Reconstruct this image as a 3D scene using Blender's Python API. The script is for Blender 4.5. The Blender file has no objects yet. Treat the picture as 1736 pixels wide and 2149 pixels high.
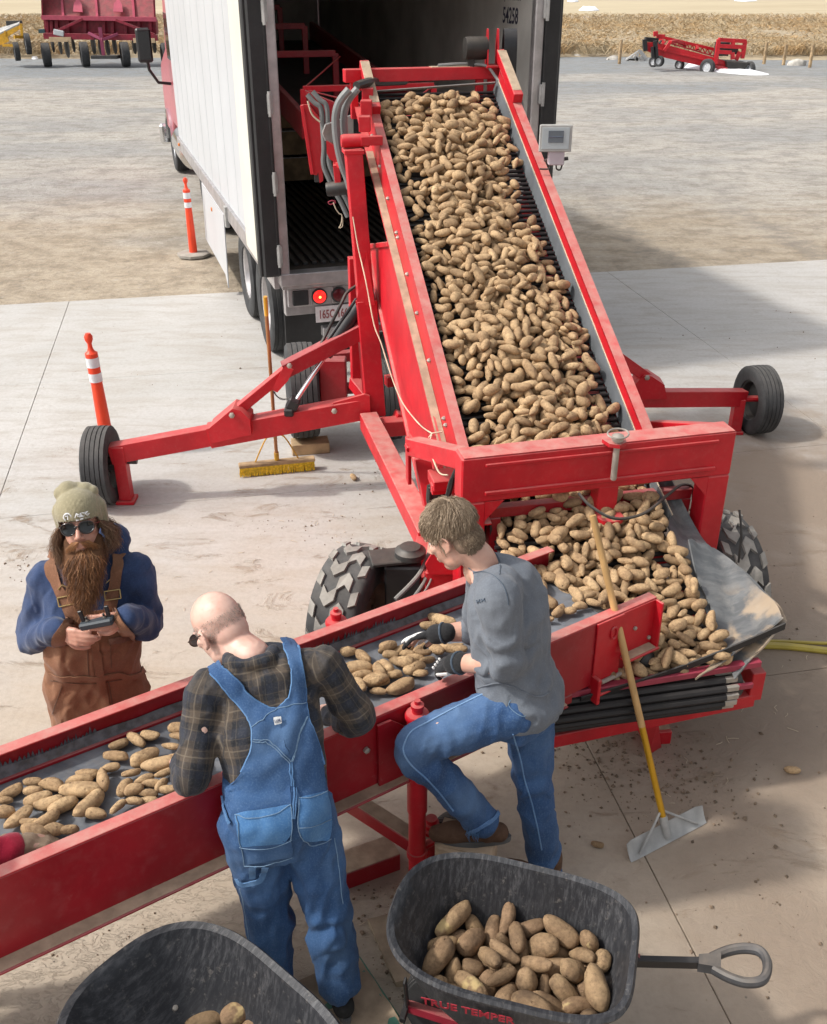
import bpy, bmesh, math, random
import numpy as np
from mathutils import Vector as V, Matrix, noise, Quaternion
from mathutils.bvhtree import BVHTree
RNG = random.Random(11)
scene = bpy.context.scene
COL = scene.collection
# ------------------------------------------------------------------ camera, sky, sun
CAM_H, CAM_T = 3.6, math.radians(28.519)
cam = bpy.data.cameras.new('camera'); camo = bpy.data.objects.new('camera', cam); COL.objects.link(camo)
cam.sensor_fit = 'VERTICAL'; cam.sensor_height = 24; cam.lens = 24*2097/2149
cam.clip_start = .05; cam.clip_end = 2000
camo.location = (0, 0, CAM_H); camo.rotation_euler = (math.pi/2-CAM_T, 0, 0)
scene.camera = camo
SUN_EL = math.radians(47); SUN_AZ = math.atan2(-.985, -.17)
w = bpy.data.worlds.new('World'); scene.world = w; w.use_nodes = True
nt = w.node_tree; nt.nodes.clear()
sky = nt.nodes.new('ShaderNodeTexSky'); sky.sky_type = 'NISHITA'; sky.sun_disc = False
sky.sun_elevation = SUN_EL; sky.sun_rotation = SUN_AZ
sky.air_density = 1.0; sky.dust_density = 8.0; sky.ozone_density = .5; sky.altitude = 900
bg = nt.nodes.new('ShaderNodeBackground'); bg.inputs[1].default_value = .15
wo = nt.nodes.new('ShaderNodeOutputWorld')
hs = nt.nodes.new('ShaderNodeHueSaturation'); hs.inputs['Saturation'].default_value = .22   # thin white overcast
nt.links.new(sky.outputs[0], hs.inputs['Color']); nt.links.new(hs.outputs[0], bg.inputs[0]); nt.links.new(bg.outputs[0], wo.inputs[0])
sl = bpy.data.lights.new('sun', 'SUN'); sl.energy = 2.0; sl.angle = math.radians(3.0); sl.color = (1, .955, .88)
so = bpy.data.objects.new('sun', sl); COL.objects.link(so)
so.rotation_euler = V((.985*math.cos(SUN_EL), .17*math.cos(SUN_EL), -math.sin(SUN_EL))).to_track_quat('-Z', 'Y').to_euler()
so.location = (-20, -4, 20)
vs = scene.view_settings; vs.view_transform = 'Standard'; vs.look = 'None'; vs.exposure = 0.52; vs.gamma = 1; vs.use_curve_mapping = False
scene.cycles.use_denoising = True; scene.cycles.max_bounces = 6

# ------------------------------------------------------------------ helpers
_F, _CX, _CY = 2097., 868., 1074.5
def at(x, y, Y=None, z=None):
    """world point on the sight line of picture point (x, y) at distance Y or at height z"""
    c, s = math.cos(CAM_T), math.sin(CAM_T)
    u = (x-_CX)/_F; v = (y-_CY)/_F
    d = V((u, c-v*s, -s-v*c))
    t = Y/d.y if Y is not None else (z-CAM_H)/d.z
    return V((d.x*t, d.y*t, CAM_H+d.z*t))
def rot_to(zdir, up=V((0, 0, 1))):
    z = V(zdir).normalized(); x = V(up).cross(z)
    if x.length < 1e-4: x = V((1, 0, 0)).cross(z)
    x.normalize(); y = z.cross(x)
    return Matrix((x, y, z)).transposed()
class MB:
    def __init__(s): s.v = []; s.f = []
    def add(s, vs, fs):
        n = len(s.v); s.v += [tuple(p) for p in vs]; s.f += [tuple(i+n for i in f) for f in fs]; return s
    def box(s, c, size, R=None, bev=.004):
        hx, hy, hz = size[0]/2, size[1]/2, size[2]/2
        b = min(bev, hx*.45, hy*.45, hz*.45)
        bm = bmesh.new(); bmesh.ops.create_cube(bm, size=1)
        for q in bm.verts: q.co = V((q.co.x*hx*2, q.co.y*hy*2, q.co.z*hz*2))
        if b > 1e-5: bmesh.ops.bevel(bm, geom=bm.edges[:], offset=b, segments=1, affect='EDGES', profile=.5)
        bm.verts.index_update()
        R = R or Matrix.Identity(3); c = V(c)
        s.add([R@q.co+c for q in bm.verts], [[q.index for q in f.verts] for f in bm.faces]); bm.free(); return s
    def beam(s, p0, p1, w, h, up=(0, 0, 1), bev=.004, ext=0):
        p0, p1 = V(p0), V(p1); d = (p1-p0); L = d.length; y = d/L
        x = y.cross(V(up)); x = x.normalized() if x.length > 1e-4 else V((1, 0, 0)); z = x.cross(y)
        return s.box((p0+p1)/2, (w, L+2*ext, h), Matrix((x, y, z)).transposed(), bev)
    def tube(s, pts, r, n=10, caps=True, closed=False):
        pts = [V(p) for p in pts]; m = len(pts)
        rs = r if isinstance(r, (list, tuple)) else [r]*m
        ring = []; prev = None
        for i, p in enumerate(pts):
            if closed: t = pts[(i+1) % m]-pts[i-1]
            else: t = (pts[min(i+1, m-1)]-pts[max(i-1, 0)])
            t.normalize()
            if prev is None:
                a = V((0, 0, 1)) if abs(t.z) < .9 else V((1, 0, 0)); x = t.cross(a).normalized()
            else:
                x = (prev-t*prev.dot(t)).normalized()
            prev = x; yv = t.cross(x)
            ring.append([p+(x*math.cos(k*2*math.pi/n)+yv*math.sin(k*2*math.pi/n))*rs[i] for k in range(n)])
        fs = []
        for i in range(m if closed else m-1):
            j = (i+1) % m
            for k in range(n): fs.append((i*n+k, i*n+(k+1) % n, j*n+(k+1) % n, j*n+k))
        if caps and not closed:
            fs.append(tuple(range(n))[::-1]); fs.append(tuple(range((m-1)*n, m*n)))
        return s.add([q for rg in ring for q in rg], fs)
    def lathe(s, prof, o=(0, 0, 0), axis=(0, 0, 1), n=24, caps=True):
        R = rot_to(axis); o = V(o); vs = []
        for r, h in prof:
            for k in range(n):
                a = 2*math.pi*k/n; vs.append(o+R@V((r*math.cos(a), r*math.sin(a), h)))
        m = len(prof); fs = []
        for i in range(m-1):
            for k in range(n): fs.append((i*n+k, i*n+(k+1) % n, (i+1)*n+(k+1) % n, (i+1)*n+k))
        if caps: fs.append(tuple(range(n))[::-1]); fs.append(tuple(range((m-1)*n, m*n)))
        return s.add(vs, fs)
    def prism(s, poly, off):
        poly = [V(p) for p in poly]; off = V(off); n = len(poly)
        fs = [tuple(range(n))[::-1], tuple(range(n, 2*n))]+[(i, (i+1) % n, n+(i+1) % n, n+i) for i in range(n)]
        return s.add(poly+[p+off for p in poly], fs)
    def sheet(s, grid, th=0.0):
        """grid[i][j] of points -> surface, given a thickness along its normal"""
        m, n = len(grid), len(grid[0]); P = [[V(p) for p in r] for r in grid]
        N = []
        for i in range(m):
            for j in range(n):
                a = P[min(i+1, m-1)][j]-P[max(i-1, 0)][j]; b = P[i][min(j+1, n-1)]-P[i][max(j-1, 0)]
                c = a.cross(b); N.append(c.normalized() if c.length > 1e-9 else V((0, 0, 1)))
        top = [p for r in P for p in r]
        fs = [(i*n+j, (i+1)*n+j, (i+1)*n+j+1, i*n+j+1) for i in range(m-1) for j in range(n-1)]
        if th == 0: return s.add(top, fs)
        k = m*n; bot = [p-q*th for p, q in zip(top, N)]
        fs += [tuple(q+k for q in f[::-1]) for f in list(fs)]
        for i in range(m-1):
            fs.append((i*n, i*n+k, (i+1)*n+k, (i+1)*n)); fs.append((i*n+n-1, (i+1)*n+n-1, (i+1)*n+n-1+k, i*n+n-1+k))
        for j in range(n-1):
            fs.append((j, j+1, j+1+k, j+k)); fs.append(((m-1)*n+j, (m-1)*n+j+k, (m-1)*n+j+1+k, (m-1)*n+j+1))
        return s.add(top+bot, fs)
    def islands(s):
        n = len(s.v); par = list(range(n))
        def f(i):
            while par[i] != i: par[i] = par[par[i]]; i = par[i]
            return i
        for fc in s.f:
            a = f(fc[0])
            for i in fc[1:]: par[f(i)] = a
        out = {}
        for fc in s.f: out.setdefault(f(fc[0]), []).append(fc)
        return list(out.values())
    def build(s, name, m, parent=None, sharp=35, smooth=True):
        if name in APART:
            isl = s.islands()
            for fs in isl:
                q = MB(); ix = sorted({i for fc in fs for i in fc}); mp = {i: k for k, i in enumerate(ix)}
                q.v = [s.v[i] for i in ix]; q.f = [tuple(mp[i] for i in fc) for fc in fs]; o = q._build(name, m, parent, sharp, smooth)
            return o
        return s._build(name, m, parent, sharp, smooth)
    def _build(s, name, m, parent, sharp, smooth):
        me = bpy.data.meshes.new(name)
        inv = WM[parent].inverted() if parent else None
        vs = [inv@V(p) for p in s.v] if parent else s.v
        me.from_pydata(vs, [], s.f)
        bm = bmesh.new(); bm.from_mesh(me); bmesh.ops.recalc_face_normals(bm, faces=bm.faces[:]); bm.to_mesh(me); bm.free()
        return link(name, me, m, parent, sharp if smooth else None)
WM = {}
APART = {'tail_upright', 'cross_member', 'axle_stay', 'end_roller', 'hopper_post', 'bottom_rail', 'guard_rib', 'stiffening_rib', 'cross_tie', 'end_leg', 'inner_liner', 'cross_brace', 'brace_wire', 'row_strut', 'tie_rod', 'pivot_bolt', 'edge_bar', 'coulter_disc', 'lattice', 'top_rail', 'motor_bracket', 'wall_stripe'}
def link(name, me, m, parent=None, sharp=35):
    if m is not None and not me.materials: me.materials.append(m)
    if sharp is not None:
        me.shade_smooth(); me.set_sharp_from_angle(angle=math.radians(sharp))
    o = bpy.data.objects.new(name, me); COL.objects.link(o)
    if parent: o.parent = parent; WM[o] = WM[parent].copy()
    else: WM[o] = Matrix.Identity(4)
    return o
def tag(o, label=None, cat=None, group=None, kind=None):
    if label: o['label'] = label
    if cat: o['category'] = cat
    if group: o['group'] = group
    if kind: o['kind'] = kind
    return o
def thing(name, label, cat, loc=(0, 0, 0), rz=0, group=None, kind=None):
    o = bpy.data.objects.new(name, None); COL.objects.link(o); o.empty_display_size = .1
    o.location = loc; o.rotation_euler = (0, 0, rz)
    WM[o] = Matrix.Translation(V(loc)) @ Matrix.Rotation(rz, 4, 'Z')
    return tag(o, label, cat, group, kind)
def local(root):
    """meshes given in the local frame of root: returns a parent-like token"""
    WM[root] = Matrix.Identity(4); return root
def dup(o, parent=None):
    c = o.copy(); COL.objects.link(c)
    if parent: c.parent = parent
    for ch in list(o.children): dup(ch, c)
    return c
def text_mesh(txt, size, M4, th=.001, sx=1.0, bold=False):
    cu = bpy.data.curves.new('lettering', 'FONT'); cu.body = txt; cu.size = size; cu.align_x = 'CENTER'; cu.align_y = 'CENTER'
    cu.extrude = th; cu.resolution_u = 3
    if bold: cu.offset = size*.018
    o = bpy.data.objects.new('lettering', cu); COL.objects.link(o)
    dg = bpy.context.evaluated_depsgraph_get(); me = bpy.data.meshes.new_from_object(o.evaluated_get(dg))
    bpy.data.objects.remove(o); bpy.data.curves.remove(cu)
    mb = MB(); mb.add([M4@V((q.co.x*sx, q.co.y, q.co.z)) for q in me.vertices], [tuple(p.vertices) for p in me.polygons])
    bpy.data.meshes.remove(me); return mb
def frame(o, x, y):
    x = V(x).normalized(); y = V(y); y = (y-x*y.dot(x)).normalized(); z = x.cross(y)
    M = Matrix((x, y, z)).transposed().to_4x4(); M.translation = V(o); return M
def arc(c, r, a0, a1, n, x, y):
    c, x, y = V(c), V(x), V(y)
    return [c+x*r*math.cos(a0+(a1-a0)*i/n)+y*r*math.sin(a0+(a1-a0)*i/n) for i in range(n+1)]
def spline(pts, k=6):
    pts = [V(p) for p in pts]; out = []
    for i in range(len(pts)-1):
        p0, p1, p2, p3 = pts[max(i-1, 0)], pts[i], pts[i+1], pts[min(i+2, len(pts)-1)]
        for j in range(k):
            t = j/k
            out.append(.5*((2*p1)+(p2-p0)*t+(2*p0-5*p1+4*p2-p3)*t*t+(3*p1-p0-3*p2+p3)*t**3))
    return out+[pts[-1]]

# ------------------------------------------------------------------ materials
class NT:
    def __init__(s, name):
        s.m = bpy.data.materials.new(name); s.m.use_nodes = True; s.t = s.m.node_tree; s.t.nodes.clear()
        s.out = s.n('OutputMaterial'); s.b = s.n('BsdfPrincipled'); s.l(s.b.outputs[0], s.out.inputs[0])
    def n(s, t, **k):
        q = s.t.nodes.new('ShaderNode'+t)
        for a, b in k.items(): setattr(q, a, b)
        return q
    def l(s, a, b): s.t.links.new(a, b)
    def val(s, x): return x if not hasattr(x, 'outputs') else x.outputs[0]
    def put(s, x, inp):
        if isinstance(x, (int, float)): inp.default_value = x
        elif isinstance(x, (tuple, list)): inp.default_value = (*x, 1) if len(x) == 3 and inp.type == 'RGBA' else x
        else: s.l(x, inp)
    def noise(s, vec, scale, detail=5, rough=.55, dist=0):
        q = s.n('TexNoise'); q.inputs['Scale'].default_value = scale; q.inputs['Detail'].default_value = detail
        q.inputs['Roughness'].default_value = rough; q.inputs['Distortion'].default_value = dist
        if vec is not None: s.l(vec, q.inputs['Vector'])
        return q.outputs['Fac']
    def ramp(s, x, a, b):
        q = s.n('MapRange'); q.interpolation_type = 'SMOOTHSTEP'
        s.put(x, q.inputs[0]); q.inputs[1].default_value = a; q.inputs[2].default_value = b
        return q.outputs[0]
    def math(s, op, a, b=0.0, c=0.0):
        q = s.n('Math', operation=op); s.put(a, q.inputs[0]); s.put(b, q.inputs[1]); s.put(c, q.inputs[2]); return q.outputs[0]
    def mix(s, f, a, b, mode='MIX'):
        q = s.n('Mix', data_type='RGBA', blend_type=mode); s.put(f, q.inputs[0]); s.put(a, q.inputs[6]); s.put(b, q.inputs[7]); return q.outputs[2]
    def bump(s, h, strength, dist=.01, prev=None):
        q = s.n('Bump'); q.inputs['Strength'].default_value = strength; q.inputs['Distance'].default_value = dist
        s.l(h, q.inputs['Height'])
        if prev is not None: s.l(prev, q.inputs['Normal'])
        return q.outputs[0]
    def obj(s): return s.n('TexCoord').outputs['Object']
    def pos(s): return s.n('NewGeometry').outputs['Position']
    def stretch(s, vec, sc):
        q = s.n('Mapping'); q.inputs['Scale'].default_value = sc; s.l(vec, q.inputs[0]); return q.outputs[0]
def mat(name, col, rough=.5, metal=0, var=.12, vscale=5, bump=0, bscale=60, dust=0, dustcol=(.42, .34, .26), wear=0, wearcol=(.5, .4, .36), spec=None, coat=0, stretch=None, emis=None, rvar=0.1):
    t = NT(name); P = t.obj()
    if stretch: P = t.stretch(P, stretch)
    n1 = t.noise(P, vscale, 6)
    c = t.mix(t.ramp(n1, .3, .7), tuple(x*(1-var) for x in col), tuple(min(1, x*(1+var)) for x in col))
    r = t.math('ADD', rough-rvar/2, t.math('MULTIPLY', t.noise(P, vscale*3, 3), rvar))
    if wear:
        wn = t.noise(P, vscale*5, 9, .78); wf = t.math('MULTIPLY', t.ramp(wn, .62, .68), wear)
        c = t.mix(wf, c, wearcol)
    if dust:
        g = t.n('NewGeometry'); sx = t.n('SeparateXYZ'); t.l(g.outputs['Normal'], sx.inputs[0])
        up = t.ramp(sx.outputs[2], .25, .9); dn = t.ramp(t.noise(P, vscale*2.3, 7, .65), .2, .8)
        f = t.math('MULTIPLY', t.math('MULTIPLY', up, t.math('ADD', .35, t.math('MULTIPLY', dn, .75))), dust)
        fine = t.math('MULTIPLY', t.ramp(t.noise(P, vscale*6, 8, .7), .45, .8), dust*.22)
        f = t.math('MINIMUM', t.math('ADD', f, fine), 1.0)
        c = t.mix(f, c, dustcol); r = t.math('ADD', r, t.math('MULTIPLY', f, max(0, .9-rough)))
    t.put(c, t.b.inputs['Base Color']); t.put(r, t.b.inputs['Roughness']); t.b.inputs['Metallic'].default_value = metal
    if spec is not None: t.b.inputs['Specular IOR Level'].default_value = spec
    if coat: t.b.inputs['Coat Weight'].default_value = coat; t.b.inputs['Coat Roughness'].default_value = .2
    if bump: t.l(t.bump(t.noise(P, bscale, 6, .6), bump, .004), t.b.inputs['Normal'])
    if emis: t.b.inputs['Emission Color'].default_value = (*emis[0], 1); t.b.inputs['Emission Strength'].default_value = emis[1]
    return t.m
RED = (.50, .006, .016)
M = dict(
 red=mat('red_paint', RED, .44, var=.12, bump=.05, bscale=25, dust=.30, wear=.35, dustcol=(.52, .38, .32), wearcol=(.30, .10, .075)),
 red_dusty_sheen=mat('dusty_sheen_red_paint', RED, .45, var=.15, bump=.06, bscale=25, dust=.6, wear=.3, dustcol=(.52, .37, .31)),  # pale pink on upward faces: dust plus sunlight sheen painted in
 red_dark=mat('dark_shaded_red_paint', (.30, .006, .014), .42, var=.2, bump=.08, bscale=18, dust=.35, wear=.1, dustcol=(.50, .36, .33), vscale=3),  # darker copy of the red: shade painted into parts turned from the sun
 dirt_ledge=mat('dirt_on_ledge', (.40, .30, .21), .95, var=.2, bump=.4, bscale=80, vscale=14),
 rubber=mat('black_rubber', (.018, .018, .019), .6, var=.25, bump=.12, bscale=70, dust=.18, dustcol=(.25, .22, .19)),
 tyre=mat('tyre_rubber', (.035, .036, .038), .8, var=.3, bump=.25, bscale=60, dust=.35, dustcol=(.22, .20, .18), vscale=9),
 tread=mat('dusty_tread', (.25, .24, .22), .9, var=.3, bump=.2, bscale=50, dust=.5, dustcol=(.36, .32, .27), vscale=12),
 belt=mat('grey_belt', (.075, .080, .088), .6, var=.3, bump=.18, bscale=45, dust=.25, dustcol=(.26, .23, .20), vscale=4, stretch=(1, 1, 1)),
 rod=mat('black_rod', (.018, .017, .018), .42, var=.2, dust=.1, dustcol=(.2, .17, .14), spec=.4),
 steel=mat('zinc_steel', (.42, .38, .33), .55, .5, var=.15, vscale=20, bump=.05),
 chrome=mat('chrome', (.8, .8, .8), .12, 1, var=.03),
 dark_steel=mat('dark_steel', (.05, .05, .05), .5, .4, var=.3, bump=.1, dust=.2),
 black=mat('black_paint', (.014, .014, .016), .4, var=.2, bump=.05, dust=.15, dustcol=(.2, .18, .16)),
 grime=mat('greasy_black', (.02, .018, .016), .55, var=.4, bump=.4, bscale=50, dust=.15),
 galv=mat('galvanised', (.40, .395, .38), .6, .25, var=.2, vscale=9, bump=.1),
 white=mat('white_trailer_skin', (.50, .515, .535), .38, var=.04, vscale=1.2, bump=.02, bscale=3, spec=.5, dust=.05),
 cream=mat('cream_door', (.66, .65, .57), .35, var=.04, vscale=2, bump=.02),
 liner=mat('trailer_liner', (.55, .54, .50), .55, var=.2, vscale=1.5, bump=.05, wear=.2, wearcol=(.25, .23, .2)),
 alu=mat('dull_aluminium', (.46, .44, .44), .45, .7, var=.15, vscale=8, bump=.06),
 grey_hose=mat('grey_hose', (.17, .18, .18), .5, var=.15, dust=.3),
 black_hose=mat('black_hose', (.02, .02, .02), .45, var=.2, dust=.2),
 wood=mat('weathered_wood', (.36, .25, .14), .8, var=.35, vscale=6, bump=.3, bscale=40, stretch=(1, 1, 1)),
 orange=mat('safety_orange', (.80, .060, .018), .45, var=.08, wear=.1, wearcol=(.4, .2, .15), vscale=6),
 reflect=mat('reflective_band', (.72, .72, .74), .35, var=.12, vscale=12, wear=.15, wearcol=(.35, .33, .3)),
 yellow=mat('yellow_bristle', (.70, .46, .02), .6, var=.3, vscale=60),
 yellow_paint=mat('yellow_paint', (.62, .33, .02), .45, var=.2, vscale=8, dust=.3),
 string=mat('pale_string', (.55, .45, .33), .9, var=.2),
 plastic_white=mat('white_plate', (.66, .60, .60), .5, var=.12, vscale=20),
 maroon=mat('faded_maroon', (.30, .035, .06), .55, var=.2),
)
# ------------------------------------------------------------------ setting: yard, concrete apron, grass, field
def concrete():
    t = NT('concrete'); P = t.obj()
    big = t.noise(P, .45, 5, .55); mid = t.noise(P, 2.2, 7, .62); fine = t.noise(P, 28, 6, .7)
    sw = t.noise(t.stretch(P, (1.2, 5, 1)), 1.3, 6, .6, .6)
    c = t.mix(t.ramp(big, .3, .7), (.43, .418, .40), (.505, .488, .468))
    c = t.mix(t.math('MULTIPLY', t.ramp(sw, .40, .72), .6), c, (.36, .32, .275))
    # tan field dust tracked in from the near side
    s = t.n('SeparateXYZ'); t.l(P, s.inputs[0])
    wob = t.math('MULTIPLY', t.math('SUBTRACT', mid, .5), 2.6)
    near = t.ramp(t.math('ADD', t.math('ADD', s.outputs[1], wob), t.math('MULTIPLY', s.outputs[0], -.25)), 8.2, 3.6)
    c = t.mix(t.math('MULTIPLY', near, .72), c, (.46, .36, .255))
    # muddy ground on the hopper side
    mudx = t.ramp(t.math('ADD', s.outputs[0], t.math('MULTIPLY', wob, .35)), .5, 1.7)
    mudy = t.ramp(t.math('ADD', s.outputs[1], wob), 9.6, 7.4)
    mud = t.math('MULTIPLY', t.math('MULTIPLY', mudx, mudy), t.ramp(t.noise(P, 1.1, 6, .6, .4), .12, .55))
    c = t.mix(t.math('MULTIPLY', mud, .95), c, (.275, .21, .157))
    m2 = t.math('MULTIPLY', t.ramp(t.noise(t.stretch(P, (1, 2.2, 1)), 1.7, 8, .68, .8), .56, .70), t.ramp(s.outputs[1], 9.8, 6.2))
    c = t.mix(t.math('MULTIPLY', m2, .8), c, (.27, .195, .13))
    spk = t.n('TexVoronoi'); spk.inputs['Scale'].default_value = 14; t.l(P, spk.inputs['Vector'])
    c = t.mix(t.math('MULTIPLY', t.ramp(spk.outputs[0], .10, .04), t.ramp(t.noise(P, 3, 3), .55, .62)), c, (.12, .10, .08))
    c = t.mix(t.math('MULTIPLY', t.ramp(fine, .35, .75), .26), c, (.24, .20, .16)); c = t.mix(t.math('MULTIPLY', t.ramp(t.noise(P, 6, 9, .74), .52, .72), .30), c, (.25, .195, .145))
    t.put(c, t.b.inputs['Base Color']); t.b.inputs['Roughness'].default_value = .9
    crust = t.noise(P, 9, 8, .7, 1.2)
    vo = t.n('TexVoronoi', feature='DISTANCE_TO_EDGE'); vo.inputs['Scale'].default_value = 7
    t.l(t.mix(.35, P, t.n('TexNoise').outputs['Color']), vo.inputs['Vector'])
    crk = t.noise(t.stretch(P, (2.0, 4.5, 1)), 7, 7, .62, 2.2)
    patch = t.math('MULTIPLY', t.math('MULTIPLY', t.ramp(s.outputs[1], 4.2, 2.6), t.ramp(s.outputs[0], .8, -.4)), t.ramp(t.noise(P, .9, 3), .38, .6))
    h = t.math('ADD', t.math('MULTIPLY', fine, .25), t.math('MULTIPLY', t.math('ADD', mud, m2), t.math('MULTIPLY', crust, 1.1)))
    h = t.math('ADD', h, t.math('MULTIPLY', patch, t.math('MULTIPLY', t.ramp(crk, .50, .60), .35)))
    t.l(t.bump(h, .8, .012), t.b.inputs['Normal'])
    return t.m
M['concrete'] = concrete()
def gravel():
    t = NT('gravel_yard'); P = t.obj()
    s = t.n('SeparateXYZ'); t.l(P, s.inputs[0])
    big = t.noise(t.stretch(P, (.35, 1, 1)), .22, 5, .55, .8); st = t.noise(t.stretch(P, (.4, 1, 1)), .9, 6, .62, .5)
    mid = t.noise(t.stretch(P, (.8, 1, 1)), 2.5, 8, .72); fine = t.noise(P, 14, 6, .75)
    c = t.mix(t.ramp(st, .3, .7), (.36, .335, .30), (.47, .43, .375))
    near = t.ramp(t.math('ADD', s.outputs[1], t.math('MULTIPLY', t.math('SUBTRACT', st, .5), 9)), 20, 14.2)
    c = t.mix(t.math('MULTIPLY', near, .75), c, (.42, .335, .235))
    grey = t.ramp(big, .46, .64)
    c = t.mix(t.math('MULTIPLY', grey, .6), c, (.27, .275, .275))
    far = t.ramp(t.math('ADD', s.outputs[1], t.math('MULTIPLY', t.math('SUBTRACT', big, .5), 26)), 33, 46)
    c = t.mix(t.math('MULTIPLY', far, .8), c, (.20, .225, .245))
    c = t.mix(t.math('MULTIPLY', t.ramp(mid, .44, .66), .6), c, (.19, .165, .135))
    edge = t.math('MULTIPLY', t.ramp(mid, .35, .65), near)
    c = t.mix(t.math('MULTIPLY', edge, .45), c, (.25, .185, .115))
    c = t.mix(t.math('MULTIPLY', t.ramp(fine, .42, .75), .45), c, (.15, .135, .12)); c = t.mix(t.math('MULTIPLY', t.ramp(t.noise(P, 5, 7, .75), .55, .75), .4), c, (.55, .51, .45))
    # curving wheel tracks left by turning trucks
    for cx, cy, r0, r1, fq in ((2.5, 31, 3.5, 9.5, 3.1), (-16, 25, 4, 13, 2.6), (14, 17, 5, 11, 2.9)):
        dx = t.math('MULTIPLY', t.math('SUBTRACT', s.outputs[0], cx), 1.0); dy = t.math('SUBTRACT', s.outputs[1], cy)
        d_ = t.math('ADD', t.math('SQRT', t.math('ADD', t.math('MULTIPLY', dx, dx), t.math('MULTIPLY', dy, dy))), t.math('MULTIPLY', st, 1.4))
        wv = t.ramp(t.math('SINE', t.math('MULTIPLY', d_, fq)), .55, .95)
        msk = t.math('MULTIPLY', t.math('MULTIPLY', t.ramp(d_, r0, r0+1), t.ramp(d_, r1+1.5, r1)), t.ramp(mid, .35, .6))
        c = t.mix(t.math('MULTIPLY', t.math('MULTIPLY', wv, msk), .34), c, (.24, .225, .21))
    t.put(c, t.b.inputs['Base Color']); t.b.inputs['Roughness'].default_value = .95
    h = t.math('ADD', fine, t.math('MULTIPLY', mid, 2))
    t.l(t.bump(h, .8, .03), t.b.inputs['Normal'])
    return t.m
M['gravel'] = gravel()
def ground_mat(name, a, b, cc, sc):
    t = NT(name); P = t.obj()
    c = t.mix(t.ramp(t.noise(t.stretch(P, (.3, 1, 1)), sc, 7, .65, .5), .35, .65), a, b)
    c = t.mix(t.math('MULTIPLY', t.ramp(t.noise(t.stretch(P, (.4, 1, 1)), sc*6, 8, .75), .45, .7), .6), c, cc)
    t.put(c, t.b.inputs['Base Color']); t.b.inputs['Roughness'].default_value = 1
    return t.m
M['dry_soil'] = ground_mat('dry_grass_soil', (.36, .29, .195), (.43, .355, .245), (.25, .195, .13), .35)
M['stubble'] = ground_mat('stubble_field', (.44, .36, .235), (.50, .42, .28), (.36, .29, .19), .06)
M['fallow'] = ground_mat('fallow_field', (.40, .36, .31), (.47, .42, .36), (.33, .29, .25), .05)
M['track'] = ground_mat('track', (.50, .43, .36), (.56, .49, .41), (.42, .36, .30), .3)
M['snow'] = mat('old_snow', (.86, .87, .90), .6, var=.05, bump=.3, bscale=6)
M['stone'] = mat('pale_stone', (.48, .45, .40), .85, var=.25, bump=.3, bscale=20)

def quad(name, x0, x1, y0, y1, z, m):
    mb = MB(); mb.add([(x0, y0, z), (x1, y0, z), (x1, y1, z), (x0, y1, z)], [(0, 1, 2, 3)])
    return tag(mb.build(name, m), kind='structure')
# one ground sheet out to the horizon, with its zones laid on top of it
tag(quad('ground', -900, 900, -60, 1800, -.06, M['fallow']), 'pale fallow land stretching away to the horizon', 'ground')
def wavy(name, y0, y1, z, m, xa=-120, xb=120, amp=.8, n=80, sc=.12):
    mb = MB(); vs = []; fs = []
    for i in range(n+1):
        x = xa+(xb-xa)*i/n
        vs.append((x, y0+amp*noise.noise(V((x*sc, y0, 3))), z)); vs.append((x, y1+amp*noise.noise(V((x*sc, y1, 7))), z))
        if i: fs.append((2*i-2, 2*i, 2*i+1, 2*i-1))
    mb.add(vs, fs); return tag(mb.build(name, m), kind='structure')
# gravel yard: gently uneven sheet
mb = MB(); nx, ny = 60, 60
for j in range(ny+1):
    for i in range(nx+1):
        x = -60+120*i/nx; y = -20+75*j/ny
        z = -.016+(.10*max(0, noise.noise(V((x*.11, y*.13, 1)))+.1)*min(1, max(0, (y-19)/12)))
        if y < 17: z = -.016
        mb.v.append((x, y, z))
for j in range(ny):
    for i in range(nx): a = j*(nx+1)+i; mb.f.append((a, a+1, a+nx+2, a+nx+1))
o = mb.build('gravel_yard', M['gravel'], sharp=180); tag(o, 'wide pale gravel yard with curving wheel tracks behind the truck', 'yard', kind='structure')
def yedge(x): return 50.5+1.2*noise.noise(V((x*.15, 2, 0)))+.5*noise.noise(V((x*.6, 5, 0)))-.05*x*(x > 0)
mb = MB(); N_ = 160
rows = []
for k, q in enumerate((0, .03, .15, .4, .7, 1)):
    row = []
    for i in range(N_+1):
        x = -130+260*i/N_; y0 = yedge(x)
        y = y0+(92-y0)*q
        z = (.0, .22, .35, .30, .2, .02)[k]+(.12*noise.noise(V((x*.3, y*.3, 0))) if 0 < k < 5 else 0)+(.0 if k else -.03)
        row.append((x, y, z))
    rows.append(row)
mb.sheet(rows)
tag(mb.build('grass_bank', M['dry_soil'], sharp=180), 'bank of dry tan grass beyond the gravel yard', 'bank', kind='structure')
tag(wavy('track', 91.5, 99, -.035, M['track'], amp=.5), 'pale dirt track beyond the dry grass', 'track', kind='structure')
tag(wavy('stubble_field', 98.8, 150, -.045, M['stubble'], -200, 200, amp=3), 'golden stubble field beyond the track', 'field', kind='structure')
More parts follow.
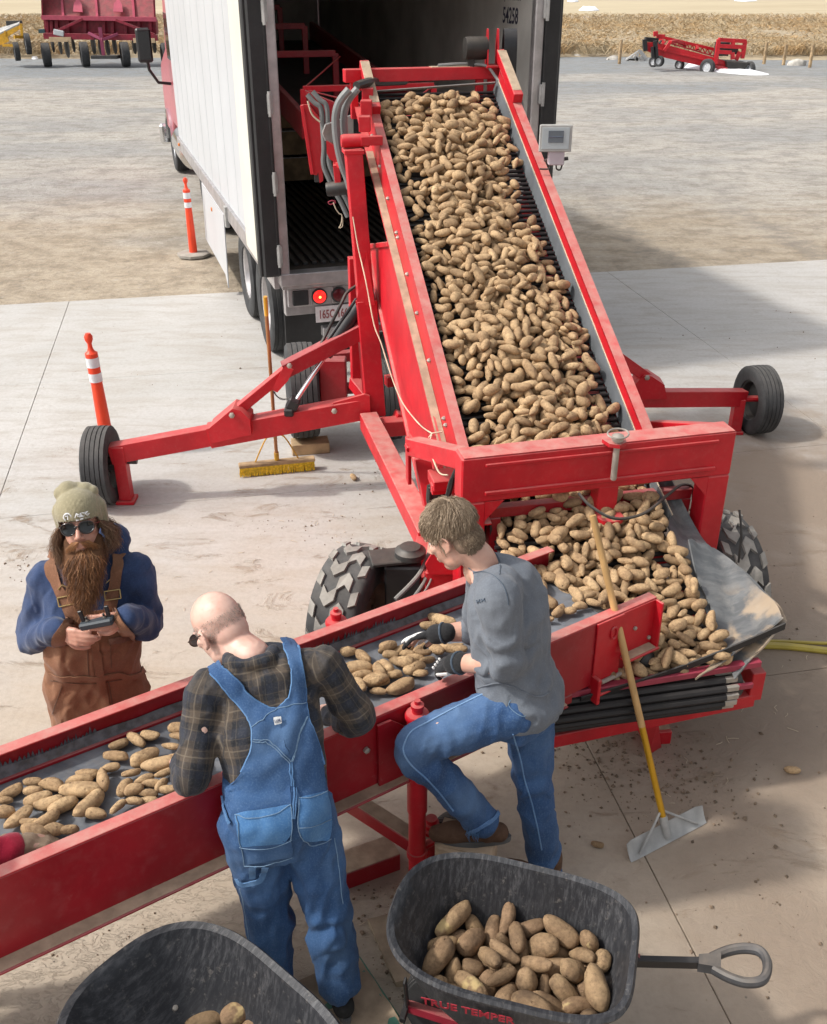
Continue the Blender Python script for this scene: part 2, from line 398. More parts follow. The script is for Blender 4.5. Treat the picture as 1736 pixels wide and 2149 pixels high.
# dry grass blades as real geometry
def grass():
    t = NT('dry_grass'); g = t.n('NewGeometry'); r = g.outputs['Random Per Island']
    cr = t.n('ValToRGB'); t.l(r, cr.inputs[0]); e = cr.color_ramp.elements
    e[0].position = 0; e[0].color = (.33, .26, .165, 1); e[1].position = 1; e[1].color = (.47, .385, .25, 1)
    for p_, c_ in ((.3, (.41, .33, .215, 1)), (.6, (.43, .345, .22, 1)), (.85, (.40, .30, .18, 1))):
        q = e.new(p_); q.color = c_
    P = t.pos(); c = t.mix(t.math('MULTIPLY', t.ramp(t.noise(P, .5, 5, .65), .42, .62), .6), cr.outputs[0], (.46, .27, .10), 'MIX')
    c = t.mix(t.math('MULTIPLY', t.ramp(t.noise(P, .9, 6, .7), .5, .66), .55), c, (.23, .19, .14), 'MIX')
    t.put(c, t.b.inputs['Base Color']); t.b.inputs['Roughness'].default_value = .9
    t.m.node_tree.nodes
    mb = MB(); rg = random.Random(4)
    n = 0
    while n < 95000:
        y = 50+42*rg.random()**1.5
        x = rg.uniform(-.47*y, .47*y)
        if y < yedge(x)+.1: continue
        dens = noise.noise(V((x*.35, y*.35, 9)))
        if dens < -.25 and rg.random() < .6: continue
        n += 1
        hgt = (.05+.14*rg.random()**2+.16*max(0, dens))*(1.5 if y < yedge(x)+2 else 1)
        wdt = .008+.016*rg.random()**2; a = rg.uniform(0, 6.28); lx, ly = rg.uniform(-.3, .3), rg.uniform(-.3, .3)
        z = .30
        ca, sa = math.cos(a)*wdt, math.sin(a)*wdt
        mb.add([(x-ca, y-sa, z-.15), (x+ca, y+sa, z-.15), (x+lx+ca*.5, y+ly+sa*.5, z+hgt*.7), (x+lx*1.8, y+ly*1.8, z+hgt), (x+lx-ca*.7, y+ly-sa*.7, z+hgt*.6)], [(0, 1, 2, 3, 4)])
    me = bpy.data.meshes.new('dry_grass'); me.from_pydata(mb.v, [], mb.f)
    o = link('dry_grass', me, t.m, None, None)
    tag(o, 'tall dry tan and rust coloured grass on the bank', 'grass', kind='stuff')
grass()
# concrete apron: separate poured slabs with open joints
ap = thing('concrete_apron', 'pale poured concrete apron with straight joints and dried mud', 'apron', kind='structure')
ta = V((.981, .195, 0)); na = V((-.195, .981, 0))
us = [-12.3, -8.8, -5.32, -1.81, 1.69, 5.19, 8.7, 12.2]; vs_ = [-4.3, -1.45, 1.35, 4.15, 7.0, 9.85, 12.67]
Rt = Matrix((ta, na, V((0, 0, 1)))).transposed()
for i in range(len(us)-1):
    for j in range(len(vs_)-1):
        cu, cv = (us[i]+us[i+1])/2, (vs_[j]+vs_[j+1])/2
        mb = MB(); mb.box(ta*cu+na*cv+V((0, 0, -.05)), (us[i+1]-us[i]-.005, vs_[j+1]-vs_[j]-.005, .10), Rt, .003)
        mb.build('slab', M['concrete'], ap, smooth=False)
# far fence posts, stones, snow
for x, y0, y1, lb in ((1300, 84, 128, 'beside the grey ramp'), (1604, 88, 128, 'just right of the far red conveyor'), (1700, 95, 136, 'furthest right by the pale boulder'), (1645, 93, 130, 'midway right of the far red conveyor'), (1160, 72, 110, 'close to the trailer corner')):
    b = at(x, y1, z=.12); top = at(x, y0, Y=b.y)
    mb = MB(); mb.tube([b-V((0, 0, .3)), (b.x, b.y, min(top.z, 1.4))], .07, 7)
    tag(mb.build('fence_post', M['wood']), 'weathered fence post in the dry grass '+lb, 'fence post', 'posts of the old field fence')
def stone(name, p, sx, sy, sz, m, label, cat, group=None, seed=0):
    bm = bmesh.new(); bmesh.ops.create_icosphere(bm, subdivisions=2, radius=1)
    for q in bm.verts:
        k = 1+.3*noise.noise(q.co*1.3+V((seed, seed*2, 0))); q.co = V((q.co.x*sx*k, q.co.y*sy*k, max(-.2, q.co.z)*sz*k))+V(p)
    me = bpy.data.meshes.new(name); bm.to_mesh(me); bm.free()
    return tag(link(name, me, m, None, 40), label, cat, group)
for i, (x, y, s, lb) in enumerate(((1288, 123, .32, 'flat pale stone lying left of the grey ramp at the yard edge'), (1672, 134, .42, 'pale boulder at the edge of the grass right of the far red conveyor'), (1212, 117, .22, 'small pale stone at the grass edge just right of the trailer'))):
    stone('stone', at(x, y+3, z=0), s, s*.7, s*.6, M['stone'], lb, 'stone', None, i)
def snow(name, pts, h, label, seed):
    mb = MB(); c = sum((V(p) for p in pts), V())/len(pts)
    c.z = h; P = spline(pts+[pts[0]], 5)[:-1]
    n = len(P); rim = [V((p.x, p.y, -.02)) for p in P]; mid = [p.lerp(c, .45)+V((0, 0, h*.8*(.7+.5*noise.noise(p*.8+V((seed, 0, 0)))))) for p in P]
    mb.add(rim+mid+[c], [(i, (i+1) % n, n+(i+1) % n, n+i) for i in range(n)]+[(n+i, n+(i+1) % n, 2*n) for i in range(n)])
    tag(mb.build(name, M['snow'], sharp=80), label, 'snow patch', 'last patches of snow', 'structure')
g0 = lambda x, y: at(x, y, z=0)
snow('snow_patch', [g0(1425, 143), g0(1440, 131), g0(1480, 134), g0(1540, 146), g0(1590, 151), g0(1640, 161), g0(1590, 164), g0(1500, 155)], .12, 'long white snow patch under the far red conveyor', 1)
snow('snow_patch', [g0(60, 120), g0(72, 117), g0(86, 120), g0(72, 124)], .06, 'small snow patch in front of the red planter', 2)
snow('snow_patch', [g0(52, 71), g0(84, 69), g0(84, 74), g0(52, 75)], .2, 'snow strip behind the yellow conveyor', 3)
for k, (x0, x1, y) in enumerate(((1190, 1215, 2.5), (1214, 1258, 21), (1540, 1590, 1.5))):
    snow('snow_patch', [g0(x0, y), g0((x0+x1)/2, y-1.2), g0(x1, y), g0((x0+x1)/2, y+1.4)], .3, ('thin snow streak far off in the field above the truck', 'snow strip beside the far dirt track', 'snow streak on the far field at the top right')[k], 4+k)
# ------------------------------------------------------------------ tyres
def tyre_parts(parent, c, axis, R_, W_, rim_r, tread='rib', rim_mat='galv', up=V((0, 0, 1)), names=('tyre', 'rim')):
    """tyre and rim of a wheel as children; c centre, axis along the axle"""
    ax = V(axis).normalized(); h = W_/2
    prof = [(rim_r, -h*.72), (rim_r*1.03, -h*.86), (R_*.80, -h), (R_*.93, -h*.95), (R_*.985, -h*.8), (R_, -h*.5), (R_*1.0, 0), (R_, h*.5), (R_*.985, h*.8), (R_*.93, h*.95), (R_*.80, h), (rim_r*1.03, h*.86), (rim_r, h*.72)]
    mb = MB()
    if tread == 'rib':
        prof2 = prof[:4]
        ng = 5
        for k in range(ng):
            a0 = -h*.86+2*h*.86*k/ng; a1 = -h*.86+2*h*.86*(k+1)/ng
            e = (a1-a0)*.1; rr = R_*(1-.02*abs((k+.5)/ng*2-1)**2)
            prof2 += [(rr-.008, a0+e*.2), (rr, a0+e), (rr, a1-e), (rr-.008, a1-e*.2)]
        prof = prof2+prof[-4:]
        mb.lathe(prof, c, ax, 40, caps=False)
    else:
        prof = [(r*(.965 if r > R_*.9 else 1), a) for r, a in prof]
        mb.lathe(prof, c, ax, 44, caps=False)
    ty = mb.build(names[0], M['tyre'], parent, sharp=40)
    if tread == 'chevron':
        Rm = rot_to(ax, up); cc = V(c); tb = MB(); n = 14
        def pt(ang, lat, rad): return cc+Rm@V((rad*math.cos(ang), rad*math.sin(ang), lat))
        da = 2*math.pi/n
        shapes = []
        for k in range(n):
            a = k*da
            # two arrow blocks across and a shoulder block at each side, rows staggered by half a pitch
            shapes.append((a, [(-.52, -.10), (-.26, .16), (.06, -.10), (.06, .36), (-.26, .62), (-.52, .36)]))
            shapes.append((a+da*.5, [(-.02, .10), (.26, -.16), (.52, .06), (.52, .52), (.26, .32), (-.02, .58)]))
            shapes.append((a+da*.45, [(-.86, -.06), (-.60, .12), (-.60, .56), (-.86, .40)]))
            shapes.append((a, [(.60, .02), (.86, -.10), (.86, .36), (.60, .50)]))
        for a, poly in shapes:
            b = []; tp = []
            for lx, dy in poly:
                rr = R_*(1-.035*abs(lx)**3)
                b.append(pt(a+dy*da, lx*h, rr*.90)); 
                cx = sum(q[0] for q in poly)/len(poly); cy = sum(q[1] for q in poly)/len(poly)
                tp.append(pt(a+(cy+(dy-cy)*.9)*da, (cx+(lx-cx)*.93)*h, rr*1.01))
            m = len(poly)
            tb.add(b+tp, [tuple(range(m, 2*m))]+[(i, (i+1) % m, m+(i+1) % m, m+i) for i in range(m)])
        o = tb.build('tread_block', M['tread'], parent, smooth=False); o['kind'] = 'stuff'
    mr = MB()
    mr.lathe([(.02, h*.35), (rim_r*.35, h*.40), (rim_r*.55, h*.30), (rim_r*.88, h*.25), (rim_r*.94, h*.66), (rim_r*1.03, h*.78), (rim_r*1.03, -h*.78), (rim_r*.94, -h*.66), (rim_r*.88, -h*.1), (.02, -h*.1)], c, ax, 32)
    for k in range(6):
        a = k*math.pi/3; Rm = rot_to(ax); q = V(c)+Rm@V((rim_r*.45*math.cos(a), rim_r*.45*math.sin(a), h*.36))
        mr.lathe([(.012, 0), (.012, .02)], q, ax, 6)
    mr.build(names[1], M[rim_mat], parent)
    return ty
# ------------------------------------------------------------------ semi trailer (local frame: x across, y forward, z up, origin rear left on the ground)
TR_O = V((-1.23, 9.09, 0)); TR_A = math.radians(17.4)
TRM = Matrix.Translation(TR_O) @ Matrix.Rotation(TR_A, 4, 'Z')
def TL(x, y, z): return TRM @ V((x, y, z))
tr = thing('semi_trailer', 'white box trailer with its rear doors folded open and dark inside', 'trailer', TR_O, TR_A)
WM[tr] = Matrix.Identity(4)
TW, TLEN, TZ, TT = 2.5, 9.0, 1.12, 4.08
mb = MB(); mb.box((.02, TLEN/2+.06, (TZ+TT)/2), (.04, TLEN-.1, TT-TZ), None, .004); wl = mb.build('side_wall', M['white'], tr)
for k in range(11):
    mb = MB(); mb.box((-.001, .9+k*.75, (TZ+TT)/2), (.0035, .014, TT-TZ-.06), None, .001); mb.build('rivet_seam', M['white'], wl)
mb = MB(); mb.box((TW-.02, TLEN/2+.06, (TZ+TT)/2), (.04, TLEN-.1, TT-TZ), None, .004); wr = mb.build('side_wall', M['white'], tr)
mb = MB(); mb.box((TW/2, TLEN/2, TT), (TW, TLEN, .05)); mb.build('roof', M['white'], tr)
mb = MB(); mb.box((TW/2, TLEN-.02, (TZ+TT)/2), (TW-.1, .05, TT-TZ)); mb.build('front_wall', M['white'], tr)
mb = MB(); mb.box((.047, TLEN/2, (TZ+TT)/2), (.010, TLEN-.3, TT-TZ-.06)); mb.box((TW-.047, TLEN/2, (TZ+TT)/2), (.010, TLEN-.3, TT-TZ-.06)); mb.box((TW/2, TLEN-.06, (TZ+TT)/2), (TW-.12, .01, TT-TZ-.06)); mb.box((TW/2, TLEN/2, TT-.035), (TW-.12, TLEN-.2, .01))
mb.build('inner_liner', M['liner'], tr)
mb = MB(); mb.box((TW/2, TLEN/2+.1, TZ-.06), (TW-.1, TLEN-.2, .10)); fl = mb.build('floor', M['grime'], tr)
for k in range(26):
    mb = MB(); mb.box((.14+k*.089, TLEN/2+.15, TZ+.006), (.045, TLEN-.4, .03), None, .003); mb.build('floor_slat', M['dark_steel'], fl)
# bottom rails
mb = MB(); mb.beam((-.012, .1, TZ-.06), (-.012, TLEN, TZ-.06), .05, .17); mb.beam((TW+.012, .1, TZ-.06), (TW+.012, TLEN, TZ-.06), .05, .17); mb.build('bottom_rail', M['alu'], tr)
# rear frame: posts, header, sill
for sx in (0, 1):
    X = .05 if sx == 0 else TW-.05; s = -1 if sx == 0 else 1
    mb = MB(); mb.box((X, .02, (TZ+TT)/2+.0), (.09, .10, TT-TZ), None, .01); po = mb.build('rear_post', M['alu'], tr)
    mb = MB(); mb.box((X+s*.12, -.02, (TZ+TT)/2), (.15, .07, TT-TZ-.02), None, .02); mb.box((X+s*.20, .05, (TZ+TT)/2), (.05, .13, TT-TZ-.02), None, .02)
    mb.box((X+s*.055, -.045, (TZ+TT)/2), (.02, .03, TT-TZ-.04)); mb.build('door_seal', M['rubber'], tr)
    for z in (1.32, 1.95, 2.6, 3.3, 3.9):
        mb = MB(); mb.box((X+s*.045, -.05, z), (.05, .035, .17), None, .01); mb.tube([(X+s*.05, -.066, z-.1), (X+s*.05, -.066, z+.1)], .016, 8); mb.build('hinge', M['galv'], tr)
    # half door swung right back against the side wall, lower corner rounded
    xo = -.055 if sx == 0 else TW+.055
    L0, L1 = .06, 1.22
    poly = [(xo, L0, TT-.05), (xo, L1, TT-.05), (xo, L1, TZ+.02)]+[(xo, L0+.16-.16*math.sin(a), TZ+.0+.16-.16*math.cos(a)) for a in [i*math.pi/10 for i in range(6)]]
    mb = MB(); mb.prism(poly, (s*.05, 0, 0)); mb.build('rear_door', M['cream'], tr)
mb = MB(); mb.box((TW/2, .02, TT-.10), (TW, .12, .2)); mb.build('rear_header', M['alu'], tr)
mb = MB(); mb.box((TW/2, .03, TZ-.03), (TW, .16, .11), None, .006); mb.box((TW/2, .06, TZ-.105), (TW-.04, .12, .05)); mb.box((TW/2, .12, TZ-.26), (TW-.1, .10, .28))
mb.box((TW/2, -.012, TZ+.0), (TW-.5, .05, .045), None, .008)
mb.build('rear_sill', M['alu'], tr)
for sx in (0, 1):
    x0 = .09 if sx == 0 else TW-.80
    mb = MB(); mb.box((x0+.31, .055, TZ-.225), (.66, .04, .175), None, .01)
    for q in (.205, .41): mb.box((x0+q, .032, TZ-.225), (.012, .012, .16))
    lb = mb.build('light_panel', M['alu'], tr)
    mb = MB(); mb.box((x0+.10, .03, TZ-.225), (.15, .03, .14), None, .01); mb.build('marker_block', M['rubber'], lb)
    for k, q in enumerate((.28, .47)):
        mb = MB(); mb.lathe([(.076, 0), (.076, .012), (.066, .018)], (x0+q, .034, TZ-.225), (0, -1, 0), 24); mb.build('lamp_gasket', M['rubber'], lb)
        mb = MB(); mb.lathe([(.063, 0), (.060, .014), (.038, .024), (.001, .027)], (x0+q, .022, TZ-.225), (0, -1, 0), 24)
        on = (k == 0)
        if 'lens_on' not in M:
            t = NT('lit_red_lens'); P = t.obj(); M['lens_on'] = t.m
            t.put((.5, .01, .01), t.b.inputs['Base Color']); t.b.inputs['Roughness'].default_value = .2
            t.b.inputs['Emission Color'].default_value = (1, .02, .015, 1); t.b.inputs['Emission Strength'].default_value = 1.1
            M['lens_off'] = mat('red_lens', (.10, .008, .012), .25)
            M['lens_core'] = mat('lamp_filament', (1, .3, .1), .3, emis=((1, .30, .06), 5))
        tl = mb.build('tail_light', M['lens_on' if on else 'lens_off'], lb)
        if on:
            mb = MB(); mb.lathe([(.012, 0), (.008, .006), (.001, .008)], (x0+q, -.004, TZ-.225), (0, -1, 0), 10); mb.build('bulb', M['lens_core'], tl) if False else mb.build('bulb', M['lens_core'], lb)
# licence plate
mb = MB(); mb.box((.50, .045, TZ-.405), (.34, .008, .155), None, .004); lp = mb.build('licence_plate', M['plastic_white'], tr)
text_mesh('165C-166', .115, frame((.50, .0395, TZ-.41), (1, 0, 0), (0, 0, 1)), .001, .62, True).build('lettering', mat('plate_ink', (.28, .07, .07), .6), lp)
mb = MB(); mb.beam((.5, .06, TZ-.31), (.74, .06, TZ-.31), .02, .03); mb.build('plate_bracket', M['dark_steel'], tr)
# mudflap, rear bumper bar, undercarriage
for x in (.08, 1.72):
    g = [[(x+.70*i/8, .30+.03*math.sin(i*.9)+.05*(j/6)**2, TZ-.16-.86*j/6) for i in range(9)] for j in range(7)]
    mb = MB(); mb.sheet(g, .014); mb.build('mudflap', M['rubber'], tr)
    mb = MB(); mb.beam((x-.03, .30, TZ-.15), (x+.73, .30, TZ-.15), .05, .05); mb.build('flap_bracket', M['alu'], tr)
mb = MB(); mb.box((1.25, .12, .52), (1.7, .10, .10), None, .008); mb.beam((.7, .12, .52), (.7, .16, TZ-.2), .08, .08); mb.beam((1.8, .12, .52), (1.8, .16, TZ-.2), .08, .08); ug = mb.build('underride_guard', M['alu'], tr)
for k in range(4):
    mb = MB(); mb.box((.62+k*.42, .066, .52), (.20, .006, .06)); mb.build('red_reflector', mat('red_reflector', (.30, .02, .03), .3) if k == 0 else bpy.data.materials['red_reflector'], ug)
mb = MB(); mb.beam((.75, .5, TZ-.22), (.75, 4, TZ-.22), .1, .18); mb.beam((1.75, .5, TZ-.22), (1.75, 4, TZ-.22), .1, .18)
for y in (1.25, 2.5): mb.tube([(.1, y, .5), (2.4, y, .5)], .07, 12)
mb.build('bogie_frame', M['dark_steel'], tr)
for y in (1.25, 2.5):
    for x in (.16, .46, TW-.46, TW-.16):
        s = -1 if x < 1 else 1
        wh = bpy.data.objects.new('wheel', None); COL.objects.link(wh); wh.parent = tr; WM[wh] = Matrix.Identity(4)
        tyre_parts(wh, (x, y, .505), (s, 0, 0), .505, .27, .29, 'rib', 'alu')
# side skirt forward of the wheels and small marker lamps
g = [[(-.035-.015*j/3, 3.45+2.2*i/10, TZ-.14-(.78 if i > 1 else .78+.0*i)*j/3) for i in range(11)] for j in range(4)]
g[3][0] = (-.06, 3.40, TZ-1.02)
mb = MB(); mb.sheet(g, .012); mb.build('side_skirt', M['white'], tr)
for y, z in ((4.6, TZ-.30), (8.6, TZ-.05)):
    mb = MB(); mb.box((-.05, y, z), (.03, .07, .045), None, .01); mb.build('marker_lamp', mat('amber_lens', (.65, .20, .03), .3) if y < 5 else bpy.data.materials['amber_lens'], tr)
# mud-splash bracket at the rear of the rail
mb = MB(); mb.box((-.045, 3.15, TZ-.1), (.05, .10, .24)); mb.build('rail_bracket', M['galv'], tr)
# air chute hanging from the ceiling, bulkhead boards
g = [[(.55+1.1*i/10, 1.6+.8*j/4, TT-.13-.16*math.sin(math.pi*i/10)*(1-.5*j/4)-.06*math.sin(i*1.7+j)) for i in range(11)] for j in range(5)]
mb = MB(); mb.sheet(g, .004); mb.build('air_chute', M['liner'], tr)
for z in (1.34, 1.66, 1.98):
    mb = MB(); mb.beam((.06, 4.2, z), (TW-.06, 4.2, z), .05, .28); mb.build('bulkhead_board', M['wood'], tr)
    mb = MB(); mb.beam((.06, 4.165, z+.145), (TW-.06, 4.165, z+.145), .02, .012); mb.build('board_edge', M['alu'], tr)
# lettering on the inner right wall near the door
ink = mat('wall_ink', (.03, .03, .06), .6)
fx = TW-.0535
text_mesh('Jansen Carriers', .075, frame((fx, .62, 3.37), (0, -1, 0), (0, 0, 1)), .0006, .85, True).build('lettering', ink, tr)
text_mesh('54258', .19, frame((fx, .66, 3.21), (0, -1, 0), (0, 0, 1)), .0006, .8, True).build('lettering', ink, tr)
WM[tr] = TRM
# ------------------------------------------------------------------ truck tractor ahead of the trailer (its left side and mirror show)
tk = thing('truck_tractor', 'red truck tractor paled by haze and coupled ahead of the white trailer', 'truck', TL(0, 9, 0), TR_A)
WM[tk] = Matrix.Identity(4)
M['cab'] = mat('hazy_red_cab', (.44, .075, .105), .3, var=.08, coat=.3, dust=.2)  # pale pink of haze and overexposure put into the red
def ty(y): return y  # local y measured from the trailer nose
prof = [(.35, 1.0), (.35, 3.3), (.75, 3.75), (1.9, 3.75), (2.35, 3.1), (2.75, 2.35), (4.15, 2.0), (4.35, 1.75), (4.35, .75), (3.0, .75), (2.7, 1.0)]
mb = MB(); mb.prism([(.15, y, z) for y, z in prof], (2.2, 0, 0)); cabo = mb.build('cab', M['cab'], tk, smooth=False)
bv = cabo.modifiers.new('edge', 'BEVEL'); bv.width = .07; bv.segments = 3; bv.limit_method = 'ANGLE'
for x in (.146, 2.354):
    mb = MB(); mb.box((x, 1.95, 2.55), (.012, .75, .75), None, .004); mb.build('side_window', mat('dark_glass', (.01, .012, .014), .06) if x < 1 else bpy.data.materials['dark_glass'], cabo)
    s = -1 if x < 1 else 1
    mb = MB(); mb.tube([(x, 2.25, 1.75), (x+s*.22, 2.22, 1.78), (x+s*.36, 2.2, 2.0), (x+s*.38, 2.2, 2.25)], .028, 8); mb.build('mirror_arm', M['black'], tk)
    mb = MB(); mb.box((x+s*.40, 2.2, 2.40), (.26, .14, .56), None, .05); mr = mb.build('mirror', M['black'], tk)
    mb = MB(); mb.box((x+s*.40, 2.127, 2.40), (.20, .006, .46), None, .002); mb.build('mirror_glass', bpy.data.materials['dark_glass'], mr)
    mb = MB(); mb.tube([(x+s*.12, 2.0, 1.05), (x+s*.12, 2.0, 1.05)], .02, 6)
    # chrome step tank and fender
    mb = MB(); mb.lathe([(.02, -.75), (.30, -.72), (.31, 0), (.30, .72), (.02, .75)], (x+s*-.18, 1.3, .78), (0, 1, 0), 24); mb.build('fuel_tank', M['chrome'], tk)
    g = [[(x+s*(-.28+.32*j/3), 3.55+.62*math.cos(a), .55+.62*math.sin(a)) for j in range(4)] for a in [math.pi*i/12 for i in range(13)]]
    mb = MB(); mb.sheet(g, .02); mb.build('fender', M['chrome'], tk)
    wh = bpy.data.objects.new('wheel', None); COL.objects.link(wh); wh.parent = tk; WM[wh] = Matrix.Identity(4)
    tyre_parts(wh, (x-s*.16, 3.55, .505), (s, 0, 0), .505, .29, .29, 'rib', 'chrome')
    for y in (-.6, -1.9):
        wh = bpy.data.objects.new('wheel', None); COL.objects.link(wh); wh.parent = tk; WM[wh] = Matrix.Identity(4)
        tyre_parts(wh, (x-s*.24, y, .505), (s, 0, 0), .505, .28, .29, 'rib', 'alu')
    g = [[(x-s*(.02+.5*i/4), -2.62, .95-.75*j/4) for i in range(5)] for j in range(5)]
    mb = MB(); mb.sheet(g, .012); mb.build('mudflap', M['rubber'], tk)
mb = MB(); mb.beam((.75, -2.7, .85), (.75, 4.2, .85), .1, .25); mb.beam((1.75, -2.7, .85), (1.75, 4.2, .85), .1, .25); mb.box((1.25, -1.2, 1.02), (1.2, 1.0, .08)); mb.build('chassis', M['dark_steel'], tk)
mb = MB(); mb.box((1.25, 4.45, .6), (2.5, .2, .4), None, .06); mb.build('bumper', M['chrome'], tk)
WM[tk] = TRM @ Matrix.Translation(V((0, 9, 0)))
# ------------------------------------------------------------------ inclined potato conveyor
CO, CHD, CW = V((1.043, 3.694, 0)), math.radians(11.4), .94
cd = V((-math.sin(CHD), math.cos(CHD), 0)); ce = V((math.cos(CHD), math.sin(CHD), 0))
_P = [(0, .70), (1.22, 1.14), (4.62, 2.847)]
_L1 = math.hypot(1.22, .44); _L2 = math.hypot(3.40, 1.707)
def Cc(s, l, h):
    """conveyor frame: s along the belt from its low end, l across, h above the belt"""
    k = min(1, max(0, (s-_L1)/.5+.5)); k = k*k*(3-2*k)
    if s < _L1: t = s/_L1; r = 1.22*t; z = .70+.44*t
    else: t = (s-_L1)/_L2; r = 1.22+3.40*t; z = 1.14+1.707*t
    tx = 1.22/_L1*(1-k)+3.40/_L2*k; tz = .44/_L1*(1-k)+1.707/_L2*k
    q = math.hypot(tx, tz); r -= tz/q*h; z += tx/q*h
    p = CO+cd*r+ce*l; return V((p.x, p.y, z))
def sweep(prof, s0, s1, closed=True, n=None):
    ss = [s0]+[s for s in (1.05, 1.2, _L1, 1.4, 1.55) if s0 < s < s1]+[s1]
    m = len(prof); mb = MB(); vs = [Cc(s, l, h) for s in ss for l, h in prof]; fs = []
    for i in range(len(ss)-1):
        for k in range(m if closed else m-1): fs.append((i*m+k, i*m+(k+1) % m, (i+1)*m+(k+1) % m, (i+1)*m+k))
    if closed: fs.append(tuple(range(m))[::-1]); fs.append(tuple(range((len(ss)-1)*m, len(ss)*m)))
    return mb.add(vs, fs)
cv = thing('inclined_conveyor', 'long red inclined conveyor carrying a heap of potatoes up to the trailer', 'conveyor', (CO.x, CO.y, 0))
# rods of the belt: one mesh shared by all
mb = MB(); mb.tube([(-CW/2+.0, 0, 0), (CW/2, 0, 0)], .0115, 8)
rod0 = mb.build('belt_rod', M['rod']); rod_me = rod0.data; bpy.data.objects.remove(rod0)
mb = MB(); mb.tube([(-CW/2+.05, 0, 0), (CW/2-.05, 0, 0)], .019, 8); rod1 = mb.build('belt_rod', M['rod']); rod_thick = rod1.data; bpy.data.objects.remove(rod1)
def rod(p, me=None):
    o = bpy.data.objects.new('belt_rod', me or rod_me); COL.objects.link(o); o.parent = cv
    o.location = p-V((CO.x, CO.y, 0)); o.rotation_euler = (0, 0, CHD); WM[o] = WM[cv]
s = .02
while s < 5.0:
    rod(Cc(s, 0, -.012), rod_thick if s < 1.5 and int(s/.048) % 2 else None); s += .048
for k in range(1, 9):
    a = k*math.pi/8; rod(Cc(-.105*math.sin(a), 0, -.12+.105*math.cos(a)), rod_thick)
for k in range(1, 14): rod(Cc(k*.055, 0, -.235), rod_thick)
for l in (-CW/2+.03, 0, CW/2-.03):
    sweep([(l-.018, -.028), (l-.018, -.022), (l+.018, -.022), (l+.018, -.028)], .0, 5.0).build('belt_strap', M['rubber'], cv)
sweep([(-CW/2+.01, -.27), (-CW/2+.01, -.26), (CW/2-.01, -.26), (CW/2-.01, -.27)], .3, 4.95).build('return_belt', M['grime'], cv)
# chromed chain ends at the tail
for sx in (-1, 1):
    mb = MB()
    for k in range(0, 9):
        a = k*math.pi/8; p = Cc(-.105*math.sin(a), sx*(CW/2-.035), -.12+.105*math.cos(a))
        mb.beam(p-ce*.05, p+ce*.05, .03, .022, cd)
    mb.build('chain_end', M['steel'], cv)
    mb = MB(); mb.lathe([(.03, -.03), (.07, -.03), (.075, 0), (.07, .03), (.03, .03)], Cc(0, sx*(CW/2+.03), -.12), ce, 20); mb.build('tail_bearing', M['dark_steel'], cv)
mb = MB(); mb.lathe([(.02, -CW/2), (.085, -CW/2+.02), (.085, CW/2-.02), (.02, CW/2)], Cc(0, 0, -.12), ce, 20); mb.build('tail_roller', M['grime'], cv)
# left side rail: bolted web, worn top flange paled for sun sheen, dirt-laden bottom flange, deep guard below
sweep([(-.485, .095), (-.485, .105), (-.545, .105), (-.545, .095)], .95, 4.98).build('top_flange', M['red_dusty_sheen'], cv)
sweep([(-.537, .094), (-.545, .094), (-.545, -.10), (-.537, -.10)], .95, 4.98).build('side_rail', M['red'], cv)
sweep([(-.475, .06), (-.485, .094), (-.49, .094), (-.482, -.01)], .95, 4.98).build('inner_skirt', M['rubber'], cv)
sweep([(-.546, -.094), (-.60, -.094), (-.60, -.104), (-.546, -.104)], .95, 4.98).build('bottom_flange', M['red'], cv)
sweep([(-.547, -.090), (-.597, -.091), (-.597, -.093), (-.547, -.093)], 1.1, 4.4).build('dirt_layer', M['dirt_ledge'], cv)
mb = MB()
for sx in (1.75, 1.8, 2.25, 2.65, 3.0, 3.35, 3.4, 3.75, 4.1, 4.45):
    mb.lathe([(.013, 0), (.013, .010), (.010, .014), (.004, .02)], Cc(sx, -.546, 0), -ce, 6)
mb.build('bolt', M['steel'], cv).__setitem__('kind', 'stuff')
gp = [(1.05, -.11), (3.42, -.11), (4.10, -.70), (3.6, -.80), (1.35, -.78)]
mb = MB(); mb.prism([Cc(s, -.575, h) for s, h in gp], -ce*.012); mb.build('side_guard', M['red'], cv)
mb = MB()
for a, b in (((3.42, -.11), (4.10, -.70)), ((3.6, -.80), (1.35, -.78)), ((4.10, -.70), (3.6, -.80))): mb.beam(Cc(a[0], -.59, a[1]), Cc(b[0], -.59, b[1]), .035, .03, ce)
mb.build('guard_rib', M['red_dusty_sheen'], cv)
mb = MB(); mb.beam(Cc(2.35, -.589, -.78), Cc(1.35, -.589, -.12), .012, .012, ce); mb.build('guard_seam', M['red'], cv)
# right side rail: grey rubber skirt, red web, worn top flange paled for sun sheen
sweep([(.462, -.01), (.478, .085), (.484, .085), (.468, -.01)], .9, 4.98).build('rubber_skirt', mat('grey_skirt', (.11, .12, .13), .7, var=.2, dust=.2), cv)
sweep([(.488, .07), (.488, .165), (.496, .165), (.496, -.10), (.488, -.10)], 1.15, 4.98).build('side_rail', M['red'], cv)
sweep([(.488, .155), (.488, .166), (.550, .166), (.550, .155)], 1.15, 4.98).build('top_flange', M['red_dusty_sheen'], cv)
sweep([(.484, .082), (.4845, .092), (.487, .092), (.487, .082)], .9, 4.98).build('skirt_strip', M['string'], cv)
sweep([(.497, -.10), (.52, -.10), (.52, -.55), (.497, -.55)], 1.3, 4.0).build('side_guard', M['red'], cv)
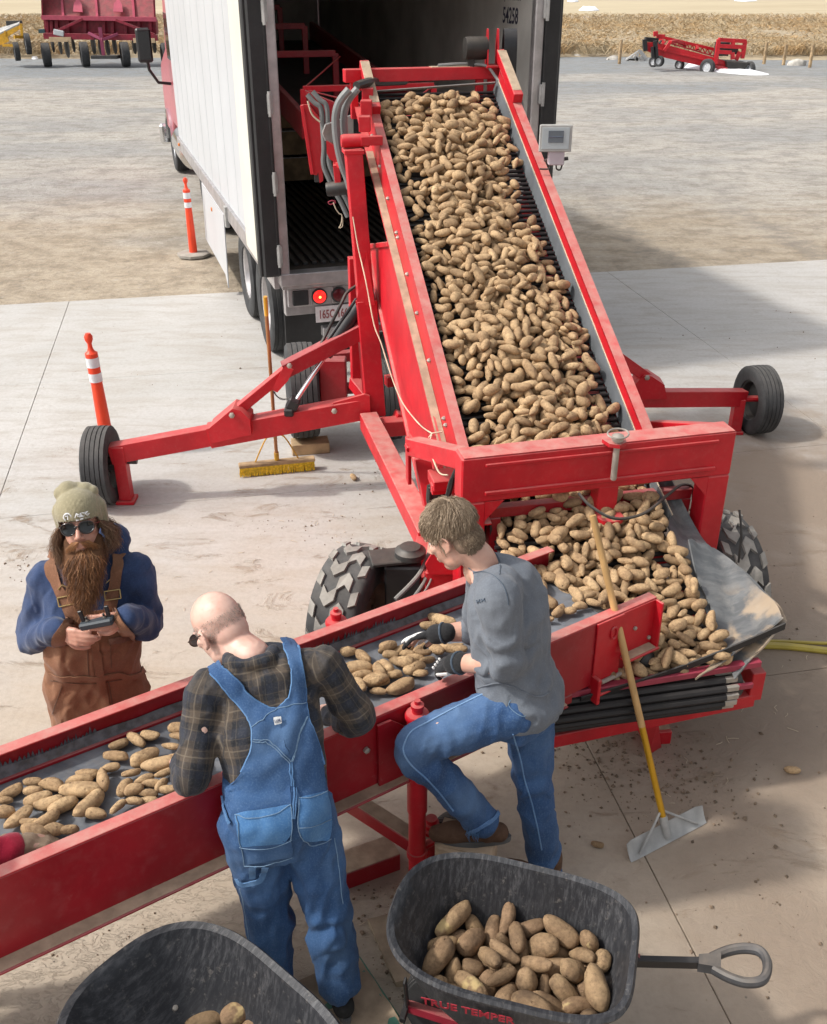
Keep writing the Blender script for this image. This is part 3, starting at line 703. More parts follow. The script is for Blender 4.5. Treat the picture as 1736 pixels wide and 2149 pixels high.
# tube stubs and plates at the top end
for l, hh in ((-.515, .13), (.52, .20)):
    mb = MB(); mb.beam(Cc(4.55, l, hh), Cc(5.12, l, hh+.01), .07, .07, (0, 0, 1)); mb.build('head_tube', M['red'], cv)
    mb = MB(); mb.beam(Cc(4.6, l, hh+.0365), Cc(5.1, l, hh+.0465), .064, .004, (0, 0, 1)); mb.build('dirt_layer', M['dirt_ledge'], cv)
# head cross bar on two stub posts
XB = [at(722, 158, Y=8.02), at(1046, 152, Y=8.33)]
XB[0].z = XB[1].z = (XB[0].z+XB[1].z)/2
mb = MB(); mb.beam(XB[0], XB[1], .10, .09, (0, 0, 1)); mb.build('head_cross_bar', M['red'], cv)
mb = MB(); mb.beam(XB[0].lerp(XB[1], .55)+V((0, 0, .047)), XB[1]+V((0, 0, .047)), .085, .004, (0, 0, 1)); mb.build('dirt_layer', M['dirt_ledge'], cv)
for q, l in ((.06, -.515), (.955, .52), (.875, .52)):
    a = XB[0].lerp(XB[1], q); mb = MB(); mb.beam(a, (a.x+.0, a.y, a.z-.30), .055, .055, cd); mb.build('head_post', M['red'], cv)
# drive motor, bracket plates and belt guard on the right
MC = XB[1]+V((0, .02, .0))
mb = MB()
for dx in (-.10, -.02):
    b = MC+ce*dx
    mb.prism([b+V((-.0, -.14, .04)), b+V((0, .12, .04)), b+V((0, .10, .20)), b+V((0, .02, .30)), b+V((0, -.06, .30)), b+V((0, -.13, .16))], ce*.012)
mb.beam(MC+ce*-.12+V((0, -.05, .045)), MC+ce*.02+V((0, -.05, .045)), .18, .02)
mb.build('motor_bracket', M['red'], cv)
mb = MB(); mb.lathe([(.03, -.01), (.075, 0), (.08, .02), (.08, .15), (.076, .17), (.03, .175)], MC+ce*-.10+V((0, -.05, .17)), -ce, 20); mb.box(MC+ce*-.22+V((0, -.05, .07)), (.05, .06, .06)); mb.build('drive_motor', M['grime'], cv)
gpts = [MC+ce*.03+V((0, -.02, .17))+V((0, .12*math.cos(a), .13*math.sin(a))) for a in [i*math.pi/12 for i in range(13)]]+[MC+ce*.03+V((0, -.02, -.30))+V((0, .12*math.cos(a), .13*math.sin(a))) for a in [math.pi+i*math.pi/12 for i in range(13)]]
mb = MB(); mb.prism(gpts, ce*.10); mb.build('belt_guard', M['black'], cv)
mb = MB(); mb.tube(spline([MC+ce*-.24+V((0, -.05, .06)), MC+ce*-.1+V((0, -.12, .05)), MC+ce*.0+V((0, -.2, -.05)), Cc(4.7, .54, .22), Cc(4.5, .57, .1)]), .011, 7); mb.build('motor_cable', M['grey_hose'], cv)
mb = MB(); mb.tube(spline([XB[0].lerp(XB[1], .6)+V((0, 0, .055)), XB[0].lerp(XB[1], .72)+V((0, -.01, .062)), XB[0].lerp(XB[1], .85)+V((0, -.01, .06))]), .012, 7); mb.build('motor_cable', M['grey_hose'], cv)
# ragged discharge curtain at the head
mb = MB(); mb.sheet([[Cc(4.92+.02*i, -.45+.9*j/8, .05-.02*i+.05*(j/8)) for j in range(9)] for i in range(3)], .005); mb.build('head_curtain', M['galv'], cv)
# ---------------- lower frame, axle, wheels
fz = .62
FL0, FL1 = at(776, 872, z=fz+.06), at(896, 1108, z=fz+.06)
FL0.z = FL1.z = fz
mb = MB(); mb.beam(FL0, FL1, .13, .13, (0, 0, 1), ext=.05); mb.build('frame_beam', M['red_dusty_sheen'], cv)
off = ce*1.30
mb = MB(); mb.beam(FL0+off, FL1+off*1.06, .12, .12, (0, 0, 1), ext=.1); mb.build('frame_beam', M['red'], cv)
mb = MB(); mb.beam(FL0+V((0, .02, -.05)), FL0+off+V((0, .02, -.05)), .12, .12); mb.beam(FL1+V((0, .3, -.12)), FL1+off*1.06+V((0, .3, -.12)), .10, .10); mb.build('cross_member', M['red'], cv)
# axle across the big tyres
AX = V((.02, 4.93, .46)); BX = V((1.62, 5.25, .46))
mb = MB(); mb.beam(AX, BX, .14, .14); mb.build('axle_beam', M['red'], cv)
mb = MB(); mb.beam(FL1, (AX.x+.02, AX.y, .58), .10, .10); mb.beam(Cc(1.25, -.52, -.15), (AX.x+.10, AX.y+.05, .5), .08, .08); mb.beam(Cc(1.25, .52, -.15), (BX.x-.25, BX.y, .5), .08, .08)
mb.build('axle_stay', M['red'], cv)
def wheel(c, axis, R_, W_, rim, tread, rm='galv'):
    wh = bpy.data.objects.new('wheel', None); COL.objects.link(wh); wh.parent = cv; WM[wh] = WM[cv].copy()
    wh.location = V(c)-V((CO.x, CO.y, 0)); WM[wh] = Matrix.Translation(V(c))
    tyre_parts(wh, c, axis, R_, W_, rim, tread, rm); return wh
M['rust_rim'] = mat('rusty_rim', (.10, .06, .045), .7, var=.4, bump=.2)
wheel((-.325, 4.70, .395), (.93, -.36, 0), .395, .30, .20, 'chevron', 'rust_rim')
wheel((1.80, 5.02, .415), ce, .415, .27, .21, 'chevron', 'rust_rim')
# kingpin plate, hub box, red yoke by the left big tyre
kp = at(838, 1172, z=.80)
mb = MB(); mb.box(kp+V((-.03, .02, 0)), (.26, .16, .022), Matrix.Rotation(.2, 3, 'Z'), .006); mb.lathe([(.085, 0), (.085, .03), (.06, .045), (.055, .055), (.001, .06)], kp+V((.06, .02, .01)), (0, 0, 1), 20); mb.build('kingpin_plate', M['dark_steel'], cv)
mb = MB(); mb.box(kp+V((.02, .03, -.22)), (.20, .16, .38), None, .01); mb.build('hub_housing', M['black'], cv)
mb = MB(); mb.box(kp+V((.24, .02, -.24)), (.20, .20, .40), None, .008); mb.box(kp+V((.42, .12, -.10)), (.22, .20, .12), None, .008); mb.prism([kp+V((.14, -.1, .02)), kp+V((.20, -.1, .14)), kp+V((.26, -.1, .10)), kp+V((.3, -.1, -.04)), kp+V((.16, -.1, -.04))], (0, .02, 0)); mb.build('yoke_bracket', M['red'], cv)
for (a, b, c_), r in ((((905, 1150), (880, 1205), (830, 1258)), .013), (((908, 1155), (893, 1215), (862, 1262)), .010), (((910, 1160), (905, 1215), (880, 1258)), .006)):
    mb = MB(); mb.tube(spline([at(*a, Y=4.75), at(*b, Y=4.55), at(*c_, Y=4.42)]), r, 8); mb.build('hydraulic_hose', M['grey_hose'], cv)
# ---------------- gantry yoke over the hopper with coupling pin
G0, G1 = V((.237, 4.397, 1.50)), V((1.675, 4.739, 1.50))
ge = (G1-G0).normalized(); gd = V((-ge.y, ge.x, 0)); up = V((0, 0, 1))
mb = MB(); mb.beam(G0+gd*.065-up*.125, G1+gd*.065-up*.125, .13, .25, up, .008); gb = mb.build('gantry_bar', M['red'], cv)
mb = MB(); mb.beam(G0+ge*.12-up*.045-gd*.004, G1-ge*.1-up*.045-gd*.004, .012, .018, up); mb.beam(G0+ge*.12-up*.198-gd*.006, G1-ge*.1-up*.198-gd*.006, .016, .022, up); mb.build('stiffening_rib', M['red'], gb)
mb = MB(); mb.beam(G0+ge*.01+gd*.065+up*.002, G1-ge*.01+gd*.065+up*.002, .125, .004, up, .001); mb.build('dusty_sheen_top', M['red_dusty_sheen'], gb)  # pale strip: dust and sun sheen painted on the gantry top
for g, sgn in ((G0+ge*.065, 1), (G1-ge*.065, -1)):
    mb = MB(); mb.beam(g+gd*.065-up*.25, g+gd*.065-up*1.0, .13, .13, gd, .008); mb.build('gantry_post', M['red'], cv)
    mb = MB(); mb.prism([g+ge*sgn*.06-up*.25-gd*.0, g+ge*sgn*.16-up*.25-gd*.0, g+ge*sgn*.06-up*.36-gd*.0], gd*.02); mb.build('corner_gusset', M['red'], cv)
aL = at(868, 936, Y=5.12); aR = at(1372, 900, Y=5.45)
mb = MB(); mb.beam(G0+ge*.05+gd*.13-up*.06, aL, .085, .10, up); mb.build('gantry_arm', M['red_dusty_sheen'], cv)
mb = MB(); mb.beam(G1-ge*.05+gd*.13-up*.06, aR, .085, .10, up); mb.build('gantry_arm', M['red'], cv)
mb = MB(); mb.beam(aL+V((-.03, 0, .04)), at(858, 1010, Y=5.2), .022, .07, cd); mb.lathe([(.016, -.03), (.016, .03)], aL+V((-.03, -.02, .0)), cd, 8); mb.build('arm_link', M['red'], cv)
mb = MB(); mb.beam(at(885, 960, Y=5.25), at(905, 1060, Y=5.15), .09, .09, cd); mb.beam(at(912, 950, Y=5.5), at(925, 1040, Y=5.4), .05, .09, cd); mb.build('hopper_post', M['red'], cv)
mb = MB(); mb.box(at(945, 1005, Y=4.9), (.22, .16, .06), Matrix.Rotation(CHD, 3, 'Z')); mb.box(at(943, 1022, Y=4.86), (.20, .05, .06), Matrix.Rotation(CHD, 3, 'Z')); mb.build('valve_plate', M['red'], cv)
mb = MB()
for i in range(4): mb.box(at(905+i*8, 1035+8*(i % 2), Y=4.95), (.035, .05, .10), None, .01)
mb.tube(spline([at(903, 1018, Y=4.95), at(901, 1045, Y=4.93), at(903, 1060, Y=4.92)]), .018, 8)
mb.build('control_valve', M['grime'], cv)
for pts, r in (([(964, 975), (952, 1000), (945, 1030), (932, 1060)], .013), ([(960, 985), (946, 1010), (938, 1040), (926, 1062)], .010)):
    mb = MB(); mb.tube(spline([at(x, y, Y=4.6) for x, y in pts]), r, 8); mb.build('hydraulic_hose', M['black_hose'], cv)
# coupling: tab with dropped pin, lower lug with its hole painted dark
gm = G0.lerp(G1, .535)
mb = MB(); mb.prism([gm+gd*-.0+V((-.06, 0, .008)), gm-gd*.05+ge*-.045+up*.008, gm-gd*.075+up*.008, gm-gd*.05+ge*.045+up*.008, gm+V((.06, 0.01, .008))], up*.02); mb.build('pin_tab', M['red_dusty_sheen'], cv)
mb = MB(); mb.lathe([(.014, -.20), (.016, -.19), (.016, .02), (.03, .02), (.03, .045), (.02, .05), (.001, .052)], gm-gd*.04+up*.02, up, 14); mb.build('coupling_pin', M['steel'], cv)
mb = MB(); mb.tube([gm-gd*.04+up*.075+ge*.055*math.cos(a)+gd*.035*math.sin(a)+up*.012*math.sin(a) for a in [i*2*math.pi/20 for i in range(20)]], .0045, 6, closed=True); mb.build('pin_clip', M['steel'], cv)
lb_ = gm-gd*.0-up*.25
mb = MB(); mb.box(lb_+gd*.05-up*.07, (.11, .10, .16), Matrix.Rotation(math.atan2(ge.y, ge.x), 3, 'Z')); mb.build('lug_post', M['red'], cv)
o_ = [lb_-up*.16+gd*.09+ge*-.065, lb_-up*.16-gd*.02+ge*-.07]+[lb_-up*.16-gd*.05+ge*.07*math.cos(a)-gd*.06*math.sin(a) for a in [math.pi-i*math.pi/8 for i in range(9)]]+[lb_-up*.16+gd*.09+ge*.065]
mb = MB(); mb.prism(o_, up*.022); mb.build('coupling_lug', M['red'], cv)
mb = MB(); mb.lathe([(.022, 0), (.022, .001)], lb_-up*.1365-gd*.06, up, 16); mb.build('lug_hole_shade', M['grime'], cv)  # flat dark disc painted for the shade inside the hole
# inner hoop over the hopper
ha, hb = at(1025, 1073, Y=4.50), at(1447, 1031, Y=4.86)
mb = MB(); mb.beam(ha, hb, .055, .06, up); mb.beam(ha+ge*.03-up*.03, ha+ge*.03-up*.30, .06, .06, gd); mb.beam(hb-ge*.03-up*.03, hb-ge*.05-up*.22-gd*.02, .06, .06, gd); mb.beam(hb-ge*.03-up*.03, hb-ge*.15-up*.15, .05, .05, gd)
mb.build('hopper_hoop', M['red_dark'], cv)
mb = MB(); mb.tube(spline([at(1215, 1035, Y=4.5), at(1240, 1062, Y=4.42), at(1290, 1088, Y=4.36), at(1350, 1078, Y=4.45), at(1400, 1040, Y=4.65), at(1430, 1018, Y=4.82), at(1452, 1022, Y=4.86), at(1455, 1050, Y=4.9)]), .008, 7); mb.build('control_cable', M['black_hose'], cv)
# cables down the right gantry post
for k, pts in enumerate(([(1480, 1000), (1488, 1050), (1480, 1120), (1470, 1150)], [(1492, 1000), (1480, 1060), (1490, 1110), (1478, 1160)], [(1500, 1000), (1496, 1060), (1470, 1100), (1462, 1090)], [(1478, 1030), (1460, 1060), (1448, 1072)])):
    mb = MB(); mb.tube(spline([at(x, y, Y=4.88+.02*k) for x, y in pts]), .008, 6); mb.build('control_cable', M['black_hose'], cv)
mb = MB(); mb.tube(spline([at(1552, 1070, Y=4.78), at(1556, 1120, Y=4.72), at(1550, 1180, Y=4.7)]), .007, 6); mb.build('control_cable', M['black_hose'], cv)
# tail frame below the roller
ta0, ta1 = at(1120, 1549, Y=3.60), at(1576, 1471, Y=3.93)
ta0.z = ta1.z = (ta0.z+ta1.z)/2
mb = MB(); mb.beam(ta0, ta1, .06, .075, up); mb.build('tail_beam', M['red'], cv)
mb = MB(); mb.beam(ta0+cd*.15-up*.0, ta1+cd*.15, .20, .03, up); mb.build('dirt_tray', M['dirt_ledge'], cv)
mb = MB(); mb.beam(ta1+up*.0, ta1+up*.17-cd*.0, .07, .06, cd); mb.beam(ta0, ta0+up*.2, .06, .06, cd); mb.beam(ta1+up*.1, ta1+cd*.9+up*.1, .05, .08, up); mb.beam(ta0+up*.1, ta0+cd*1.0+up*.1, .05, .08, up); mb.build('tail_upright', M['red'], cv)
mb = MB(); mb.beam(Cc(-.02, -.50, .02)+up*-.01, Cc(.0, .60, .03), .04, .035, up); mb.beam(Cc(-.07, -.5, -.055), Cc(-.07, .56, -.05), .02, .03, up); mb.build('edge_bar', M['maroon'], cv)
st = at(1355, 1590, z=.0)
mb = MB(); mb.prism([ta0.lerp(ta1, .47)+V((0, 0, -.03)), ta0.lerp(ta1, .56)+V((0, 0, -.03)), st+V((.10, .08, .0)), st+V((.02, .02, 0))], cd*.012)
mb.beam(st+V((.085, .10, .03)), st+V((.05, .40, .03)), .14, .10, up); mb.beam(ta0.lerp(ta1, .62)+cd*.1, st+V((.1, .25, .05)), .06, .06, cd); mb.build('tail_stand', M['red'], cv)
mb = MB(); mb.beam(st+V((.085, .12, .083)), st+V((.05, .39, .083)), .13, .006, up); mb.build('dirt_layer', M['dirt_ledge'], cv)
# curled rubber flaps at the hopper corner
def flap():
    t = NT('dusty_rubber_flap'); P = t.obj()
    n1 = t.noise(P, 3.2, 5, .55, .4); n2 = t.noise(t.stretch(P, (3, 9, 3)), 3, 5, .6)
    c = t.mix(t.ramp(n2, .35, .7), (.095, .10, .104), (.155, .16, .162))
    s = t.n('SeparateXYZ'); t.l(P, s.inputs[0])
    b = t.math('MULTIPLY', t.ramp(t.math('ADD', s.outputs[1], t.math('MULTIPLY', n1, .5)), .86, .62), t.ramp(n1, .46, .56))
    c = t.mix(t.math('MULTIPLY', b, .75), c, (.44, .33, .22))
    c = t.mix(t.math('MULTIPLY', t.ramp(t.noise(P, 5, 7, .7, .5), .5, .7), .3), c, (.34, .32, .29))
    t.put(c, t.b.inputs['Base Color']); t.put(t.math('SUBTRACT', .5, t.math('MULTIPLY', n2, .15)), t.b.inputs['Roughness'])
    t.l(t.bump(n2, .10, .01), t.b.inputs['Normal']); return t.m
M['flap'] = flap()
def loft2(name, A, B, bulge, th, nu=20, nv=9):
    A = spline(A, 5); B = spline(B, 5); g = []
    m = min(len(A), len(B))
    for i in range(m):
        row = []
        for j in range(nv+1):
            q = j/nv; p = A[i].lerp(B[i], q); k = math.sin(math.pi*q)*.05*math.sin(math.pi*i/(m-1))
            row.append(p-up*k+V((0, 0, .008*math.sin(i*.7+j*1.3))))
        g.append(row)
    mb = MB(); mb.sheet(g, th); return mb.build(name, M['flap'], cv, sharp=60)
fa = [Cc(1.42, .478, .09), Cc(1.20, .472, .05), Cc(.85, .466, .03), Cc(.5, .462, .025), Cc(.2, .46, .02), Cc(-.06, .45, .02)]
fb = [Cc(1.42, .50, .19), at(1458, 1104, Y=4.72), at(1518, 1166, Y=4.48), at(1585, 1218, Y=4.28), at(1628, 1264, Y=4.08), at(1652, 1300, Y=3.92)]
loft2('rubber_flap', fa, fb, .012, .008)
fa2 = [Cc(.72, .50, .10), Cc(.55, .49, .05), Cc(.3, .48, .035), Cc(.08, .40, .032), Cc(-.05, .25, .03)]
fb2 = [at(1500, 1148, Y=4.5), at(1560, 1200, Y=4.30), at(1612, 1250, Y=4.08), at(1638, 1284, Y=3.93), at(1642, 1296, Y=3.90)]
loft2('rubber_flap', fa2, fb2, .015, .008)
mb = MB(); mb.sheet([[Cc(-.05, -.30, .02-.05*j/2).lerp(at(1648, 1306, Y=3.85)-up*.035*j/2, i/10)-up*.03*math.sin(math.pi*i/10) for j in range(3)] for i in range(11)], .008); mb.build('rubber_lip', M['rubber'], cv)
# ---------------- lift mast on the left
m0, m1 = at(787, 862, Y=7.05), at(741, 312, Y=7.22)
mb = MB(); mb.beam(m0-up*.03, m1, .115, .115, ce.cross(up)); mb.build('lift_mast', M['red'], cv)
mm = m0.lerp(m1, .45)
mb = MB(); mb.beam(m0-up*.03, mm, .145, .145, ce.cross(up)); mb.prism([mm+V((-.07, -.075, -.02)), mm+V((.07, -.075, -.02)), mm+V((.02, -.075, .35))], (0, .03, 0)); mb.build('mast_sleeve', M['red'], cv)
mb = MB(); mb.beam(m1-up*.03, m1+up*.0, .14, .14, ce.cross(up)); mb.lathe([(.04, -.02), (.045, 0), (.045, .17), (.03, .18)], m1+V((-.06, 0, .05)), ce, 14); mb.beam(m1+V((.05, .0, .05)), m1+V((.20, .04, .05)), .05, .06); mb.build('mast_head', M['red'], cv)
for dy, h in ((0, .28), (.22, .36), (.4, .30)):
    mb = MB(); mb.box(m1+V((.08+.02*dy, .1+dy, .15+dy*.35)), (.08, .10, .10)); mb.build('mast_bracket', M['red'], cv)
m2, m3 = at(747, 800, Y=7.45), at(741, 540, Y=7.5)
mb = MB(); mb.beam(m2, m3, .07, .10, ce.cross(up)); mb.beam(m2+V((0, .0, .0)), m0+V((0, .1, .0)), .12, .10); mb.beam(m3, m3.lerp(m2, .3)+V((.16, -.1, -.05)), .05, .06); mb.build('rear_mast_leg', M['red'], cv)
# frame behind the mast seen under the guard
mb = MB(); mb.beam(at(825, 880, Y=7.0), at(880, 900, Y=7.05), .10, .14); mb.beam(at(810, 800, Y=7.2), at(880, 790, Y=7.3), .08, .08); mb.build('cross_member', M['red'], cv)
# ---------------- left outrigger
oc = V((-2.36, 6.82, .30))
k0, k1 = at(232, 952, Y=6.80), at(775, 852, Y=7.02)
mb = MB(); mb.beam(k0, k0.lerp(k1, .42), .10, .145, up); arm = mb.build('outrigger_arm', M['red'], cv)
mb = MB(); mb.beam(k0.lerp(k1, .38), k1, .125, .165, up); mb.build('arm_sleeve', M['red'], arm)
lg = at(252, 952, Y=6.80)
mb = MB(); mb.beam(lg+V((.0, 0, .07)), V((lg.x+.0, lg.y, .03)), .09, .10, (0, 1, 0)); mb.box((lg.x, lg.y, .015), (.14, .14, .03)); mb.build('outrigger_leg', M['red'], cv)
mb = MB(); mb.lathe([(.03, 0), (.03, .22)], V((oc.x+.05, oc.y, .34)), (1, 0, 0), 12); mb.box((lg.x-.11, lg.y, .30), (.12, .06, .05)); mb.build('outrigger_axle', M['dark_steel'], cv)
wheel(oc, (.99, .06, 0), .30, .20, .17, 'rib', 'dark_steel')
yb = 6.86-.07
mb = MB(); mb.prism([at(x, y, Y=yb) for x, y in ((438, 900), (488, 858), (505, 862), (524, 880), (528, 912), (441, 932))], (0, .19, 0)); mb.build('arm_gusset', M['red'], arm)
mb = MB(); mb.lathe([(.022, 0), (.022, .014), (.012, .02)], at(487, 871, Y=yb-.005), (0, -1, 0), 6); mb.lathe([(.022, 0), (.022, .014), (.012, .02)], at(702, 862, Y=6.92), (0, -1, 0), 6); mb.lathe([(.02, 0), (.02, .014), (.01, .02)], at(608, 767, Y=6.9), (0, -1, 0), 6); mb.build('pivot_bolt', M['steel'], cv)
mb = MB(); mb.beam(at(483, 874, Y=6.87), at(612, 768, Y=7.0), .06, .075, up); mb.build('arm_brace', M['red'], cv)
mb = MB(); mb.beam(at(597, 776, Y=6.98), at(765, 690, Y=7.12), .10, .11, up); mb.beam(at(600, 765, Y=7.0), at(760, 678, Y=7.14), .02, .05, up); mb.build('arm_brace', M['red_dark'], cv)
mb = MB(); mb.prism([at(x, y, Y=6.93) for x, y in ((596, 768), (616, 776), (604, 800), (582, 824), (571, 818))], (0, .05, 0)); mb.build('lock_plate', M['red'], cv)
mb = MB(); mb.prism([at(x, y, Y=6.95) for x, y in ((692, 862), (700, 846), (765, 828), (776, 832), (778, 880), (705, 878))], (0, .03, 0)); mb.build('pivot_cheek', M['red'], arm)
h0, h1, h2 = at(618, 846, Y=6.93), at(684, 745, Y=7.06), at(760, 634, Y=7.16)
mb = MB(); mb.tube([h0, h1], .018, 12); mb.build('ram_rod', M['chrome'], cv)
mb = MB(); mb.tube([h1, h1.lerp(h2, .04), h2], [.045, .05, .05], 16); mb.tube([h1+V((-.04, -.02, .03)), h2+V((-.04, -.02, .03))], .012, 8); mb.build('ram_barrel', M['black'], cv)
mb = MB(); mb.box(h0+V((-.01, 0, 0)), (.09, .10, .09), Matrix.Rotation(.5, 3, 'Y'), .015); mb.box(h0+V((-.04, 0, -.06)), (.07, .12, .06), None, .01); mb.build('ram_clevis', M['black'], cv)
mb = MB(); mb.tube(spline([at(673, 724, Y=7.05), at(690, 690, Y=7.1), at(715, 640, Y=7.1), at(728, 615, Y=7.15), at(748, 600, Y=7.2)]), .012, 8); mb.build('hydraulic_hose', M['black_hose'], cv)
mb = MB()
cp = spline([at(575, 822, Y=6.93), at(582, 832, Y=6.92), at(594, 838, Y=6.92), at(606, 836, Y=6.92)], 4)
for i, q in enumerate(cp): mb.box(q, (.018, .006, .009) if i % 2 else (.018, .012, .005), Matrix.Rotation(.5*(1 if i < 6 else -1), 3, 'Y'), .002)
mb.build('safety_chain', M['dark_steel'], cv)
# ---------------- right outrigger
rc = at(1588, 850, Y=8.13); rc.z = .30
r0, r1 = at(1330, 835, Y=7.7), at(1560, 834, Y=8.12)
mb = MB(); mb.beam(r0, r1, .10, .14, up); arm2 = mb.build('outrigger_arm', M['red'], cv)
mb = MB(); mb.prism([at(x, y, Y=7.66) for x, y in ((1328, 812), (1352, 788), (1368, 790), (1395, 808), (1400, 838), (1333, 838))], (0, .17, 0)); mb.build('arm_gusset', M['red'], arm2)
mb = MB(); mb.lathe([(.022, 0), (.022, .014), (.012, .02)], at(1358, 792, Y=7.65), (0, -1, 0), 6); mb.build('pivot_bolt', M['steel'], arm2)
mb = MB(); mb.beam(at(1358, 793, Y=7.74), at(1280, 738, Y=7.55), .07, .085, up); mb.beam(r0, r0+V((-.75, -.25, .03)), .12, .15, up); mb.build('arm_brace', M['red'], cv)
lr = at(1548, 860, Y=8.10)
mb = MB(); mb.beam((lr.x, lr.y, r1.z), (lr.x, lr.y, .03), .09, .10, (0, 1, 0)); mb.box((lr.x, lr.y, .015), (.13, .13, .03)); mb.build('outrigger_leg', M['red'], cv)
mb = MB(); mb.lathe([(.028, 0), (.028, .16)], V((lr.x+.02, lr.y, .32)), (1, 0, 0), 10); mb.build('outrigger_axle', M['red'], cv)
wheel((rc.x, rc.y, .30), (.985, .17, 0), .30, .20, .17, 'rib', 'dark_steel')
# ---------------- transport wheels under the middle
tw = at(636, 925, z=.10); TWY = tw.y
wheel((tw.x, TWY+.14, .50), (.985, .17, 0), .40, .25, .22, 'rib', 'alu')
tw2 = V((tw.x, TWY+.14, .40))+V((.985, .17, 0))*.72
wheel((tw2.x, tw2.y, .36), (.985, .17, 0), .34, .22, .2, 'rib', 'alu')
mb = MB(); mb.tube([V((tw.x, TWY+.14, .50)), V((tw.x, TWY+.14, .47))+V((.985, .17, 0))*1.7], .05, 10); mb.box(at(700, 800, Y=7.7), (.22, .12, .40), None, .01); mb.beam(at(640, 756, Y=7.8), at(770, 742, Y=7.95), .08, .08); mb.build('transport_axle', M['red_dark'], cv)
mb = MB(); mb.box(at(665, 812, Y=7.7), (.12, .10, .28), None, .02); mb.build('wheel_ram', M['grime'], cv)
# ---------------- loose string and hoses along the left side
sp = [at(x, y, Y=Y_) for x, y, Y_ in ((741, 455, 7.0), (752, 520, 6.9), (768, 590, 6.7), (785, 680, 6.5), (800, 720, 6.4), (822, 790, 6.2), (845, 845, 5.9), (880, 890, 5.5), (907, 910, 5.2))]
mb = MB(); mb.tube(spline(sp, 4), .0045, 5); mb.tube(spline([at(907, 910, Y=5.15), at(900, 935, Y=4.95), at(908, 960, Y=4.8), at(922, 992, Y=4.65), at(940, 997, Y=4.55)], 4), .0045, 5); mb.tube([at(900, 918, Y=5.14), at(908, 909, Y=5.13), at(928, 906, Y=5.14)], .0045, 5); mb.build('binder_twine', M['string'], cv)
for off_, r in ((0, .028), (.055, .026)):
    mb = MB(); mb.tube(spline([at(x, y, Y=7.35)+V((off_, off_, 0)) for x, y in ((733, 188), (712, 215), (704, 250), (708, 300), (718, 345), (728, 372), (735, 395))], 5), r, 9); mb.build('hydraulic_hose', M['grey_hose'], cv)
mb = MB(); mb.tube(spline([at(748, 180, Y=7.6), at(775, 172, Y=7.8), at(800, 172, Y=8.2), at(850, 170, Y=8.6)], 4), .03, 8); mb.build('hydraulic_hose', M['black_hose'], cv)
# ------------------------------------------------------------------ flood lamp on a bracket off the right rail
fp = at(1166, 290, Y=7.0)
fl_ = thing('flood_lamp', 'grey rectangular flood lamp on a bracket beside the inclined conveyor', 'lamp', fp)
mb = MB(); mb.box(fp+V((0, .04, 0)), (.20, .09, .155), None, .012); mb.box(fp+V((0, -.005, 0)), (.215, .02, .17), None, .006); mb.build('housing', mat('lamp_housing', (.38, .38, .37), .45, var=.1, dust=.2), fl_)
mb = MB(); mb.box(fp+V((0, -.016, .0)), (.18, .006, .135), None, .002); mb.build('glass', mat('lamp_glass', (.36, .40, .43), .08, var=.05, spec=.8), fl_)
mb = MB(); mb.box(fp+V((0, -.0205, .012)), (.10, .003, .075), None, .001); mb.tube([fp+V((-.045, -.0225, .01)), fp+V((.045, -.0225, .01))], .004, 6); mb.build('reflector', mat('lamp_reflector', (.16, .19, .24), .2, .7), fl_)
mb = MB(); mb.box(fp+V((.015, .03, -.125)), (.105, .07, .095), None, .006); mb.box(fp+V((.01, .02, -.08)), (.03, .03, .03)); mb.build('junction_box', mat('junction_box', (.44, .38, .42), .5, var=.08), fl_)
mb = MB(); mb.tube(spline([fp+V((-.02, .03, -.17)), fp+V((-.03, .03, -.20)), fp+V((-.09, .03, -.20))], 4), .006, 6); mb.tube(spline([fp+V((.02, .03, -.17)), fp+V((.025, .03, -.20)), fp+V((.05, .03, -.205)), fp+V((.06, .03, -.17))], 4), .006, 6); mb.build('lamp_cable', M['black_hose'], fl_)
bk = Cc(4.0, .545, .05)
mb = MB(); mb.tube([fp+V((.0, .05, -.135)), bk], .012, 8); mb.tube([fp+V((.07, .05, -.14)), fp+V((.10, .05, -.135))], .012, 8); mb.build('lamp_bracket', M['dark_steel'], fl_)
# ------------------------------------------------------------------ sorting conveyor in the foreground
SA, SB = at(0, 1838, z=1.08), at(1375, 1253, z=1.08)
su = (SB-SA).normalized(); sn = V((-su.y, su.x, 0)); SL = (SB-SA).length
RS = Matrix((su, sn, up)).transposed()
def Sc(a, b, z): return SA+su*a+sn*b+V((0, 0, z-1.08))
SWD = .60; SBZ = .955
sc_ = thing('sorting_conveyor', 'low red flat belt conveyor at which the men pick over potatoes', 'conveyor', (SA.x, SA.y, 0))
X0, X1 = -1.6, SL
def sbeam(name, a0, a1, b, z, w, h, m, parent=None, bev=.004):
    mb = MB(); mb.beam(Sc(a0, b, z), Sc(a1, b, z), w, h, up, bev); return mb.build(name, M[m] if isinstance(m, str) else m, parent or sc_)
zt, zb = 1.08, .74
r_near = sbeam('side_plate', X0, X1-.0, -.006, (zt+zb)/2, .012, zt-zb, 'red_dark')  # side facing away from the sun, its shade put in by the darker red
sbeam('top_flange', X0, X1, .014, zt+.003, .052, .008, 'red_dusty_sheen')
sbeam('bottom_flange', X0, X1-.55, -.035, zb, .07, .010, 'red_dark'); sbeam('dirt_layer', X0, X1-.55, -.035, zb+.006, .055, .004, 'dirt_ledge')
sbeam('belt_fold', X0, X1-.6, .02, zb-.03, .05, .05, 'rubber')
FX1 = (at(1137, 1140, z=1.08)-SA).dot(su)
sbeam('side_plate', X0, FX1, SWD+.006, (zt+zb)/2, .012, zt-zb, 'red_dark')
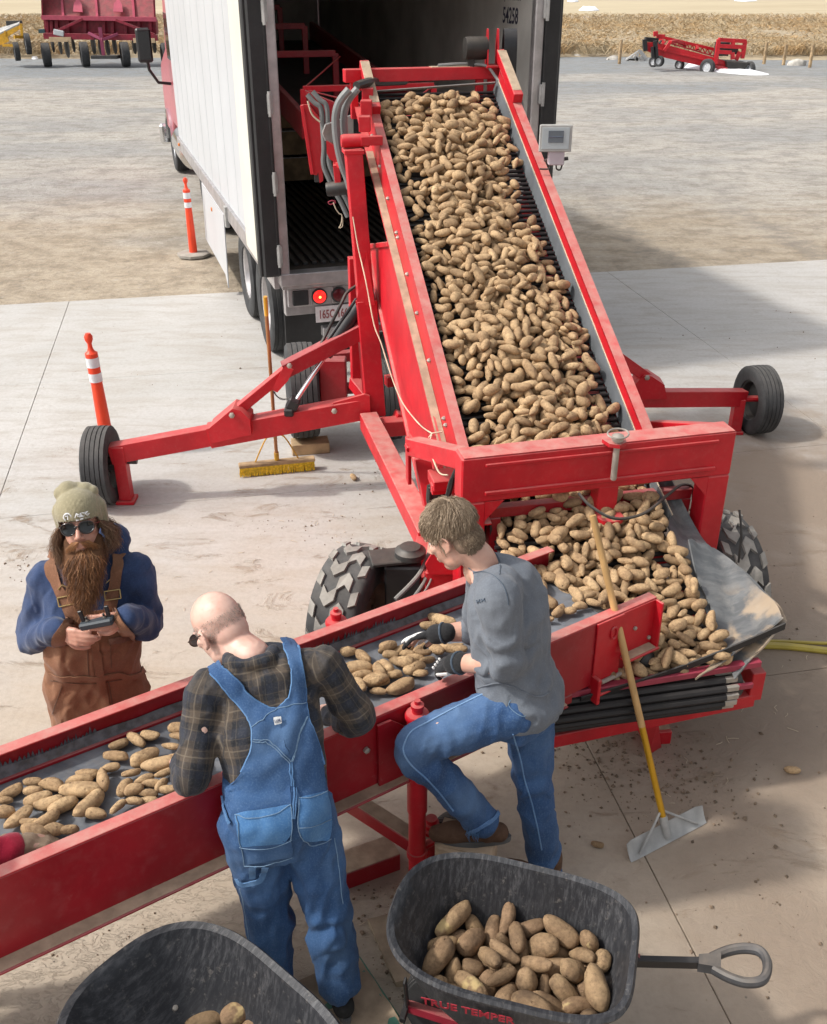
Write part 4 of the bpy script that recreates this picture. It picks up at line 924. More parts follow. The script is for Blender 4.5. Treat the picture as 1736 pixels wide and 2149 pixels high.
sbeam('top_flange', X0, FX1, SWD-.010, zt+.003, .052, .008, 'red_dusty_sheen')
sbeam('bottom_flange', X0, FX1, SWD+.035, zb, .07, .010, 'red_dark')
# belt with dusty grey face, ragged skirt along the far plate
def beltmat():
    t = NT('sorting_belt'); P = t.obj()
    n1 = t.noise(t.stretch(P, (1.5, 1.5, 1)), 3, 7, .65, .8); n2 = t.noise(P, 30, 5, .7)
    c = t.mix(t.ramp(n1, .35, .68), (.085, .095, .115), (.20, .215, .24)); c = t.mix(t.math('MULTIPLY', t.ramp(n2, .4, .75), .35), c, (.20, .17, .14))
    t.put(c, t.b.inputs['Base Color']); t.b.inputs['Roughness'].default_value = .62; t.l(t.bump(n1, .15, .01), t.b.inputs['Normal']); return t.m
M['sbelt'] = beltmat()
mb = MB(); mb.sheet([[Sc(X0+(X1-.12-X0)*i/60, .018+(SWD-.036)*j/8, SBZ-.012*math.sin(math.pi*j/8)) for j in range(9)] for i in range(61)], .008); mb.build('belt', M['sbelt'], sc_)
mb = MB(); mb.lathe([(.02, 0), (.05, .01), (.05, SWD-.05), (.02, SWD-.04)], Sc(X1-.14, .02, SBZ-.055), sn, 20); mb.lathe([(.02, 0), (.05, .01), (.05, SWD-.05), (.02, SWD-.04)], Sc(X0, .02, SBZ-.055), sn, 20); mb.build('end_roller', M['rubber'], sc_)
rg = random.Random(5); gtop = []; gbot = []
mb = MB(); a = X0; k = 0
def strip_b(a): return SWD-.02
while a < FX1-.1:
    w_ = .008+rg.random()*.012; rag = noise.noise(V((a*2.2, 0, 0))) > -.05
    t0 = SBZ+.045+.01*noise.noise(V((a*5, 1, 0))); 
    tp = t0+(.012+.03*rg.random() if rag else .004)
    mb.add([Sc(a, SWD-.004, t0), Sc(a+w_, SWD-.004, t0), Sc(a+w_*.6, SWD-.008, tp), Sc(a, SWD-.034, SBZ+.004), Sc(a+w_, SWD-.034, SBZ+.004)], [(0, 2, 1), (3, 0, 1, 4)]); a += w_
fr = mb.build('ragged_skirt', mat('frayed_skirt', (.10, .11, .13), .8, var=.5, vscale=25, dust=.3), sc_, smooth=False)
sbeam('skirt_rail', X0, FX1-.1, SWD-.030, SBZ+.006, .016, .018, 'red_dark')
# end of the conveyor: overlap plate with ring, stiff end, bolts, bearing and tension screw
pa = (at(1262, 1310, z=1.0)-SA).dot(su)
sbeam('overlap_plate', pa-.10, pa+.06, -.018, (zt+zb)/2-.035, .010, zt-zb+.07, 'red')
mb = MB(); mb.tube([Sc(pa-.0+.018*math.cos(a), -.026, 1.0+.03*math.sin(a)) for a in [i*math.pi/6 for i in range(12)]], .006, 6, closed=True); mb.build('plate_ring', M['red'], sc_)
sbeam('end_stiffener', X1-.012, X1, -.03, zt-.13, .06, .26, 'red'); sbeam('end_plate', pa+.06, X1, -.014, zt-.12, .006, .24, 'red'); sbeam('end_flange', pa+.06, X1, -.035, zt-.245, .065, .012, 'red'); sbeam('dirt_layer', pa+.07, X1-.02, -.035, zt-.236, .05, .006, 'dirt_ledge')
mb = MB()
for a, z in ((X1-.03, zt-.2), (X1-.13, zt-.11)): mb.lathe([(.010, 0), (.010, .008), (.004, .012)], Sc(a, -.018, z), -sn, 8)
mb.lathe([(.014, 0), (.014, .012), (.006, .018)], Sc((at(770, 1575, z=.95)-SA).dot(su), -.014, .95), -sn, 6)
mb.build('bolt', M['steel'], sc_)['kind'] = 'stuff'
mb = MB(); mb.lathe([(.015, 0), (.042, 0), (.046, .01), (.046, .03), (.03, .04), (.02, .05), (.001, .05)], Sc(X1-.05, -.02, zt-.31), -sn, 20); mb.build('bearing', M['dark_steel'], sc_)
mb = MB(); mb.lathe([(.011, 0), (.011, .26)], Sc(X1-.32, -.03, zt-.33), su, 10); mb.box(Sc(X1-.11, -.03, zt-.32), (.03, .04, .05), RS); mb.build('tension_screw', M['steel'], sc_)
sbeam('screw_bracket', X1-.36, X1+.02, -.03, zt-.375, .06, .012, 'red'); mb = MB(); mb.box(Sc(X1-.36, -.03, zt-.35), (.02, .07, .14), RS); mb.box(Sc(X1-.10, -.035, zt-.325), (.05, .02, .05), RS); mb.build('screw_bracket', M['red'], sc_)
sbeam('end_cross_beam', 0, .01, .3, .7, .02, .02, 'red_dark')
mb = MB(); mb.beam(Sc(X1-.5, -.01, zb-.03), Sc(X1-.5, SWD+.01, zb-.03), .06, .05); mb.beam(Sc(1.4, 0, zb-.03), Sc(1.4, SWD, zb-.03), .06, .05); mb.beam(Sc(.3, 0, zb-.03), Sc(.3, SWD, zb-.03), .06, .05)
mb.build('cross_tie', M['red_dark'], sc_)['kind'] = 'stuff'
sbeam('return_belt', X0, X1-.15, SWD/2, zb+.02, SWD-.06, .008, 'rubber')
sbeam('under_tray', X0, X1-.2, SWD/2, SBZ-.08, SWD-.03, .006, 'red_dark')
# jack post on the near side with its bracket, and the small cap of the far one
def jack(a, b, big=True):
    P0 = Sc(a, b, 0)
    mb = MB(); mb.tube([P0+up*1.04, P0+up*.56], .042, 18); mb.lathe([(.046, 0), (.050, .006), (.050, .02), (.044, .03), (.022, .034), (.022, .055), (.026, .056), (.026, .07), (.012, .074), (.012, .09), (.006, .09)], P0+up*1.04, up, 18); mb.build('jack_sleeve', M['red'], sc_)
    mb = MB(); mb.tube([P0+up*.58, P0+up*.14], .036, 16); mb.lathe([(.038, 0), (.044, .0), (.044, .03), (.038, .03)], P0+up*.30, up, 16); mb.lathe([(.018, 0), (.018, .05)], P0+up*.33+su*.035, su, 10); mb.build('jack_leg', M['red'], sc_)
ja = (at(852, 1480, z=1.05)-SA).dot(su)
jack(ja, -.062); jack(ja+.05, SWD+.06)
poly = [(ja-.16, 1.055), (ja-.10, 1.055), (ja-.03, .99), (ja-.03, .74), (ja-.16, .74)]
mb = MB(); mb.prism([Sc(a, -.02, z) for a, z in poly], -sn*.012); mb.prism([Sc(a, -.05, z) for a, z in ((ja-.03, .98), (ja+.06, .90), (ja+.06, .74), (ja-.03, .74))], -sn*.01); mb.build('jack_bracket', M['red_dark'], sc_)
mb = MB(); mb.beam(at(690, 1652, z=.27), at(893, 1782, z=.20), .075, .075, up); cb = mb.build('foot_beam', M['red_dark'], sc_)
mb = MB(); mb.beam(at(690, 1652, z=.27)+up*.040, at(893, 1782, z=.20)+up*.040, .068, .004, up); mb.build('dirt_layer', M['dirt_ledge'], cb)
q = at(905, 1775, z=.14)
mb = MB(); mb.lathe([(.020, -.14), (.045, -.06), (.045, .09), (.050, .09), (.050, .12), (.036, .125), (.036, .145), (.026, .15), (.026, .17), (.001, .17)], q, up, 18); mb.box(q+V((.06, .02, .08)), (.03, .03, .12)); mb.build('anchor_post', M['red'], sc_)
mb = MB(); mb.beam(Sc(-.4, -.01, zb), Sc(-.4, -.01, .02), .06, .06, su); mb.beam(Sc(-.4, SWD, zb), Sc(-.4, SWD, .02), .06, .06, su); mb.beam(Sc(-.4, -.01, .2), Sc(-.4, SWD, .2), .05, .05); mb.build('end_leg', M['red_dark'], sc_)
# grey ground wheel of the sorting conveyor behind the front man's raised boot
wq = at(965, 1755, z=.22)
whl = bpy.data.objects.new('wheel', None); COL.objects.link(whl); whl.parent = sc_; WM[whl] = WM[sc_]
tyre_parts(whl, wq-V((0, 0, .06)), su*.9+sn*.3, .155, .10, .08, 'rib', 'rust_rim')
# ------------------------------------------------------------------ second conveyor reaching into the trailer
h_ = thing('receiving_conveyor', 'shade-darkened red conveyor with braced hoops running inside the trailer', 'conveyor', TL(.9, 1, 0), TR_A)
for yy, (pl, pr, plo) in enumerate((((632, 186), (914, 180), 235),)):
    a, b = at(pl[0]+4, pl[1], Y=9.25), at(pr[0]-4, pr[1], Y=9.55); a.z = b.z = (a.z+b.z)/2
    mb = MB(); mb.beam(a, b, .05, .05, up); mb.beam(a, a-up*.30, .05, .05, cd); mb.beam(b, b-up*.30, .05, .05, cd); mb.build('hoop', M['red'], h_)
    HA, HB = a, b
td = V((-math.sin(TR_A), math.cos(TR_A), 0)); te = V((td.y, -td.x, 0))
for k, (dy, dz, ex) in enumerate(((1.4, .18, .35), (2.8, .36, .2), (4.2, .5, .1))):
    a, b = HA+td*dy+up*dz-te*ex*.2, HB+td*dy+up*dz-te*.55
    mb = MB(); mb.beam(a, b, .06, .06, up); mb.beam(a, a-up*.7, .06, .06, cd); mb.beam(b, b-up*.7, .06, .06, cd); mb.build('hoop', M['red_dark'], h_)  # deeper hoops take the darker red, trailer shade painted in
mb = MB(); mb.tube([HA, HB+td*1.4+up*.15-te*.5], .007, 6); mb.tube([HB+up*.0, HA-up*.25+te*.5-td*.6], .007, 6); mb.tube([HA+up*.0, HA.lerp(HB, .9)-up*.25-td*.5], .007, 6); mb.build('brace_wire', M['red_dusty_sheen'], h_)
mb = MB(); mb.beam(HA-up*.30, HA-up*.30+td*5+up*.5, .05, .22, up); mb.beam(HB-up*.30, HB-up*.30+td*5+up*.5, .05, .22, up); mb.build('side_rail', M['red_dark'], h_)
mb = MB(); mb.sheet([[(HA-up*.42).lerp(HB-up*.42, j/4)+td*(-.1+5*i/4)+up*.5*i/4 for j in range(5)] for i in range(5)], .02); mb.build('belt', M['rubber'], h_)
YH = 9.0
mb = MB(); mb.prism([at(x, y, Y=YH) for x, y in ((633, 220), (650, 220), (672, 352), (665, 368), (655, 366))], (0, .05, 0)); mb.prism([at(x, y, Y=YH-.01) for x, y in ((650, 222), (672, 250), (678, 380), (671, 384))], (0, .05, 0)); mb.beam(at(634, 220, Y=YH-.03), at(656, 366, Y=YH-.03), .03, .03); mb.build('hopper_side', M['red'], h_)
mb = MB(); mb.prism([at(x, y, Y=YH+.05) for x, y in ((640, 190), (708, 218), (712, 300), (672, 300), (650, 222))], (0, .06, 0)); mb.build('hopper_wall', M['red_dark'], h_)
mb = MB(); mb.box(at(667, 364, Y=YH+.05), (.06, .05, .14)); mb.build('hopper_bracket', M['dark_steel'], h_)
for dx in (0, .045):
    mb = MB(); mb.tube(spline([at(x, y, Y=YH-.12)+V((dx, 0, dx*.5)) for x, y in ((645, 198), (660, 215), (672, 224), (676, 240), (677, 262), (680, 310), (679, 345), (690, 375), (702, 400), (716, 425), (730, 455))], 5), .021, 9); mb.build('hydraulic_hose', M['grey_hose'], h_)
mb = MB(); mb.tube(spline([at(x, y, Y=YH-.15) for x, y in ((646, 212), (655, 240), (672, 256))], 4), .008, 6); mb.tube(spline([at(x, y, Y=YH-.3) for x, y in ((700, 425), (705, 438), (712, 448), (718, 452), (716, 470), (712, 478), (719, 474), (719, 456))], 4), .005, 5); mb.build('binder_twine', M['string'], h_)
mb = MB(); mb.tube(spline([at(x, y, Y=YH-.25) for x, y in ((705, 425), (694, 429), (689, 425), (696, 421), (704, 423))], 4), .005, 5); mb.build('red_cord', M['maroon'], h_)
# grey chute plate and red fish plate by the mast head
cs = thing('chute_plate', 'curved grey steel chute plate with a red cheek left of the conveyor head', 'chute', at(710, 300, Y=8.3))
mb = MB(); mb.sheet([[at(684+(742-684)*j/6-6*math.sin(math.pi*i/6)*(1-j/6), 262+10*math.sin(i)*.3+(300-262)*i/6*.9-22*j/6+38*i/6*(j/6), Y=8.15+.35*j/6+.05*i/6) for j in range(7)] for i in range(7)], .01); mb.build('chute', M['galv'], cs)
mb = MB(); mb.prism([at(x, y, Y=8.1) for x, y in ((685, 296), (700, 304), (720, 330), (728, 350), (706, 344), (692, 334), (686, 322))], (0, .04, 0)); mb.beam(at(706, 345, Y=8.1), at(712, 400, Y=8.1), .05, .05); mb.beam(at(722, 330, Y=8.2), at(735, 360, Y=8.2), .05, .10); mb.build('cheek_plate', M['red'], cs)
mb = MB(); mb.lathe([(.05, -.1), (.055, -.08), (.055, .08), (.05, .1)], at(712, 395, Y=8.1), (1, 0, .1), 14); mb.build('pulley', M['dark_steel'], cs)
mb = MB(); mb.beam(at(704, 345, Y=8.15), at(748, 352, Y=7.8), .04, .04); mb.build('support_arm', M['red'], cs)
# ------------------------------------------------------------------ delineator posts
def delineator(p, label, lean=(0, 0), base=True, hgt=1.07):
    o = thing('delineator_post', label, 'traffic post', p, 0, 'orange delineator posts')
    ax = V((lean[0], lean[1], 1)).normalized(); p = V(p)
    mb = MB(); mb.lathe([(.058, .03), (.052, .40), (.046, .66), (.050, .665), (.050, .80), (.044, .805), (.050, .88), (.050, .91), (.030, .925), (.020, .95), (.017, .985), (.032, 1.02), (.034, 1.045), (.020, hgt), (.001, hgt)], p, ax, 22); mb.build('tube', M['orange'], o)
    for z0, z1 in ((.672, .745), (.795, .875)):
        mb = MB(); mb.lathe([(.0515, z0), (.0515, z1)], p, ax, 22, caps=False); mb.build('reflective_band', M['reflect'], o)
    if base:
        mb = MB(); mb.lathe([(.235, 0), (.235, .035), (.20, .05), (.001, .05)], p, up, 8); mb.build('base', mat('post_base', (.30, .28, .25), .85, var=.2, dust=.3) if 'post_base' not in bpy.data.materials else bpy.data.materials['post_base'], o)
    return o
delineator(g0(407, 536), 'orange post with two reflective bands on a grey base beside the trailer', (-.01, 0))
delineator(g0(231, 957), 'nearer orange post with white bands standing behind the outrigger wheel', (-.02, 0))
# ------------------------------------------------------------------ push broom leaning on the outrigger
bc = g0(583, 990); b0 = at(503, 1000, z=0); b1 = at(662, 984, z=0)
bu = (b1-b0).normalized(); bn = V((-bu.y, bu.x, 0))
br = thing('push_broom', 'wide push broom with yellow bristles and long wooden handle', 'broom', bc)
bmid = (b0+b1)/2; BL = (b1-b0).length
mb = MB(); mb.beam(bmid-bu*BL/2+up*.095, bmid+bu*BL/2+up*.095, .065, .035, up, .008); mb.build('broom_block', M['wood'], br)
mb = MB(); rg = random.Random(3)
for i in range(110):
    for j in range(4):
        a = bmid+bu*(-BL/2+.01+(BL-.02)*i/109)+bn*(-.024+.016*j)
        e = V((a.x+rg.uniform(-.008, .008), a.y+rg.uniform(-.006, .006)-.012*(1.5-j)*.5, .003+.01*rg.random()))
        mb.beam((a.x, a.y, .085), e, .0055, .0055, bn, 0)
mb.build('bristles', M['yellow'], br, smooth=False)['kind'] = 'stuff'
hp0 = bmid+up*.12; hp1 = at(557, 624, Y=7.02)
mb = MB(); mb.tube([hp0, hp0.lerp(hp1, .5), hp1], .014, 10); hb_ = mb.build('handle', mat('broom_handle', (.40, .17, .06), .5, var=.25, vscale=3), br)
mb = MB(); mb.tube([hp0.lerp(hp1, .90), hp1+(hp1-hp0)*.004], .0152, 10); mb.build('handle_tip', M['yellow_paint'], br)
mb = MB(); mb.tube([hp0, hp0.lerp(hp1, .05)], .02, 10); mb.build('socket', M['yellow_paint'], br)
mb = MB(); j_ = hp0.lerp(hp1, .16)
for s in (-1, 1): mb.tube(spline([j_, j_+bu*.07*s-up*.012, bmid+bu*s*BL*.28+up*.115], 4), .006, 6)
mb.build('brace', M['yellow_paint'], br)
# ------------------------------------------------------------------ landscape lute leaning on the hopper
l0, l1 = g0(1328, 1806), g0(1476, 1728)
lu = (l1-l0).normalized(); ln = V((-lu.y, lu.x, 0)); lm = (l0+l1)/2; LL = (l1-l0).length+.03
lt = thing('lute', 'long aluminium lute rake with worn yellow handle leaning on the conveyor', 'rake', lm)
mb = MB(); mb.sheet([[lm+lu*(-LL/2+LL*i/14)+ln*(.055*j/5-.01)*(1 if 0 < i < 14 else .75)+up*(.004+.075*(j/5)**1.5) for j in range(6)] for i in range(15)], .004); mb.build('blade', M['galv'], lt)
q0 = lm+ln*.01+up*.02; q1 = at(1244, 1082, Y=3.84)
mb = MB(); mb.tube([q0.lerp(q1, .06), q0.lerp(q1, .37)], .0155, 12); mb.build('metal_handle', mat('gold_handle', (.55, .30, .02), .35, .5, var=.15), lt)
mb = MB(); mb.tube([q0.lerp(q1, .36), q0.lerp(q1, .7), q1], [.0165, .0165, .0155], 12); mb.build('wooden_handle', mat('lute_handle', (.50, .30, .12), .5, var=.25, vscale=3, stretch=(4, 4, .6)), lt)
mb = MB(); mb.tube([q0, q0.lerp(q1, .07)], .02, 12); mb.build('socket', M['galv'], lt)
mb = MB(); j_ = q0.lerp(q1, .09)
for s in (-1, 1): mb.tube([j_, lm+lu*s*LL*.38+up*.02-ln*.0], .006, 7)
mb.build('brace', M['galv'], lt)
# ------------------------------------------------------------------ planks, blocks, green pallet board, hoses
def plank(name, a, b, wdt, th, z, m, label, cat, bev=.004):
    a, b = V(a), V(b); a.z = b.z = z
    mb = MB(); mb.beam(a, b, wdt, th, up, bev); return tag(mb.build(name, m), label, cat)
o = thing('painted_plank', 'dusty dark red timber lying on the ground under the sorting conveyor', 'plank', g0(770, 1800))
a, b = at(690, 1822, z=.10), at(828, 1772, z=.10); b.z = a.z = .05
mb = MB(); mb.beam(a, b, .13, .10, up); mb.build('timber', M['red_dark'], o); mb = MB(); mb.beam(a+up*.051, b+up*.051, .125, .004, up); mb.build('dirt_layer', M['dirt_ledge'], o)
plank('wood_block', at(612, 938, z=.05), at(690, 932, z=.05), .16, .095, .05, M['wood'], 'rough wooden block chocked under the tall narrow tyre', 'block')
boardm = mat('muddy_board', (.34, .26, .18), .9, var=.25, vscale=9, bump=.8, bscale=25)
fa_, fb_, fc_ = at(772, 1928, z=.03), at(830, 2062, z=.03), at(960, 1965, z=.03)
o = thing('muddy_board', 'flat wooden board crusted with dried mud beside the right wheelbarrow', 'board', fa_)
mb = MB(); e1 = fb_-fa_; e2 = V((.42, .10, 0))
rows = [[fa_+e1*i/14+e2*j/14+up*(.0+.012*max(0, noise.noise(V((i*.9, j*.9, 2))))*(1 if 0 < j else 0)) for j in range(15)] for i in range(15)]
mb.sheet(rows, .035); mb.build('board', boardm, o, sharp=25)
gm_ = mat('green_paint', (.025, .16, .115), .6, var=.25, vscale=5, wear=.3, dust=.15, wearcol=(.25, .2, .15)); 
o = thing('green_crate', 'low green painted step board with a muddy top under the bald man', 'crate', g0(720, 2120))
c_ = at(725, 2112, z=.12)
Rg = Matrix.Rotation(math.radians(32), 3, 'Z')
mb = MB(); mb.box((c_.x-.05, c_.y-.02, .056), (.44, .40, .112), Rg, .03); mb.build('step', gm_, o)
rows = [[V((c_.x-.05, c_.y-.02, .115+.010*noise.noise(V((i*.5, j*.5, 4)))))+Rg@V((-.205+.41*i/12, -.185+.37*j/12, 0)) for j in range(13)] for i in range(13)]
mb = MB(); mb.sheet(rows, .006); mb.build('mud_layer', boardm, o)
hy = mat('yellow_hose', (.42, .33, .05), .6, var=.2, dust=.3)
for k, pts in enumerate(([(1560, 1352), (1600, 1354), (1660, 1357), (1740, 1366), (1800, 1372)], [(1590, 1346), (1640, 1346), (1700, 1349), (1760, 1351)])):
    mb = MB(); mb.tube(spline([at(x, y, z=.02) for x, y in pts]), (.022, .011)[k], 8)
    tag(mb.build('hose', hy), ('thick yellow hose lying on the ground right of the conveyor', 'thin yellow cord running beside the thicker yellow hose')[k], 'hose')
# ------------------------------------------------------------------ far red conveyor, grey ramp, red planter, yellow conveyor
fcv = thing('parked_conveyor', 'small parked red conveyor on white rimmed wheels at the grass edge', 'conveyor', g0(1480, 140))
YF = 43.5
def fa2_(x, y, dy=0): return at(x, y, Y=YF+dy)
gb_ = lambda x, y: at(1337+.176*x, 38.2+.176*y, Y=YF)
def fbm(name, segs, m, th):
    mb = MB()
    for (x0, y0, x1, y1, d0, d1) in segs:
        a = gb_(x0, y0); b = gb_(x1, y1); a = at(1337+.176*x0, 38.2+.176*y0, Y=YF+d0); b = at(1337+.176*x1, 38.2+.176*y1, Y=YF+d1); mb.beam(a, b, th, th, up)
    return mb.build(name, M[m], fcv)
mb = MB(); mb.prism([gb_(x, y) for x, y in ((110, 285), (250, 290), (930, 470), (1080, 520), (1060, 595), (790, 575), (330, 470), (120, 395))], (0, .1, 0)); mb.build('side_panel', M['red'], fcv)
mb = MB(); mb.beam(gb_(250, 365)-V((0, .03, 0)), gb_(1000, 545)-V((0, .03, 0)), .06, .06); mb.build('panel_rib', M['red'], fcv)
mb = MB(); mb.sheet([[at(1337+.176*(370+j*560/8), 38.2+.176*(300+j*165/8), Y=YF+1.1*i/2) for j in range(9)] for i in range(3)], .05); mb.build('belt', M['red_dark'], fcv)
fbm('top_rail', [(250, 215, 940, 375, 1.1, 1.1), (250, 215, 330, 300, 1.1, .9), (545, 290, 580, 340, 1.1, 1), (710, 325, 720, 375, 1.1, 1), (930, 380, 960, 500, 1.1, 1)], 'red', .11)
fbm('lattice', [(300+60*i, 230+15*i, 330+60*i, 300+15*i, 1.1, 1.1) for i in range(10)]+[(330+60*i, 300+15*i, 360+60*i, 245+15*i, 1.1, 1.1) for i in range(10)], 'red', .04)
fbm('lift_arm', [(320, 395, 395, 285, -.1, -.1), (395, 285, 480, 275, -.1, .3), (480, 275, 560, 310, .3, 1)], 'red', .12)
fbm('hoop', [(935, 545, 975, 250, -.1, -.1), (975, 255, 1300, 275, -.1, .1), (1290, 275, 1255, 480, .1, .1), (970, 330, 1285, 345, -.1, .1), (1140, 262, 1145, 335, 0, 0), (965, 400, 1120, 408, -.1, 0), (1140, 408, 1140, 490, 0, 0), (1230, 400, 1180, 500, .1, .1)], 'red', .14)
fbm('head_post', [(222, 155, 222, 215, .3, .3), (235, 215, 330, 220, .4, .4)], 'red', .16)
fbm('head_frame', [(90, 250, 100, 390, 0, 0), (95, 250, 250, 265, .1, .2), (215, 270, 230, 470, -.2, -.2), (190, 340, 195, 470, -.2, -.2), (270, 280, 280, 290, 0, 0)], 'black', .16)
mb = MB(); mb.prism([at(1337+.176*x, 38.2+.176*y, Y=YF-.3) for x, y in ((1070, 515), (1345, 535), (1300, 590), (1250, 660), (1085, 620))], (0, 1.2, 0)); mb.build('hopper', M['grime'], fcv)
mb = MB(); mb.prism([at(1337+.176*x, 38.2+.176*y, Y=YF-.35) for x, y in ((930, 560), (1080, 590), (1080, 620), (930, 600))], (0, .2, 0)); mb.build('hopper_lip', M['red_dark'], fcv)
mb = MB(); mb.box(at(1337+.176*1010, 38.2+.176*365, Y=YF+.5), (.5, .4, .5)); mb.box(at(1337+.176*1130, 38.2+.176*385, Y=YF+.5), (.4, .4, .25)); mb.build('motor', M['dark_steel'], fcv)
for x, y, r, dy in ((265, 512, .20, -.2), (200, 520, .20, .9), (508, 555, .19, 1.0), (840, 585, .31, -.4), (1340, 615, .31, -.2)):
    c = at(1337+.176*x, 38.2+.176*y, Y=YF+dy); c = at(1337+.176*x, 38.2+.176*y, Y=YF+dy)
    wh = bpy.data.objects.new('wheel', None); COL.objects.link(wh); wh.parent = fcv; WM[wh] = WM[fcv]
    tyre_parts(wh, c, (-.72, -.68, 0) if x < 1200 else (-.95, -.3, 0), r, .17, r*.56, 'rib', 'white')
rp = thing('grey_ramp', 'small grey steel ramp on a braced frame beside the far red conveyor', 'ramp', g0(1335, 128))
YR = at(1335, 129, z=0).y
mb = MB(); mb.sheet([[at(x0, y0, Y=YR+1.2*i), at(x1, y1, Y=YR+1.2*i)] for i, (x0, y0, x1, y1) in enumerate(((1312, 130, 1340, 109), (1316, 124, 1344, 105)))], .05); mb.sheet([[at(1340, 109, Y=YR), at(1356, 134, Y=YR)], [at(1344, 106, Y=YR+1.2), at(1363, 130, Y=YR+1.2)]], .05); mb.build('ramp_plate', M['galv'], rp)
mb = MB()
for x0, y0, x1, y1 in ((1338, 112, 1336, 131), (1320, 130, 1356, 132), (1344, 118, 1350, 131), (1330, 118, 1345, 131)): mb.beam(at(x0, y0, Y=YR-.05), at(x1, y1, Y=YR-.05), .12, .12)
mb.build('frame', M['galv'], rp)
pl = thing('potato_planter', 'wide dark red potato planter with coulter discs parked behind the truck', 'farm machine', g0(205, 118))
YP = 46.0
gp_ = lambda x, y, d=0: at(.198*x, .198*y, Y=YP+d)
M['planter_red'] = mat('planter_red', (.22, .008, .026), .5, var=.3, dust=.2)
mb = MB(); mb.prism([gp_(x, y, 1.2) for x, y in ((440, -420), (1640, -420), (1640, -20), (440, -20))], (0, .1, 0)); mb.sheet([[gp_(440, -60, .9), gp_(1640, -60, .9)], [gp_(458, 185), gp_(1650, 205)]], .06)
mb.sheet([[gp_(440, -420, 0), gp_(440, -420, 1.2)], [gp_(458, 185, 0), gp_(458, 185, 1.2)]], .06); mb.sheet([[gp_(1620, -420, 0), gp_(1620, -420, 1.2)], [gp_(1650, 205, 0), gp_(1650, 205, 1.2)]], .06); hp_ = mb.build('hopper', M['planter_red'], pl, smooth=False)
for x in (665, 1025, 1415):
    mb = MB(); mb.beam(gp_(x-12, -60, .85), gp_(x+8, 190, -.06), .10, .08, cd); mb.build('hopper_rib', mat('planter_pink', (.40, .06, .10), .5) if x == 665 else bpy.data.materials['planter_pink'], hp_)
for x in (830, 1255):
    mb = MB(); mb.prism([gp_(x-52, 128, -.02), gp_(x+50, 132, -.02), gp_(x+40, 50, .25), gp_(x+15, 5, .4), gp_(x-15, 5, .4), gp_(x-45, 45, .25)], (0, -.03, .02)); mb.build('inspection_door', bpy.data.materials['planter_pink'], hp_)
mb = MB(); mb.beam(gp_(445, 185, -.05), gp_(1660, 205, -.05), .18, .16); mb.build('tool_bar', bpy.data.materials['planter_pink'], pl)
mb = MB(); mb.prism([gp_(x, y, .3) for x, y in ((460, 200), (1650, 215), (1660, 360), (1560, 420), (560, 420), (475, 350))], (0, .4, 0)); mb.build('row_unit_panel', M['planter_red'], pl)
mb = MB(); mb.beam(gp_(470, 380, -.2), gp_(1670, 400, -.2), .22, .22); mb.build('drive_beam', M['planter_red'], pl)
for i, x in enumerate((500, 545, 600, 720, 900, 1100, 1190, 1330, 1470, 1590)):
    mb = MB(); mb.beam(gp_(x, 215, .25), gp_(x+5, 360, .2), .12, .2, cd); mb.build('row_strut', M['planter_red'], pl)
mb = MB(); mb.beam(gp_(880, 200, -.1), gp_(560, 350, -.2), .10, .10); mb.beam(gp_(1230, 210, -.1), gp_(1640, 370, -.2), .10, .10); mb.build('tie_rod', M['planter_red'], pl)
mb = MB(); mb.beam(gp_(1060, 290, -.5), gp_(1100, 590, -.6), .14, .14, cd); mb.beam(gp_(940, 350, -.3), gp_(1090, 420, -.6), .1, .1); mb.beam(gp_(1250, 360, -.3), gp_(1090, 420, -.6), .1, .1); mb.build('hitch', mat('hitch_mauve', (.25, .04, .09), .5), pl)
mb = MB(); mb.box(gp_(1120, 603, -.6), (1.1, .5, .12)); mb.build('hitch_stand', M['dark_steel'], pl)
for x, y in ((625, 348), (1525, 352)):
    mb = MB(); mb.box(gp_(x, y, -.3), (.42, .12, .22), Matrix.Rotation(.2, 3, 'Y'), .1); mb.build('seed_cover', M['white'], pl)
for x, y in ((640, 418), (1530, 430)):
    mb = MB(); mb.box(gp_(x, y, -.32), (.9, .06, .18)); mb.build('warning_plate', mat('buff_plate', (.5, .36, .22), .6) if x == 640 else bpy.data.materials['buff_plate'], pl)
for x, y, r in ((560, 475, .3), (640, 490, .32), (710, 500, .42), (780, 480, .28), (990, 470, .38), (1065, 495, .34), (1140, 500, .36), (1215, 480, .34), (1425, 480, .34), (1500, 500, .36), (1560, 505, .36), (1635, 480, .3)):
    mb = MB(); mb.lathe([(.02, -.03), (r, 0), (.02, .03)], gp_(x, y, -.1), (.8, .5, 0), 18); mb.build('coulter_disc', M['dark_steel'], pl)
for x, y, r in ((470, 440, .46), (880, 455, .48), (1310, 455, .48), (1745, 455, .46)):
    c = gp_(x, y, -.3); c.z = r
    wh = bpy.data.objects.new('wheel', None); COL.objects.link(wh); wh.parent = pl; WM[wh] = WM[pl]
    tyre_parts(wh, c, (.93, .36, 0), r, .34, r*.5, 'rib', 'rust_rim')
mb = MB(); mb.prism([gp_(x, y, .2) for x, y in ((405, 312), (470, 310), (480, 350), (410, 352))], (0, .4, 0)); mb.build('wheel_guard', mat('teal_guard', (.04, .09, .10), .5), pl)
yc = thing('yellow_conveyor', 'small yellow conveyor with a grey belt at the left edge of the yard', 'conveyor', g0(20, 115))
YY = 45.5
gy = lambda x, y, d=0: at(.198*x, .198*y, Y=YY+d)
mb = MB(); mb.prism([gy(x, y) for x, y in ((-120, 420), (210, 265), (225, 300), (80, 390), (95, 440), (0, 480), (-120, 520))], (0, .08, 0)); mb.build('side_panel', M['yellow_paint'], yc)
